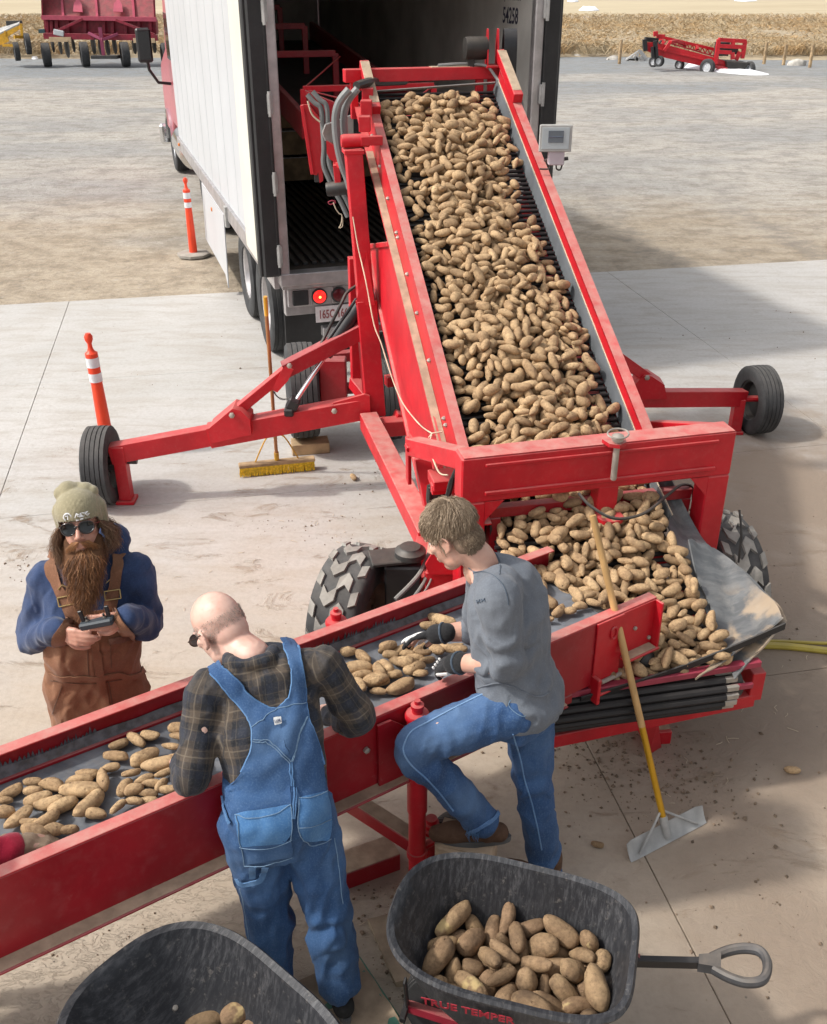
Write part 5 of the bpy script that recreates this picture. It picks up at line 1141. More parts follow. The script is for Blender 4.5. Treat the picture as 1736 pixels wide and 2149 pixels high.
mb = MB(); mb.sheet([[gy(-120, 350, 1.0), gy(-120, 425)], [gy(215, 240, 1.0), gy(210, 262)]], .05); mb.build('belt', M['galv'], yc)
mb = MB(); mb.beam(gy(70, 250, 1.0), gy(235, 245, 1.0), .12, .2); mb.build('head_roller', M['dark_steel'], yc)
mb = MB(); mb.beam(gy(225, 250), gy(235, 380), .10, .1, cd); mb.beam(gy(150, 392), gy(310, 388, .5), .12, .12); mb.beam(gy(30, 480), gy(150, 480), .1, .1); mb.beam(gy(150, 480), gy(185, 540), .1, .1); mb.beam(gy(55, 330), gy(60, 380), .08, .08, cd); mb.build('leg_frame', M['yellow_paint'], yc)
for x, y, r in ((295, 465, .40), (178, 545, .36)):
    c = gy(x, y, -.1)
    wh = bpy.data.objects.new('wheel', None); COL.objects.link(wh); wh.parent = yc; WM[wh] = WM[yc]
    tyre_parts(wh, c, (.9, .4, 0), r, .22, r*.55, 'rib', 'galv')
# ------------------------------------------------------------------ wheelbarrows (local: x from nose to handles, y across, z up)
def barrow(loc, rz, label, txt=True, scl=1.0):
    w_ = thing('wheelbarrow', label, 'wheelbarrow', loc, rz, 'black poly wheelbarrows'); WM[w_] = Matrix.Identity(4)
    poly_m = M.get('poly_tray')
    if not poly_m:
        t = NT('black_poly_tray'); P = t.obj()
        n1 = t.noise(t.stretch(P, (3.2, .7, .8)), 20, 9, .76, .2); n2 = t.noise(P, 2.5, 4)
        c = t.mix(t.math('MULTIPLY', t.ramp(n1, .42, .70), t.ramp(n2, .2, .6)), (.020, .021, .025), (.10, .10, .105))
        c = t.mix(t.math('MULTIPLY', t.ramp(t.noise(P, 30, 7, .75), .55, .72), .5), c, (.22, .20, .18))
        t.put(c, t.b.inputs['Base Color']); t.b.inputs['Roughness'].default_value = .55; t.l(t.bump(n1, .12, .004), t.b.inputs['Normal'])
        poly_m = M['poly_tray'] = t.m
    # tray as loops from floor to rim: egg-shaped nose, squarer tail
    def loop(L0, L1, wn, wt, z, tz, n=72, pw=2.6):
        pts = []
        for k in range(n):
            a = 2*math.pi*k/n; ca, sa = math.cos(a), math.sin(a)
            q = (ca+1)/2
            e = 2/ (pw if ca < 0 else 4.6)
            x = (L0+L1)/2+(L1-L0)/2*math.copysign(abs(ca)**e, ca); y = (wn*(1-q)+wt*q)*math.copysign(abs(sa)**e, sa)
            pts.append(V((x, y, z+tz*(x-L0)/(L1-L0))))
        return pts
    H0, H1 = .30, .70
    inner = [loop(-.18, .34, .17, .19, H0+.012, .03), loop(-.24, .38, .22, .23, H0+.03, .03), loop(-.40, .46, .30, .27, .48, .01), loop(-.50, .52, .352, .305, .64, -.012), loop(-.525, .535, .365, .315, H1, -.02)]
    outer = [loop(-.20, .36, .19, .21, H0, .03), loop(-.26, .40, .24, .25, H0+.02, .03), loop(-.415, .475, .315, .285, .475, .01), loop(-.515, .535, .367, .32, .635, -.012), loop(-.54, .55, .38, .33, H1-.015, -.02), loop(-.555, .565, .395, .345, H1-.02, -.02), loop(-.56, .57, .40, .35, H1-.005, -.02), loop(-.55, .56, .39, .34, H1+.008, -.02)]
    rings = [inner[0]]+inner[1:]+outer[::-1]
    n = 72; mb = MB(); fs = [tuple(range(n))]
    for i in range(len(rings)-1):
        for k in range(n): fs.append((i*n+k, i*n+(k+1) % n, (i+1)*n+(k+1) % n, (i+1)*n+k))
    fs.append(tuple(range((len(rings)-1)*n, len(rings)*n)))
    mb.add([p for r in rings for p in r], fs); tray = mb.build('tray', poly_m, w_, sharp=50)
    mb = MB()
    for x, y, z in ((-.36, .12, .455), (-.36, -.12, .455), (-.1, .12, .325), (-.1, -.12, .325)): mb.lathe([(.012, 0), (.010, .006), (.001, .008)], (x, y, z+.003), (.6 if x < -.2 else 0, 0, 1), 10)
    mb.build('tray_bolt', M['steel'], tray)['kind'] = 'stuff'
    for s in (-1, 1):
        mb = MB(); mb.beam((-.47, s*.06, .20), (.60, s*.285, .40), .035, .045, up); mb.build('frame_rail', mat('barrow_red', (.26, .012, .03), .4, var=.2, dust=.3) if 'barrow_red' not in bpy.data.materials else bpy.data.materials['barrow_red'], w_)
        mb = MB(); mb.beam((.52, s*.27, .388), (.90, s*.30, .45), .032, .042, up); mb.build('handle_bar', M['black'], w_)
        ex = V((.985, s*.05, .16)).normalized(); ey = V((0, 1, 0)); h0 = V((.86, s*.298, .443))
        lp = [h0+ex*a+ey*b*s for a, b in ((0, .018), (.08, .030), (.16, .062), (.23, .070), (.275, .045), (.285, 0), (.27, -.04), (.21, -.062), (.14, -.055), (.07, -.028), (0, -.016))]
        # loop grip: solid neck and an open D
        mb = MB(); mb.prism([h0+V((0, -.026, -.022)), h0+ex*.10+V((0, -.04, -.022)), h0+ex*.10+V((0, .04, -.022)), h0+V((0, .026, -.022))], (0, 0, .044))
        mb.tube(spline([h0+ex*.06+ey*.03*s, h0+ex*.13+ey*.07*s, h0+ex*.21+ey*.09*s, h0+ex*.28+ey*.075*s, h0+ex*.31+ey*.01*s, h0+ex*.29-ey*.07*s, h0+ex*.22-ey*.092*s, h0+ex*.14-ey*.07*s, h0+ex*.07-ey*.03*s], 5), .022, 10); mb.build('loop_grip', mat('grip_plastic', (.05, .052, .058), .5, var=.3, dust=.25) if 'grip_plastic' not in bpy.data.materials else bpy.data.materials['grip_plastic'], w_)
        mb = MB(); mb.beam((.30, s*.22, .34), (.42, s*.22, .012), .03, .008, (1, 0, 0)); mb.beam((.42, s*.22, .014), (.20, s*.22, .014), .03, .012); mb.beam((.20, s*.22, .014), (.16, s*.2, .30), .03, .008, (1, 0, 0)); mb.build('leg', M['black'], w_)
        mb = MB(); mb.beam((-.47, s*.06, .20), (-.44, s*.20, .50), .03, .012, (1, 0, 0)); mb.build('nose_strut', M['black'], w_)
    mb = MB(); mb.beam((-.475, -.14, .20), (-.475, .14, .20), .03, .03); mb.build('nose_bar', M['black'], w_)
    mb = MB(); mb.beam((.16, -.22, .30), (.16, .22, .30), .03, .02); mb.beam((.31, -.22, .18), (.31, .22, .18), .02, .02); mb.build('cross_brace', M['black'], w_)
    wh = bpy.data.objects.new('wheel', None); COL.objects.link(wh); wh.parent = w_; WM[wh] = Matrix.Identity(4)
    tyre_parts(wh, (-.30, 0, .20), (0, 1, 0), .20, .10, .10, 'rib', 'dark_steel')
    if txt:
        tm = mat('barrow_print', (.34, .012, .03), .5, wear=.4, wearcol=(.03, .03, .03), vscale=30)
        # on the near (y < 0) flank, following the outer skin
        P0 = V((-.11, -.358, .605)); ux = V((1, .035, -.01)); uz = V((0, -.28, 1))
        text_mesh('TRUE TEMPER', .066, frame(P0, ux, uz), .0012, 1.0, True).build('lettering', tm, tray)
        q0 = V((.30, -.345, .60)); 
        mb = MB(); mb.sheet([[V((.553-.012*abs(i-4)/4, -.12+.06*i+.0, .66-.13*j/3))+V((-.035*j/3+.004, 0, 0)) for i in range(5)] for j in range(4)], .002)
        mb.build('paper_label', mat('paper_label', (.55, .57, .58), .5, var=.1), tray)
    return w_
# ------------------------------------------------------------------ potatoes
def potato_bm(k, nu, nv):
    """long russet shapes: blunt ends, slight bends, knobs; half length 1 along x"""
    r = random.Random(100+k); vs = []
    wy = r.uniform(.41, .53) if k < 9 else r.uniform(.62, .76); wz = wy*r.uniform(.82, .95); bend = r.uniform(-.16, .16); tap = r.uniform(-.16, .16)
    kn = [(V((r.uniform(-1, 1), r.uniform(-1, 1), r.uniform(-1, 1))).normalized(), r.uniform(.05, .22)) for _ in range(3 if k % 3 else 5)]
    for j in range(nv+1):
        ph = math.pi*j/nv
        for i in range(nu):
            th = 2*math.pi*i/nu
            c = math.cos(ph); s_ = max(0.0, math.sin(ph))**.82
            d = V((c, s_*math.cos(th), s_*math.sin(th)))
            x = c*(1.0); w = 1+tap*c
            q = V((x, d.y*wy*w, d.z*wz*w))
            f = 1+.10*noise.noise(d*1.4+V((k*7.1, 0, 0)))+.045*noise.noise(d*3.2+V((0, k*3.3, 0)))
            for kd, ka in kn:
                g = max(0, d.normalized().dot(kd)-.72)/.28; f += ka*.6*g*g
            q = q*f; q.y += bend*(c*c-.4); vs.append(q)
    fs = []
    for j in range(nv):
        for i in range(nu):
            a, b = j*nu+i, j*nu+(i+1) % nu
            fs.append((a, b, b+nu, a+nu))
    return vs, fs
NPOT = 12
POT = [potato_bm(k, 20, 13) for k in range(NPOT)]
POT_LO = [potato_bm(k, 12, 8) for k in range(NPOT)]
#SIMEND
# resting places settled beforehand: shape, half length mm, x, y, z in 2 mm steps, quaternion xyz/40
BARROW_POT = """9 52 -2 -61 178 -15 5 -12
3 77 84 20 188 2 15 -37
0 79 66 64 182 4 -2 -8
9 47 126 -4 186 -15 35 9
2 68 -46 -69 181 32 -5 -4
6 68 3 -4 177 11 36 13
0 75 82 -31 186 29 13 15
7 63 -36 -28 172 3 0 -29
6 70 31 14 191 19 -21 -3
3 84 -16 44 182 -7 37 13
11 63 74 80 212 -14 6 -2
5 84 106 -58 190 7 1 16
1 76 31 64 204 -2 -9 33
6 61 -9 -26 196 0 19 -35
10 47 49 -20 182 -5 5 21
6 63 123 46 187 15 27 22
2 85 -68 -10 174 -30 -26 3
2 63 24 -44 176 30 -11 -5
7 67 64 -68 204 33 -22 5
10 47 -104 10 206 -20 -20 20
11 53 34 -79 193 -27 8 11
10 52 -97 50 212 -34 11 17
6 69 104 -80 220 -11 0 -38
8 68 -66 52 179 -9 20 -31
6 64 -58 -30 204 31 -20 -16
10 52 102 2 220 27 7 -6
2 61 -17 74 196 -10 23 30
2 73 -72 78 218 17 -1 36
11 52 -104 -65 231 35 3 -18
5 85 80 34 224 -5 34 -20
5 81 82 -47 231 -6 -21 -33
9 45 133 24 212 4 5 -8
5 75 134 64 220 13 36 9
3 73 20 -49 210 3 -1 -39
11 67 -29 14 212 0 -8 23
7 61 67 -12 220 -17 28 -3
7 74 140 -38 216 -3 2 28
4 68 -67 24 204 6 3 25
2 68 18 40 224 -13 -20 20
11 51 146 4 235 8 -14 -36
3 60 -122 17 238 -34 -9 9
6 72 -2 -88 218 -1 30 25
0 78 16 93 234 -1 36 -13
8 83 -90 -33 214 26 -1 -26
4 81 -32 -44 224 -23 31 11
11 45 160 51 253 -26 22 -15
4 78 80 93 252 10 13 37
8 63 -12 25 248 8 34 20
2 48 13 -22 218 14 11 9
2 63 2 -3 228 -8 -27 -14
4 62 120 -84 248 3 17 17
7 63 43 -78 228 2 2 -17
1 73 -40 74 222 -4 17 -20
8 63 126 54 251 36 -12 11
10 57 38 -16 242 2 24 8
11 54 112 20 251 5 15 6
5 73 -64 -82 235 -26 13 4
3 65 104 -21 245 -12 -30 -22
9 65 -74 36 241 18 14 15
7 64 -14 52 232 29 12 -17
0 69 48 15 251 -4 26 28
2 63 -20 92 252 -23 -27 0
0 75 -56 -56 248 -11 -22 31
5 67 8 -56 243 3 -12 -28
10 59 55 58 246 -37 -1 -12
0 74 -34 5 252 -20 -2 -19
7 62 -6 -34 258 30 14 8
6 72 152 -70 256 -25 14 -27
3 59 6 57 254 13 -8 -22
11 41 -60 -14 240 -2 3 0
11 47 -20 -96 248 6 -10 -2
7 62 44 -102 245 2 -14 37
1 81 58 -76 260 -2 -11 38
4 83 156 -18 270 14 18 27
4 77 -122 -22 254 8 4 -33
11 48 132 85 253 -11 21 12
2 67 132 -43 248 10 -38 7
0 85 -115 66 252 29 11 16"""
def parse(t):
    out = []
    for ln in t.strip().split('\n'):
        k, sz, x, y, z, qx, qy, qz = map(int, ln.split()); q = V((qx, qy, qz))/40.0; x *= 2; y *= 2; z *= 2
        out.append((k, sz/1000, V((x, y, z))/1000, Quaternion((math.sqrt(max(0, 1-q.length_squared)), q.x, q.y, q.z))))
    return out
def potmat(name, a, b, dark, damp):
    t = NT(name); P = t.obj(); oi = t.n('ObjectInfo').outputs['Random']; ri = t.n('NewGeometry').outputs['Random Per Island']
    rnd = t.math('FRACT', t.math('ADD', t.math('MULTIPLY', oi, 7.31), t.math('MULTIPLY', ri, 3.7)))
    mp = t.n('Mapping'); t.l(P, mp.inputs[0]); cb = t.n('CombineXYZ'); t.put(t.math('MULTIPLY', rnd, 37.0), cb.inputs[0]); t.put(t.math('MULTIPLY', rnd, 11.0), cb.inputs[1]); t.l(cb.outputs[0], mp.inputs['Location']); Q = mp.outputs[0]
    n1 = t.noise(Q, 16, 6, .6); n2 = t.noise(Q, 70, 6, .72); n3 = t.noise(Q, 7, 4, .6)
    c = t.mix(rnd, a, b); c = t.mix(t.math('MULTIPLY', t.ramp(n1, .38, .64), .62), c, dark)
    c = t.mix(t.math('MULTIPLY', t.ramp(n2, .46, .70), .55), c, tuple(x*.55 for x in dark))
    c = t.mix(t.math('MULTIPLY', t.ramp(n2, .50, .25), .30), c, tuple(min(1, x*1.35) for x in a))
    c = t.mix(t.math('MULTIPLY', t.ramp(n3, .60-.1*damp, .68), .22+.55*damp), c, (.085, .055, .035))
    if damp: c = t.mix(t.math('MULTIPLY', t.ramp(n3, .36, .30), .8), c, (.56, .42, .20))
    r2 = t.math('FRACT', t.math('MULTIPLY', rnd, 13.7)); c = t.mix(t.math('MULTIPLY', t.ramp(r2, .75, 1.0), .45), c, tuple(x*.5 for x in dark))
    ey = t.n('TexVoronoi'); ey.inputs['Scale'].default_value = 30; t.l(Q, ey.inputs['Vector'])
    eye = t.math('MULTIPLY', t.ramp(ey.outputs[0], .16, .05), t.ramp(n3, .45, .55)); c = t.mix(t.math('MULTIPLY', eye, .55), c, (.12, .075, .045))
    t.put(c, t.b.inputs['Base Color']); t.b.inputs['Roughness'].default_value = .82; t.b.inputs['Specular IOR Level'].default_value = .3
    h = t.math('SUBTRACT', t.math('ADD', t.math('MULTIPLY', n1, .8), t.math('MULTIPLY', n2, .6)), t.math('MULTIPLY', eye, .8))
    t.l(t.bump(h, .9, .008), t.b.inputs['Normal']); return t.m
M['potato'] = potmat('russet_skin', (.57, .395, .22), (.43, .285, .155), (.25, .155, .085), 0)
M['potato2'] = potmat('cull_skin', (.36, .245, .135), (.29, .185, .11), (.17, .105, .06), 1)
POT_ME = {}
def pot_mesh(k, cull):
    if (k, cull) not in POT_ME:
        me = bpy.data.meshes.new('potato'); vs, fs = POT[k]; me.from_pydata([v*.065 for v in vs], [], fs)
        bm = bmesh.new(); bm.from_mesh(me); bmesh.ops.remove_doubles(bm, verts=bm.verts, dist=1e-5); bmesh.ops.recalc_face_normals(bm, faces=bm.faces[:]); bm.to_mesh(me); bm.free()
        me.materials.append(M['potato2' if cull else 'potato']); me.shade_smooth(); POT_ME[(k, cull)] = me
    return POT_ME[(k, cull)]
def potato(k, sz, p, q, label, group, cull=False):
    o = bpy.data.objects.new('potato', pot_mesh(k, cull)); COL.objects.link(o)
    o.location = p; o.rotation_mode = 'QUATERNION'; o.rotation_quaternion = q; o.scale = (sz/.065,)*3
    return tag(o, label, 'potato', group)
_cf, _sf = math.cos(CAM_T), math.sin(CAM_T)
def proj(p):
    z = p.y*_cf-(p.z-CAM_H)*_sf; u = p.y*_sf+(p.z-CAM_H)*_cf
    return _CX+_F*p.x/z, _CY-_F*u/z, _F/z
def pour(n, seed):
    """pile potatoes one by one on a height map of the belt (1 cm cells), each settling into the lowest spot near where it falls"""
    rg = random.Random(seed); nx, ny, c = 94, 500, .01; H_ = np.zeros((nx, ny)); out = []
    gx, gy = np.meshgrid((np.arange(nx)+.5)*c-.47, (np.arange(ny)+.5)*c, indexing='ij')
    for i in range(n):
        k = rg.randrange(NPOT); sz = rg.uniform(.041, .061)*(1.18 if rg.random() < .07 else .78 if rg.random() < .2 else 1)*(.80 if k >= 9 else 1)
        wr = (.48 if k < 9 else .66)*sz*.92
        s = rg.uniform(.03, 4.80); m = math.exp(-((s-3.2)/1.0)**2); cen = -.055*m+.025*math.sin(s*2.3+1); wd = .42-.085*m+.03*math.sin(s*2.9)
        l = cen+max(-1, min(1, rg.gauss(0, .55)))*wd; a = rg.gauss(0, .75) if rg.random() < .7 else rg.uniform(0, 3.14); best = None
        if s < .55 and l < -.12: continue
        for t in range(7):
            x = max(-.43, min(.43, l+rg.gauss(0, .045)*(t > 0))); y = max(.03, min(4.9, s+rg.gauss(0, .045)*(t > 0))); b = a+rg.gauss(0, .6)*(t > 0)
            i0, i1, j0, j1 = max(0, int((x-sz+.47)/c)), min(nx, int((x+sz+.47)/c)+1), max(0, int((y-sz)/c)), min(ny, int((y+sz)/c)+1)
            dx, dy = gx[i0:i1, j0:j1]-x, gy[i0:i1, j0:j1]-y; u = dx*math.cos(b)+dy*math.sin(b); v = -dx*math.sin(b)+dy*math.cos(b)
            e = 1-(u/sz)**2-(v/wr)**2; q = e > .04
            if q.sum() < 4: continue
            hh = H_[i0:i1, j0:j1]; th = np.sqrt(np.clip(e, 0, 1))*wr
            z0 = float(np.max((hh+th)[q]))*.80+float(np.mean((hh+th)[q]))*.20
            if best is None or z0 < best[0]:
                A = np.stack([u[q], v[q], np.ones(q.sum())], 1); co = np.linalg.lstsq(A, hh[q], rcond=None)[0]; best = (z0, x, y, b, i0, i1, j0, j1, e, th, float(np.clip(co[0], -.7, .7)), float(np.clip(co[1], -.7, .7)))
        if best is None: continue
        z0, x, y, b, i0, i1, j0, j1, e, th, ga, gb = best; tp = np.where(e > 0, z0+th*.95, -1); H_[i0:i1, j0:j1] = np.maximum(H_[i0:i1, j0:j1], tp)
        q = Quaternion((0, 0, 1), b) @ Quaternion((0, 1, 0), -math.atan(ga)*.8) @ Quaternion((1, 0, 0), rg.uniform(0, 6.28)); out.append((k, sz, V((x, y, z0)), q))
    return out
items = []
for k, sz, p, q in pour(1850, 5):
    s = p.y; P = Cc(s, p.x, p.z)
    d = (Cc(s+.05, 0, 0)-Cc(s-.05, 0, 0)).normalized(); n_ = ce.cross(d)
    R3 = Matrix((ce, d, n_)).transposed().to_quaternion()
    x, y, sc2 = proj(P); items.append([k, sz, P, R3 @ q, x, y, sc2, s, p])
items.sort(key=lambda t: -t[6])
lone, mass = [], []
seen_ = []
for it in items:
    hid = any(abs(it[4]-a)+abs(it[5]-b)*1.2 < r for a, b, r in seen_[-80:])
    behind = (975 < it[4] < 1530 and 950 < it[5] < 1065) or (880 < it[4] < 1150 and it[5] > 1130) 
    r = it[1]*it[6]*.55
    if not hid and not behind and len(lone) < 146: lone.append(it)
    else: mass.append(it)
    seen_.append((it[4], it[5], r))
for it in lone:
    low = it[7] < 1.45
    side = 'left' if it[8].x < -.12 else 'right' if it[8].x > .14 else 'middle'
    big = 'stubby' if it[0] >= 9 else 'long' if it[1] > .056 else 'small' if it[1] < .046 else 'tan'
    where = 'at its low end' if it[7] < .6 else 'below the red gantry' if low else 'just above the red gantry'
    potato(it[0], it[1], it[2], it[3], '%s potato lying on the %s of the rod belt %s' % (big, side, where), 'potatoes on the %s of the rod belt %s' % (side, where))
mb = MB()
for k, sz, P, q, *_ in mass:
    vs, fs = POT_LO[k]; M3 = q.to_matrix(); mb.add([P+M3@(v*sz) for v in vs], fs)
me = bpy.data.meshes.new('potato_heap'); me.from_pydata(mb.v, [], mb.f)
bm = bmesh.new(); bm.from_mesh(me); bmesh.ops.remove_doubles(bm, verts=bm.verts, dist=1e-6); bmesh.ops.recalc_face_normals(bm, faces=bm.faces[:]); bm.to_mesh(me); bm.free()
tag(link('potato_heap', me, M['potato'], None, 180), 'mass of tan potatoes riding up the inclined rod belt', 'potatoes', kind='stuff')
# hand sorted potatoes lying on the flat belt: picture centre, length, width, slant
SORT = [(24, 1660, 54, 26, -20), (6, 1680, 30, 24, 0), (69, 1641, 38, 26, 0), (109, 1647, 52, 30, 5), (69, 1660, 33, 30, 0), (183, 1624, 47, 24, -5), (166, 1638, 58, 26, -3), (216, 1636, 42, 38, 80), (170, 1658, 88, 28, 5), (186, 1687, 78, 36, -40), (80, 1677, 63, 24, -15), (103, 1685, 66, 28, -15), (131, 1690, 70, 27, -30), (201, 1707, 47, 25, 5), (10, 1704, 46, 34, -10), (38, 1715, 70, 32, -30), (62, 1725, 38, 30, 0), (98, 1720, 63, 36, -35), (76, 1747, 63, 27, 25), (115, 1741, 37, 34, 0), (144, 1741, 34, 32, 0), (232, 1611, 35, 25, -10), (243, 1586, 54, 30, 0), (249, 1562, 44, 24, -15), (285, 1551, 43, 30, 30), (315, 1543, 41, 27, 5), (372, 1528, 36, 32, 0), (376, 1545, 28, 24, 0), (303, 1589, 66, 26, -25), (331, 1602, 73, 34, -15), (360, 1566, 32, 26, 0), (344, 1622, 40, 26, -20), (276, 1622, 37, 26, -15), (262, 1652, 42, 27, -60), (281, 1657, 40, 32, -20), (303, 1635, 45, 24, -25), (317, 1644, 29, 24, 0), (338, 1648, 32, 26, -40), (350, 1657, 26, 22, 0), (312, 1665, 33, 22, 0), (282, 1681, 35, 30, 0), (248, 1692, 43, 32, -35), (312, 1680, 28, 18, 0), (371, 1590, 26, 22, 0),
 (731, 1367, 34, 30, 0), (762, 1378, 36, 24, 30), (748, 1403, 68, 26, -8), (797, 1403, 32, 28, 80), (760, 1417, 52, 24, -8), (737, 1440, 38, 30, 60), (788, 1428, 60, 28, -5), (754, 1436, 34, 26, 60), (794, 1451, 36, 20, 0), (811, 1360, 34, 28, -40), (815, 1356, 38, 32, -10), (846, 1363, 48, 24, -15), (880, 1361, 32, 24, -30), (889, 1369, 26, 22, 0), (854, 1372, 32, 24, 0), (820, 1373, 28, 24, 0), (871, 1380, 40, 24, -5), (833, 1387, 40, 30, 20), (852, 1388, 34, 28, 0), (870, 1401, 48, 26, -15), (881, 1412, 30, 22, 0), (812, 1397, 32, 26, 45), (796, 1404, 32, 26, 60), (827, 1414, 32, 28, 0), (797, 1425, 40, 28, -10), (841, 1440, 62, 24, -20), (928, 1302, 60, 26, 20), (899, 1312, 36, 24, 0), (915, 1361, 36, 28, 25), (939, 1361, 42, 28, 20), (957, 1356, 28, 22, 0), (897, 1385, 24, 22, 0), (965, 1362, 26, 20, 0),
 (1126, 1203, 30, 26, 0), (1155, 1211, 36, 28, 10), (1177, 1214, 38, 27, 70), (1134, 1228, 32, 25, 60), (1211, 1249, 36, 28, 50), (1150, 1262, 44, 30, 30), (1137, 1274, 30, 24, 70), (1173, 1282, 32, 24, -40), (1195, 1281, 26, 22, 0), (1216, 1272, 32, 22, -10), (1147, 1298, 24, 20, 0), (1236, 1251, 30, 24, -20), (1246, 1264, 36, 24, 20), (1270, 1252, 34, 24, -50)]
rg = random.Random(21); placed = []
for i, (x, y, L_, W_, an) in enumerate(SORT):
    a = math.radians(an+rg.uniform(-6, 6)); dx, dy = math.cos(a)*L_/2, math.sin(a)*L_/2
    pr = proj(at(x, y, z=SBZ))[2]; rad = W_/pr/2*.95
    lift = 0
    for pp, rr in placed:
        if (pp-at(x, y, z=SBZ+rad)).length < (rr+rad)*.72: lift = max(lift, .022)
    zz = SBZ+rad+lift
    p0, p1 = at(x-dx, y-dy, z=zz), at(x+dx, y+dy, z=zz); d = p1-p0
    hl = max(.036, min(.078, d.length/2)); c_ = (p0+p1)/2
    ratio = rad/hl
    k = rg.choice([kk for kk in range(NPOT) if kk >= 9]) if ratio > .72 else rg.randrange(9)
    rot = Quaternion((0, 0, 1), math.atan2(d.y, d.x)) @ Quaternion((1, 0, 0), rg.uniform(0, 6.28)) @ Quaternion((0, 1, 0), rg.uniform(-.1, .1))
    lab, grp = (('tan potato lying on the sorting belt left of the bald man', 'potatoes at the left end of the sorting belt') if i < 44 else ('tan potato on the sorting belt between the bald man and the gloved man', 'potatoes in the middle of the sorting belt') if i < 77 else ('tan potato on the end of the sorting belt behind the man in grey', 'potatoes at the right end of the sorting belt'))
    potato(k, hl, c_, rot, lab, grp); placed.append((c_, rad))
BA = math.radians(-15.8); B1 = V((.335, 2.345, 0)); BS = (.76, .80, 1)
bw = barrow(B1, BA, 'black wheelbarrow full of culled potatoes with a red printed brand on its flank'); bw.scale = BS
B2A = math.radians(-40); B2 = V((-.672, 1.935, 0))
bw2 = barrow(B2, B2A, 'black wheelbarrow almost empty at the bottom left corner', False); bw2.scale = (.80, .94, 1)
for src, o0, ra, lab, grp in ((BARROW_POT, B1, BA, '', 'culled potatoes in the right wheelbarrow'),):
    for k, sz, p, q in parse(src):
        if src is BARROW_POT: part_ = 'nose end' if p.x < -.02 else 'handle end' if p.x > .2 else 'middle'; lab = '%s brown culled potato heaped at the %s of the right wheelbarrow' % ('stubby' if k >= 9 else 'long' if sz > .073 else 'smaller', part_)
        potato(k, sz, o0+Matrix.Rotation(ra, 3, 'Z')@p, Quaternion((0, 0, 1), ra) @ q, lab, grp, True)
for x, y, z, L_, an, k, lb in ((432, 2138, .40, .078, 20, 1, 'long brown potato at the left of the few in the left wheelbarrow'), (505, 2120, .44, .075, 35, 4, 'brown potato lying highest in the left wheelbarrow'), (548, 2150, .42, .070, 5, 6, 'brown potato at the right of the few in the left wheelbarrow'), (480, 2160, .36, .07, 60, 2, 'brown potato lowest in the left wheelbarrow')):
    potato(k, L_, at(x, y, z=z), Quaternion((0, 0, 1), math.radians(an)), lb, 'potatoes in the left wheelbarrow', True)
# strays on the ground
for x, y, s_, lb in ((742, 1001, .045, 'stray potato on the concrete by the push broom'), (1663, 1616, .040, 'stray potato on the muddy ground at the right'), (1254, 1772, .030, 'broken piece of potato on the ground beyond the right wheelbarrow')):
    potato(3, s_, at(x, y, z=s_*.5), Quaternion((0, 0, 1), x*.1), lb, 'stray potatoes on the ground')
# ------------------------------------------------------------------ people: tools
def sph(mb, c, r, R=None, n=14):
    c = V(c); r = r if isinstance(r, (tuple, list)) else (r, r, r); vs = []; fs = []
    for j in range(n+1):
        ph = math.pi*j/n
        for i in range(n*2):
            a = math.pi*i/n; q = V((r[0]*math.sin(ph)*math.cos(a), r[1]*math.sin(ph)*math.sin(a), r[2]*math.cos(ph))); vs.append(c+(R@q if R else q))
    m = n*2
    for j in range(n):
        for i in range(m): fs.append((j*m+i, (j+1)*m+i, (j+1)*m+(i+1) % m, j*m+(i+1) % m))
    mb.add(vs, fs)
def limb(mb, pts, rs, n=16, k=6, round_ends=True):
    P = spline(pts, k); m = len(pts)-1; R_ = []
    for i in range(len(P)):
        t = i/k; j = min(int(t), m-1); f = t-j; f = f*f*(3-2*f); R_.append(rs[j]*(1-f)+rs[j+1]*f)
    mb.tube(P, R_, n)
    if round_ends: sph(mb, P[0], R_[0]*.995, n=8); sph(mb, P[-1], R_[-1]*.995, n=8)
def rings(mb, L, n=28, k=5):
    """L: (centre, right, forward, half width, half depth, squareness) from bottom to top"""
    m = len(L); out = []
    for i in range((m-1)*k+1):
        t = i/k; j = min(int(t), m-2); f = t-j
        def cr(g):
            a, b, c_, d = g(L[max(j-1, 0)]), g(L[j]), g(L[j+1]), g(L[min(j+2, m-1)])
            return .5*((2*b)+(c_-a)*f+(2*a-5*b+4*c_-d)*f*f+(3*b-a-3*c_+d)*f**3)
        c = cr(lambda q: V(q[0])); x = cr(lambda q: V(q[1])).normalized(); y = cr(lambda q: V(q[2])).normalized(); hw = cr(lambda q: q[3]); hd = cr(lambda q: q[4]); e = cr(lambda q: q[5])
        out += [c+x*hw*math.copysign(abs(math.cos(a))**e, math.cos(a))+y*hd*math.copysign(abs(math.sin(a))**e, math.sin(a)) for a in [2*math.pi*q/n for q in range(n)]]
    r_ = (m-1)*k+1; fs = [tuple(range(n))[::-1], tuple(range((r_-1)*n, r_*n))]
    for i in range(r_-1):
        for q in range(n): fs.append((i*n+q, i*n+(q+1) % n, (i+1)*n+(q+1) % n, (i+1)*n+q))
    mb.add(out, fs)
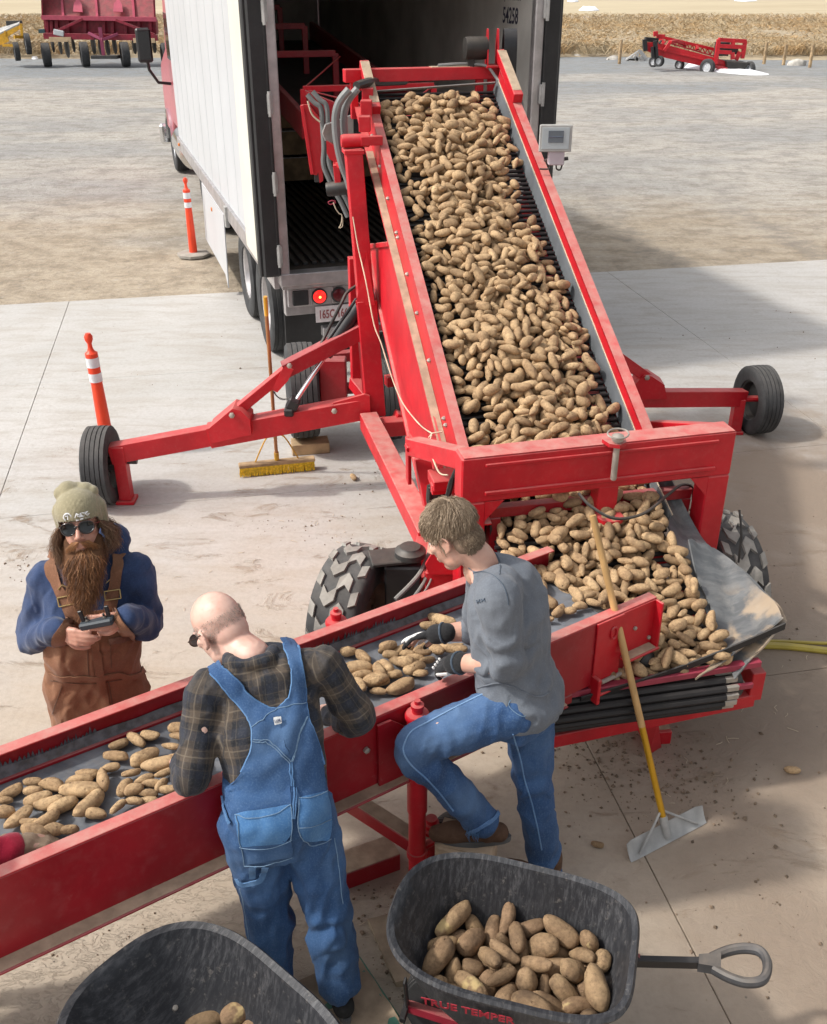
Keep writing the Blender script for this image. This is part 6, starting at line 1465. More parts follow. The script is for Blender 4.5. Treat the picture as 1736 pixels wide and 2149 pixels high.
def fuse(mb, voxel, smooth=3, deform=None, bones=None):
    """union of closed lumps into one continuous skin"""
    me = bpy.data.meshes.new('tmp'); me.from_pydata(mb.v, [], mb.f)
    bm = bmesh.new(); bm.from_mesh(me); bmesh.ops.recalc_face_normals(bm, faces=bm.faces[:]); bm.to_mesh(me); bm.free()
    o = bpy.data.objects.new('tmp', me); COL.objects.link(o)
    a = o.modifiers.new('r', 'REMESH'); a.mode = 'VOXEL'; a.voxel_size = voxel
    b = o.modifiers.new('s', 'SMOOTH'); b.factor = .5; b.iterations = smooth
    dg = bpy.context.evaluated_depsgraph_get(); out = bpy.data.meshes.new_from_object(o.evaluated_get(dg))
    bpy.data.objects.remove(o); bpy.data.meshes.remove(me)
    n = len(out.vertices); co = np.empty(n*3, 'f'); out.vertices.foreach_get('co', co); co = co.reshape(-1, 3)
    if bones:
        no = np.empty(n*3, 'f'); out.vertices.foreach_get('normal', no); no = no.reshape(-1, 3)
        best = np.full(n, 1e9, 'f'); W_ = np.zeros((n, 3), 'f'); T = np.zeros(n, 'f')
        for bi, (p0, p1, r0, r1, off) in enumerate(bones):
            p0, p1 = np.array(p0, 'f'), np.array(p1, 'f'); d = p1-p0; L = np.linalg.norm(d); d /= L
            t = np.clip(((co-p0)@d), 0, L); q = co-(p0+np.outer(t, d)); dist = np.linalg.norm(q, axis=1)-(r0+(r1-r0)*t/L)
            ref = np.array((0, 0, 1.)) if abs(d[2]) < .8 else np.array((1., 0, 0)); x = np.cross(d, ref); x /= np.linalg.norm(x); y = np.cross(d, x)
            ang = np.arctan2(q@y, q@x); s = dist < best
            best[s] = dist[s]; W_[s, 0] = (off+t)[s]; W_[s, 1] = (ang*(r0+r1)/2)[s]; W_[s, 2] = bi
        at_ = out.attributes.new('weave', 'FLOAT_VECTOR', 'POINT'); at_.data.foreach_set('vector', W_.ravel())
        if deform is not None:
            dsp = deform(co, no, W_); co = co+no*dsp[:, None].astype('f'); out.vertices.foreach_set('co', co.ravel()); out.update()
    return out
def nz(a, b, c, seed=0):
    return np.array([noise.noise(V((float(x), float(y), float(z)+seed*17.3))) for x, y, z in zip(a, b, c)], 'f')
def folds(joints, amp=.006, base=.004, freq=26, seed=0):
    """soft drape plus pinched folds round the given joints: (point, radius, direction along the limb)"""
    def f(co, no, W_):
        x, y, z = co[:, 0], co[:, 1], co[:, 2]
        r1 = nz(x*8+z*3, y*8-z*2, z*3.2, seed); r2 = nz(x*15-z*5, y*15, z*6+x*4, seed+3)
        d = base*(1.5*r1+1.1*(.35-np.abs(r2)*2.2)+.5*nz(x*30, y*30, z*16, seed+5))
        wob = nz(x*7, y*7, z*7, seed+7); msk = .45+1.2*np.clip(nz(x*5.5, y*5.5, z*5.5, seed+11)+.25, 0, 1)
        for (p, r, ax, am) in joints:
            p = np.array(p, 'f'); ax = np.array(V(ax).normalized(), 'f'); q = co-p; t = q@ax; g = np.exp(-(np.linalg.norm(q, axis=1)/(r*1.25))**2)
            sd = q-np.outer(t, ax); t = t+.35*sd[:, 0]*np.sign(wob+.1)
            wv = np.sin(t*freq*2*math.pi/2.2+wob*5.5); wv = np.where(wv > 0, wv, wv*.6)
            d += amp*1.5*am*g*wv*msk
        return d
    return f
def person_part(name, me, m, parent, sharp=None):
    """mesh given in world space becomes a child of the person"""
    inv = WM[parent].inverted(); me.transform(inv); me.materials.clear() if me.materials else None
    me.materials.append(m); me.shade_smooth()
    o = bpy.data.objects.new(name, me); COL.objects.link(o); o.parent = parent; WM[o] = WM[parent].copy(); return o
def bvh_of(o):
    M_ = WM[o]; me = o.data
    return BVHTree.FromPolygons([M_@q.co for q in me.vertices], [tuple(p.vertices) for p in me.polygons])
CAMP = V((0, 0, CAM_H))
def hit(bv, x, y):
    d = (at(x, y, Y=2.0)-CAMP).normalized(); h, n, *_ = bv.ray_cast(CAMP, d)
    if h is None:
        q = None; best = None
        for t in np.linspace(2.2, 5.0, 40):
            p = CAMP+d*t; r = bv.find_nearest(p)
            if best is None or r[3] < best: best = r[3]; q = r
        return q[0], q[1]
    return h, n
def wrap(mb, bv, off):
    mb.v = [tuple(h+n*off) for h, n in (on(bv, V(p)) for p in mb.v)]; return mb
def on(bv, p): h, n, *_ = bv.find_nearest(p); return h, n
def patch(name, bv, rowsL, rowsR, m, parent, off=.006, th=.004, nv=6, k=5, extra=None, taper=0):
    """cloth panel laid on a garment between two outlines given as picture points"""
    A = spline([V((x, y, 0)) for x, y in rowsL], k); B = spline([V((x, y, 0)) for x, y in rowsR], k); g = []
    for i, (a, b) in enumerate(zip(A, B)):
        row = []; o_ = off-taper*max(0, (i/(len(A)-1)-.72)/.28)
        for j in range(nv+1):
            q = a.lerp(b, j/nv); h, n = hit(bv, q.x, q.y); row.append(h+n*o_)
        g.append(row)
    if extra: g = [[p+V(extra) for p in g[0]]]+g
    mb = MB(); mb.sheet(g, -th); return mb.build(name, m, parent, sharp=60)
def strip(name, bv, pts, wdt, m, parent, off=.005, th=.003, k=6, pre=(), post=()):
    """strap following picture points over a garment, optionally continued with world points"""
    C = [hit(bv, x, y) for x, y in pts]; P = [on(bv, V(p))[0] for p in pre]+[c[0] for c in C]+[on(bv, V(p))[0] for p in post]
    P = spline(P, k); g = []
    for i, p in enumerate(P):
        t = (P[min(i+1, len(P)-1)]-P[max(i-1, 0)]).normalized(); h, n = on(bv, p); s = n.cross(t).normalized(); row = []
        for j in (-1, -.5, 0, .5, 1):
            h2, n2 = on(bv, h+s*wdt/2*j); row.append(h2+n2*off)
        g.append(row)
    mb = MB(); mb.sheet(g, -th); return mb.build(name, m, parent, sharp=60)
def seam(name, bv, lines, r, m, parent, off=.003):
    mb = MB()
    for pts in lines:
        P = []
        for x, y in [(q.x, q.y) for q in spline([V((a, b, 0)) for a, b in pts], 5)]:
            h, n = hit(bv, x, y); P.append(h+n*off)
        mb.tube(P, r, 5)
    return mb.build(name, m, parent)
# ---------------- cloth and skin materials
def skin_mat(name, a, b, red):
    t = NT(name); P = t.obj(); n1 = t.noise(P, 14, 5); n2 = t.noise(P, 60, 4)
    c = t.mix(t.ramp(n1, .35, .65), a, b); c = t.mix(t.math('MULTIPLY', t.ramp(n2, .5, .8), .3), c, red)
    t.put(c, t.b.inputs['Base Color']); t.b.inputs['Roughness'].default_value = .48; t.b.inputs['Subsurface Weight'].default_value = .12; t.b.inputs['Subsurface Radius'].default_value = (.012, .005, .003)
    t.l(t.bump(n2, .12, .002), t.b.inputs['Normal']); return t.m
def denim(name, a, b, fade, sc=1):
    t = NT(name); P = t.obj(); n1 = t.noise(P, 5, 6, .6); n2 = t.noise(P, 160, 3, .6); n3 = t.noise(t.stretch(P, (30, 30, 4)), 8, 4)
    c = t.mix(t.ramp(n1, .3, .7), a, b); c = t.mix(t.math('MULTIPLY', t.ramp(n2, .45, .75), .28), c, fade); c = t.mix(t.math('MULTIPLY', t.ramp(t.noise(P, 2.6, 4), .45, .7), .4), c, fade); c = t.mix(t.math('MULTIPLY', t.ramp(n3, .52, .75), .25), c, fade)
    t.put(c, t.b.inputs['Base Color']); t.b.inputs['Roughness'].default_value = .85; t.b.inputs['Specular IOR Level'].default_value = .25
    t.b.inputs['Sheen Weight'].default_value = .04
    t.l(t.bump(t.math('ADD', n2, n1), .25, .003), t.b.inputs['Normal']); return t.m
def cloth(name, a, b, bsc=120, sheen=.2, hz=None):
    t = NT(name); P = t.obj(); n1 = t.noise(P, 6, 6, .62); n2 = t.noise(P, bsc, 4, .65)
    c = t.mix(t.ramp(n1, .3, .7), a, b); c = t.mix(t.math('MULTIPLY', t.ramp(n2, .45, .75), .35), c, tuple(min(1, x*1.5+.01) for x in b))
    t.put(c, t.b.inputs['Base Color']); t.b.inputs['Roughness'].default_value = .9; t.b.inputs['Sheen Weight'].default_value = sheen; t.b.inputs['Specular IOR Level'].default_value = .2
    t.l(t.bump(n2, .35, .003), t.b.inputs['Normal']); return t.m
def plaid():
    t = NT('plaid_flannel'); a = t.n('Attribute'); a.attribute_name = 'weave'; s = t.n('SeparateXYZ'); t.l(a.outputs['Vector'], s.inputs[0])
    P = t.obj(); wob = t.math('MULTIPLY', t.math('SUBTRACT', t.noise(P, 9, 3), .5), .02)
    def saw(x, per, off): return t.math('FRACT', t.math('ADD', t.math('DIVIDE', t.math('ADD', x, wob), per), off))
    def band(x, per, off, lo, hi):
        f = saw(x, per, off); return t.math('MULTIPLY', t.ramp(f, lo-.02, lo+.02), t.ramp(f, hi+.02, hi-.02))
    u, v = s.outputs[1], s.outputs[0]; c = (.013, .014, .018)
    b1 = t.math('MULTIPLY', t.math('ADD', band(u, .115, .1, .05, .42), band(v, .125, .2, .05, .42)), .5)
    c = t.mix(b1, c, (.078, .058, .042)); b2 = t.math('MULTIPLY', t.math('ADD', band(u, .115, .1, .62, .86), band(v, .125, .2, .62, .86)), .45); c = t.mix(b2, c, (.018, .023, .038))
    l1 = t.math('MAXIMUM', band(u, .115, .33, .48, .515), band(v, .125, .42, .48, .51)); c = t.mix(t.math('MULTIPLY', l1, .38), c, (.26, .21, .15))
    l2 = t.math('MAXIMUM', band(u, .0575, .6, .48, .52), band(v, .0625, .7, .48, .52)); c = t.mix(t.math('MULTIPLY', l2, .18), c, (.22, .17, .12))
    n2 = t.noise(P, 130, 4); c = t.mix(t.math('MULTIPLY', t.ramp(n2, .45, .8), .2), c, (.16, .15, .14))
    t.put(c, t.b.inputs['Base Color']); t.b.inputs['Roughness'].default_value = .9; t.b.inputs['Sheen Weight'].default_value = .08; t.l(t.bump(n2, .3, .003), t.b.inputs['Normal']); return t.m
M.update(skinA=skin_mat('ruddy_skin', (.56, .30, .22), (.50, .25, .18), (.46, .16, .12)), skinB=skin_mat('pale_pink_skin', (.66, .43, .35), (.58, .35, .28), (.56, .26, .20)), skinC=skin_mat('fair_skin', (.60, .36, .27), (.55, .30, .22), (.50, .22, .16)),
 hoodie=cloth('blue_fleece', (.026, .045, .105), (.040, .066, .145), 140, .18), duck=cloth('brown_duck_canvas', (.185, .085, .048), (.245, .12, .066), 160, .1),
 plaid=plaid(), denimB=denim('faded_denim', (.027, .070, .172), (.043, .105, .238), (.135, .225, .36)), denimL=denim('pale_denim', (.060, .145, .30), (.085, .185, .36), (.2, .32, .48)), jeans=denim('blue_jeans', (.024, .060, .150), (.042, .098, .225), (.15, .235, .36)),
 thread=cloth('pale_thread', (.13, .215, .325), (.16, .25, .36)), greytee=cloth('grey_jersey', (.118, .132, .155), (.150, .166, .190), 170, .12), darkseam=cloth('dark_seam', (.055, .075, .10), (.06, .08, .11)),
 beanie=cloth('olive_knit', (.235, .205, .125), (.30, .265, .17), 90, .3), redcloth=cloth('red_fleece', (.38, .012, .035), (.46, .02, .05), 120, .3), tanleather=cloth('dirty_leather', (.34, .24, .16), (.44, .33, .23), 50, .05), blackknit=cloth('black_glove', (.016, .016, .017), (.028, .028, .03), 130, .1), whitefab=cloth('white_glove', (.62, .60, .57), (.72, .70, .67), 60, .1), boot=cloth('brown_boot', (.085, .045, .03), (.12, .07, .045), 40, 0), sole=mat('boot_sole', (.10, .10, .10), .8, var=.3), strapm=cloth('brown_strap', (.20, .095, .055), (.26, .13, .075), 150, .1))
brass = mat('brass', (.50, .36, .16), .35, .9)
# ---------------- head, hand, boot
def head(mb, c, f, u, k=1.0, ears=True):
    f = V(f).normalized(); u = V(u); u = (u-f*u.dot(f)).normalized(); r = f.cross(u)
    R_ = Matrix((r, f, u)).transposed(); c = V(c)
    def e(p, q): sph(mb, c+R_@(V(p)*k), tuple(x*k for x in q), R_)
    e((0, -.012, .035), (.075, .096, .088)); e((0, .030, -.03), (.064, .066, .085)); e((0, .052, -.098), (.036, .036, .027)); e((0, -.05, -.02), (.06, .055, .06))
    for s in (-1, 1):
        e((s*.042, .012, -.075), (.022, .045, .03)); e((s*.042, .062, -.014), (.022, .022, .019)); e((s*.011, .103, -.036), (.009, .012, .008))
        if ears:
            e((s*.077, -.008, -.008), (.007, .018, .031))
            limb(mb, [c+R_@(V(q)*k) for q in ((s*.078, .004, -.030), (s*.083, -.018, -.026), (s*.087, -.030, .000), (s*.086, -.022, .020), (s*.080, -.003, .022), (s*.077, .008, .008))], [.005*k]*6, 8, 3)
            e((s*.080, .002, -.033), (.005, .007, .008))
    e((0, .080, .024), (.05, .016, .012)); limb(mb, [c+R_@(V(q)*k) for q in ((0, .090, .014), (0, .108, -.014), (0, .119, -.030))], [.008*k, .010*k, .012*k], 10, 4)
    e((0, .092, -.064), (.024, .011, .006)); e((0, .091, -.075), (.021, .011, .007))
    return R_
def eyes(parent, c, R_, k, iris):
    c = V(c)
    for s in (-1, 1):
        mb = MB(); sph(mb, c+R_@(V((s*.031, .073, .004))*k), .0105*k, n=10)
        o = mb.build('eye', mat('eye_white', (.7, .66, .62), .2) if 'eye_white' not in bpy.data.materials else bpy.data.materials['eye_white'], parent)
def hand(mb, wr, d, n, side, curl=(.5, .5, .5, .5), thumb=.5, k=1.0, spread=.06):
    """wrist point, direction of the palm, normal out of the palm, side +1 when the thumb lies towards n x d"""
    d = V(d).normalized(); n = V(n); n = (n-d*n.dot(d)).normalized(); l = n.cross(d)*side; wr = V(wr)
    fr = (.0098, .0102, .0098, .0085)
    for i, (lo, kn, ln) in enumerate(((.027, .086, .076), (.009, .090, .084), (-.009, .086, .078), (-.026, .077, .060))):
        a = wr+(l*lo*.62+d*.012)*k; b = wr+(l*lo+d*kn)*k
        limb(mb, [a, (a+b)/2-n*.004*k, b], [.0155*k, .0145*k, .0125*k], 10, 3)
        c_ = curl[i]; q = b; ang = 0; r = fr[i]*k; P = [b]; sd = l*lo*spread*20*.05
        for j, fl in enumerate((.46, .30, .24)):
            ang += c_*(.75, 1.0, .75)[j]; v = (d*math.cos(ang)+n*math.sin(ang)+sd).normalized(); q = q+v*ln*fl*k; P.append(q)
        limb(mb, P, [r*1.12, r, r*.95, r*.82], 9, 3)
    sph(mb, wr+d*.045*k, (.034*k, .034*k, .016*k), Matrix((l, d, n)).transposed())
    b = wr+(l*.022+d*.022+n*.006)*k; v1 = (d*.62+l*.75+n*.25).normalized(); v2 = (d*.85+l*.35+n*(.2+thumb*.6)).normalized(); v3 = (d*.9+l*(.1-thumb*.3)+n*(.2+thumb*.8)).normalized()
    p1 = b+v1*.042*k; p2 = p1+v2*.034*k; p3 = p2+v3*.026*k
    limb(mb, [b, p1, p2, p3], [.016*k, .013*k, .0112*k, .009*k], 10, 3)
def boot(parent, ank, toe, name='boot', hgt=.13, m=None, k=1.0):
    ank, toe = V(ank), V(toe); d = (toe-ank); d.z = 0; d.normalize(); z0 = toe.z; s = V((-d.y, d.x, 0))
    mb = MB(); heel = V((ank.x, ank.y, z0))-d*.06*k
    limb(mb, [heel+up*.045, heel+d*.10*k+up*.055, heel+d*.19*k+up*.045, heel+d*.255*k+up*.038], [.042*k, .046*k, .047*k, .036*k], 14)
    limb(mb, [heel+d*.05*k+up*.05, V(ank)+up*hgt*.7], [.048*k, .055*k], 14)
    o = person_part(name, fuse(mb, .007, 3), m or M['boot'], parent)
    pts = []
    for a in range(20):
        t = 2*math.pi*a/20; lx = .098*k+.150*k*math.cos(t); pts.append(heel+d*lx+s*(.043*k*math.sin(t)*(1 if math.cos(t) > -.2 else .85))+up*.0)
    mb = MB(); mb.prism(pts, (0, 0, .028)); mb.build('sole', M['sole'], o)
    return o
def strands(name, roots, m, parent, rad=.0011, n=3, seg=4):
    """roots: list of poly-lines"""
    mb = MB()
    for P in roots:
        m_ = len(P); t = V(P[-1])-V(P[0]); a = t.cross(V((.3, .5, .8))).normalized()*rad; b = t.cross(a).normalized()*rad
        vs = []
        for i, p in enumerate(P):
            w_ = 1-.75*i/(m_-1); vs += [V(p)+a*w_, V(p)-a*.5*w_+b*.87*w_, V(p)-a*.5*w_-b*.87*w_]
        fs = [(i*3+k_, i*3+(k_+1) % 3, (i+1)*3+(k_+1) % 3, (i+1)*3+k_) for i in range(m_-1) for k_ in range(3)]
        mb.add(vs, fs)
    me = bpy.data.meshes.new(name); inv = WM[parent].inverted(); me.from_pydata([inv@p if isinstance(p, V) else inv@V(p) for p in mb.v], [], mb.f)
    return link(name, me, m, parent, 180)
def hair_mat(name, cols):
    t = NT(name); r = t.n('NewGeometry').outputs['Random Per Island']; q = t.n('ValToRGB'); t.l(r, q.inputs[0]); e = q.color_ramp.elements
    e[0].color = (*cols[0], 1); e[1].color = (*cols[-1], 1)
    for i, c in enumerate(cols[1:-1]): z = e.new((i+1)/(len(cols)-1)); z.color = (*c, 1)
    t.put(q.outputs[0], t.b.inputs['Base Color']); t.b.inputs['Roughness'].default_value = .5; t.b.inputs['Specular IOR Level'].default_value = .35; return t.m
def bonesof(*segs):
    out = []; 
    for s in segs:
        off = s[4] if len(s) > 4 else 0; out.append((s[0], s[1], s[2], s[3], off))
    return out
VX = lambda a: V((math.cos(a), math.sin(a), 0))
# ================================================================ bearded man with the drone remote, behind the sorting conveyor
def man_a():
    YA = 3.45
    o = thing('person', 'bearded man in olive beanie, blue hoodie and brown bib overalls holding a remote control', 'person', (-1.36, YA, 0))
    e1 = V((.985, .17, 0)); fw = V((.17, -.985, 0))
    pel = at(203, 1445, Y=YA+.02); wst = at(198, 1375, Y=YA); chs = at(192, 1270, Y=YA-.005); shl = at(190, 1205, Y=YA+.01); nk = at(186, 1172, Y=YA+.02)
    hc = at(172, 1100, Y=YA-.02); hf = V((.16, -.96, .30)); hu = V((-.10, .18, 1)).normalized()
    sL, eL, wL = at(102, 1222, Y=YA), at(66, 1338, Y=YA+.01), at(122, 1322, Y=3.23)
    sR, eR, wR = at(284, 1208, Y=YA+.02), at(312, 1308, Y=YA+.03), at(268, 1294, Y=3.23)
    hipL, hipR = pel-e1*.10, pel+e1*.10
    fL, fR = V((hipL.x-.04, YA+.03, .08)), V((hipR.x+.03, YA+.03, .08)); kL, kR = (hipL+fL)/2+fw*.02, (hipR+fR)/2+fw*.02
    # continuous body
    mb = MB(); R_ = head(mb, hc, hf, hu, .98, True)
    limb(mb, [hc-hu*.05, nk-up*.02], [.058, .062]); rings(mb, [(pel-up*.08, e1, fw, .12, .09, .8), (pel, e1, fw, .15, .10, .8), (wst, e1, fw, .14, .09, .8), (chs, e1, fw, .155, .10, .8), (shl-up*.02, e1, fw, .14, .075, .8), (nk-up*.02, e1, fw, .07, .06, 1)], 20, 3)
    for s, e, w_ in ((sL, eL, wL), (sR, eR, wR)): limb(mb, [s, e, w_], [.045, .04, .030])
    for h, k_, f_ in ((hipL, kL, fL), (hipR, kR, fR)): limb(mb, [h, k_, f_], [.075, .05, .035])
    dL = (V((.80, -.42, .0))).normalized(); dR = V((-.86, -.40, .05)).normalized()
    hand(mb, wL+V((.015, -.01, 0)), dL, V((.45, .75, -.15)), 1, (.75, .55, .35, .3), .7, 1.0); hand(mb, wR+V((-.012, -.01, 0)), dR, V((-.35, .80, -.15)), -1, (.75, .6, .4, .3), .7, 1.0)
    person_part('body', fuse(mb, .0048, 2), M['skinA'], o); eyes(o, hc, R_, .98, None)
    # hoodie
    mb = MB(); rings(mb, [(wst-up*.06, e1, fw, .175, .125, .85), (wst+up*.06, e1, fw, .185, .13, .85), (chs, e1, fw, .20, .135, .85), (shl-up*.03, e1, fw, .185, .115, .85), (shl+up*.035, e1, fw, .115, .09, .95), (nk-up*.0, e1, fw, .075, .075, 1)], 28, 4)
    for s, e, w_ in ((sL, eL, wL), (sR, eR, wR)):
        d = (e-s).normalized(); limb(mb, [s+V((0, 0, -.01))-d*.02, s.lerp(e, .5), e, e.lerp(w_, .55), e.lerp(w_, 1.02)], [.084, .074, .066, .058, .046]); limb(mb, [s-d*.02, shl+(s-shl)*.35-up*.01], [.082, .085])
        limb(mb, [e.lerp(w_, .90), e.lerp(w_, 1.0)], [.051, .048])
    # hood bunched behind the neck, its rim showing at the man's left
    limb(mb, [nk+e1*.10+fw*.02+up*.0, nk+e1*.125-fw*.03+up*.03, nk+e1*.11-fw*.09+up*.05, nk-fw*.13+up*.03, nk-e1*.11-fw*.08+up*.0, nk-e1*.105+fw*.0-up*.03], [.032, .042, .046, .05, .045, .034])
    limb(mb, [nk+e1*.07+fw*.085-up*.06, nk+e1*.095+fw*.03-up*.01], [.036, .042]); sph(mb, nk-fw*.02+up*.0, (.085, .085, .06)); limb(mb, [nk-e1*.07+fw*.085-up*.06, nk-e1*.095+fw*.03-up*.03], [.03, .036])
    bn = bonesof((wst, nk, .17, .10), (sL, eL, .08, .06, .3), (eL, wL, .06, .045, .6), (sR, eR, .08, .06, .3), (eR, wR, .06, .045, .6))
    hood = person_part('hoodie', fuse(mb, .0075, 4, folds([(eL, .12, wL-eL, 1.2), (eR, .12, wR-eR, 1.2), (eL.lerp(wL, .6), .10, wL-eL, .8), (eR.lerp(wR, .6), .10, wR-eR, .8), (sL, .12, (1, 0, -1), .7), (sR, .12, (-1, 0, -1), .7)], .007, .006, 13, 1), bn), M['hoodie'], o)
    # overalls: lower body, waist band, bib, straps
    mb = MB(); rings(mb, [(pel-up*.13, e1, fw, .20, .135, .8), (pel, e1, fw, .212, .148, .8), (pel+up*.10, e1, fw, .200, .145, .8), (wst, e1, fw, .198, .147, .82), (at(196, 1318, Y=YA), e1, fw, .209, .158, .85), (at(195, 1286, Y=YA), e1, fw, .205, .154, .85)], 28, 4)
    for h, k_, f_ in ((hipL, kL, fL), (hipR, kR, fR)): limb(mb, [h-up*.02, k_, f_+up*.03], [.115, .095, .10])
    bn = bonesof((pel-up*.2, wst+up*.1, .2, .19), (hipL, fL, .11, .1), (hipR, fR, .11, .1))
    ov = person_part('overalls', fuse(mb, .0075, 3, folds([(pel-e1*.1+fw*.1, .16, up, .7), (pel+e1*.1+fw*.1, .16, up, .7), (wst+fw*.12, .2, up, .8), (kL, .15, up, 1), (kR, .15, up, 1)], .007, .006, 11, 2), bn), M['duck'], o)
    bo = bvh_of(ov); bh = bvh_of(hood)
    patch('bib', bh, [(141, 1291), (128, 1312), (112, 1335), (108, 1352)], [(244, 1274), (258, 1300), (280, 1325), (288, 1345)], M['duck'], o, .010, .005, 12, 4)
    strip('waist_band', bo, [(106, 1418), (140, 1424), (200, 1424), (255, 1416), (303, 1405)], .030, M['duck'], o, .004, .004)
    strip('front_fly', bo, [(199, 1345), (206, 1390), (212, 1430), (222, 1480), (226, 1520)], .035, M['duck'], o, .004, .003)
    seam('stitching', bo, [[(125, 1358), (150, 1352), (182, 1348)], [(184, 1350), (186, 1400), (188, 1420)], [(130, 1440), (118, 1475), (110, 1500)], [(232, 1345), (234, 1400)], [(228, 1430), (236, 1480), (240, 1510)], [(106, 1428), (200, 1434), (303, 1414)]], .0016, cloth('brown_thread', (.10, .05, .03), (.12, .06, .035)), o)
    patch('chest_pocket', bo, [(228, 1340), (230, 1352)], [(276, 1330), (276, 1342)], cloth('pocket_flap', (.15, .075, .05), (.19, .1, .07)), o, .006, .003, 5, 4)
    st1 = strip('strap', bh, [(108, 1192), (122, 1222), (135, 1250), (148, 1280), (155, 1296)], .050, M['strapm'], o, .009, .004, 6, [shl-e1*.13-fw*.08+up*.05, shl-e1*.125-fw*.02+up*.08])
    st2 = strip('strap', bh, [(249, 1180), (242, 1212), (237, 1242), (233, 1262), (231, 1278)], .048, M['strapm'], o, .009, .004, 6, [shl+e1*.12-fw*.08+up*.06, shl+e1*.12-fw*.02+up*.08])
    for (x, y, tx, ty_), st in (((141, 1260, .45, 1), st1), ((236, 1248, -.15, 1), st2)):
        h, n = hit(bh, x, y); mb = MB(); s = n.cross(V((tx*.4, 0, -1))).normalized(); t = n.cross(s)
        for dd in (-.018, .018): mb.tube([h+n*.017+s*.03+t*dd, h+n*.017-s*.03+t*dd], .003, 6)
        for sg in (-1, 1): mb.tube([h+n*.017+s*.03*sg-t*.018, h+n*.017+s*.03*sg+t*.018], .003, 6)
        mb.tube([h+n*.017-s*.02+t*.05, h+n*.019+t*.065, h+n*.017+s*.02+t*.05], .0028, 6); mb.build('buckle', brass, st)
    h, n = hit(bh, 206, 1303); mb = MB(); mb.lathe([(.010, 0), (.010, .003), (.006, .005), (.001, .005)], h+n*.016, n, 14); mb.build('snap', brass, o)
    boot(o, fL, fL+fw*.2-up*.06); boot(o, fR, fR+fw*.2-up*.06)
    # beanie with two soft corners
    Rm = R_
    def H(x, y, z): return hc+Rm@V((x, y, z))
    mb = MB(); sph(mb, H(0, -.01, .050), (.091, .113, .098), Rm, 16)
    limb(mb, [H(0, -.02, .08), H(-.035, -.02, .118), H(-.060, -.015, .122)], [.07, .042, .022]); limb(mb, [H(0, -.02, .08), H(.03, -.02, .128), H(.058, -.02, .128)], [.07, .046, .028]); limb(mb, [H(-.055, -.03, .122), H(0, -.03, .134), H(.055, -.03, .130)], [.018, .030, .024])
    limb(mb, [H(-.07, -.02, .0), H(-.062, -.01, .06)], [.03, .04]); limb(mb, [H(.07, -.02, .0), H(.062, -.01, .06)], [.03, .04])
    hat = fuse(mb, .005, 3); inv = Rm.transposed()
    keep = []
    bm = bmesh.new(); bm.from_mesh(hat)
    cut = [q for q in bm.verts if (inv@(q.co-hc)).z < .030+(-.055 if (inv@(q.co-hc)).y < .055 else 0)*min(1, (.055-(inv@(q.co-hc)).y)/.05 if (inv@(q.co-hc)).y < .055 else 0)]
    bmesh.ops.delete(bm, geom=cut, context='VERTS')
    for q in bm.verts:
        l = inv@(q.co-hc); q.co += q.normal*(.0012*math.sin(l.x*2*math.pi/.0075)) if l.z < .11 else V((0, 0, 0))
    bm.to_mesh(hat); bm.free(); bt = person_part('beanie', hat, M['beanie'], o)
    sol = bt.modifiers.new('th', 'SOLIDIFY'); sol.thickness = .006; sol.offset = 0
    bb = bvh_of(bt)
    seam('beanie_seam', bb, [[(168, 1024), (167, 1045), (166, 1070)]], .0016, M['beanie'], bt, .0005)
    c1, n1 = hit(bb, 142, 1085); c2, n2 = hit(bb, 174, 1080)
    ux = (c2-c1).normalized(); uy = n1.cross(ux)
    wt = mat('white_embroidery', (.80, .80, .80), .8, var=.03)
    mb = wrap(text_mesh('RDO', .022, frame(c2+uy*.001, ux, uy), .0, 1.2, True), bb, .008); mb.build('lettering', wt, bt)
    mb = wrap(text_mesh('EQUIPMENT CO.', .0066, frame(c2-uy*.014, ux, uy), .0, 1.0, False), bb, .008); mb.build('lettering', wt, bt)
    cc = c1+n1*.004; mb = MB()
    ringp = [cc+ux*.014*math.cos(a)+uy*.014*math.sin(a) for a in [math.radians(-20+i*250/18) for i in range(19)]]; mb.tube(ringp, [.0035]*10+[.003]*9, 6); mb.tube([cc+ux*-.006+uy*.004, cc+ux*.002+uy*.006, cc+ux*.0-uy*.010], .0028, 6); mb.build('logo', wt, bt)
    # sunglasses
    sg = bpy.data.objects.new('sunglasses', None); COL.objects.link(sg); sg.parent = o; WM[sg] = WM[o].copy()
    frm = mat('glasses_frame', (.02, .015, .014), .25); lens = mat('dark_lens', (.006, .007, .008), .08, spec=.6)
    mb = MB(); ml = MB()
    for s in (-1, 1):
        ctr = V((s*.034, .104, .004)); pts = []
        for i in range(24):
            a = 2*math.pi*i/24; x, z = .0275*math.cos(a), .0235*math.sin(a); z += .003*(1 if z > 0 else 0)*abs(math.cos(a))
            pts.append(H(ctr.x+x, ctr.y-.010*(s*x/.027+.0)**2*(1 if s*x > 0 else .1), ctr.z+z))
        mb.tube(pts, .0032, 7, closed=True)
        c0 = sum(pts, V())/24+Rm@V((0, .002, 0)); ml.add([c0]+pts, [(0, i+1, (i+1) % 24+1) for i in range(24)])
        mb.tube([H(s*.062, .098, .012), H(s*.075, .06, .010), H(s*.083, -.01, .005)], .0028, 6)
    mb.tube([H(-.008, .108, .010), H(0, .111, .013), H(.008, .108, .010)], .0032, 7); mb.build('frame', frm, sg); ml.build('lens', lens, sg)
    # beard, moustache and long side hair
    hm = hair_mat('beard_hair', [(.30, .125, .045), (.18, .085, .040), (.10, .048, .026), (.24, .10, .038), (.38, .20, .09)])
    rg = random.Random(9); roots = []
    tip = H(.022, .115, -.36)
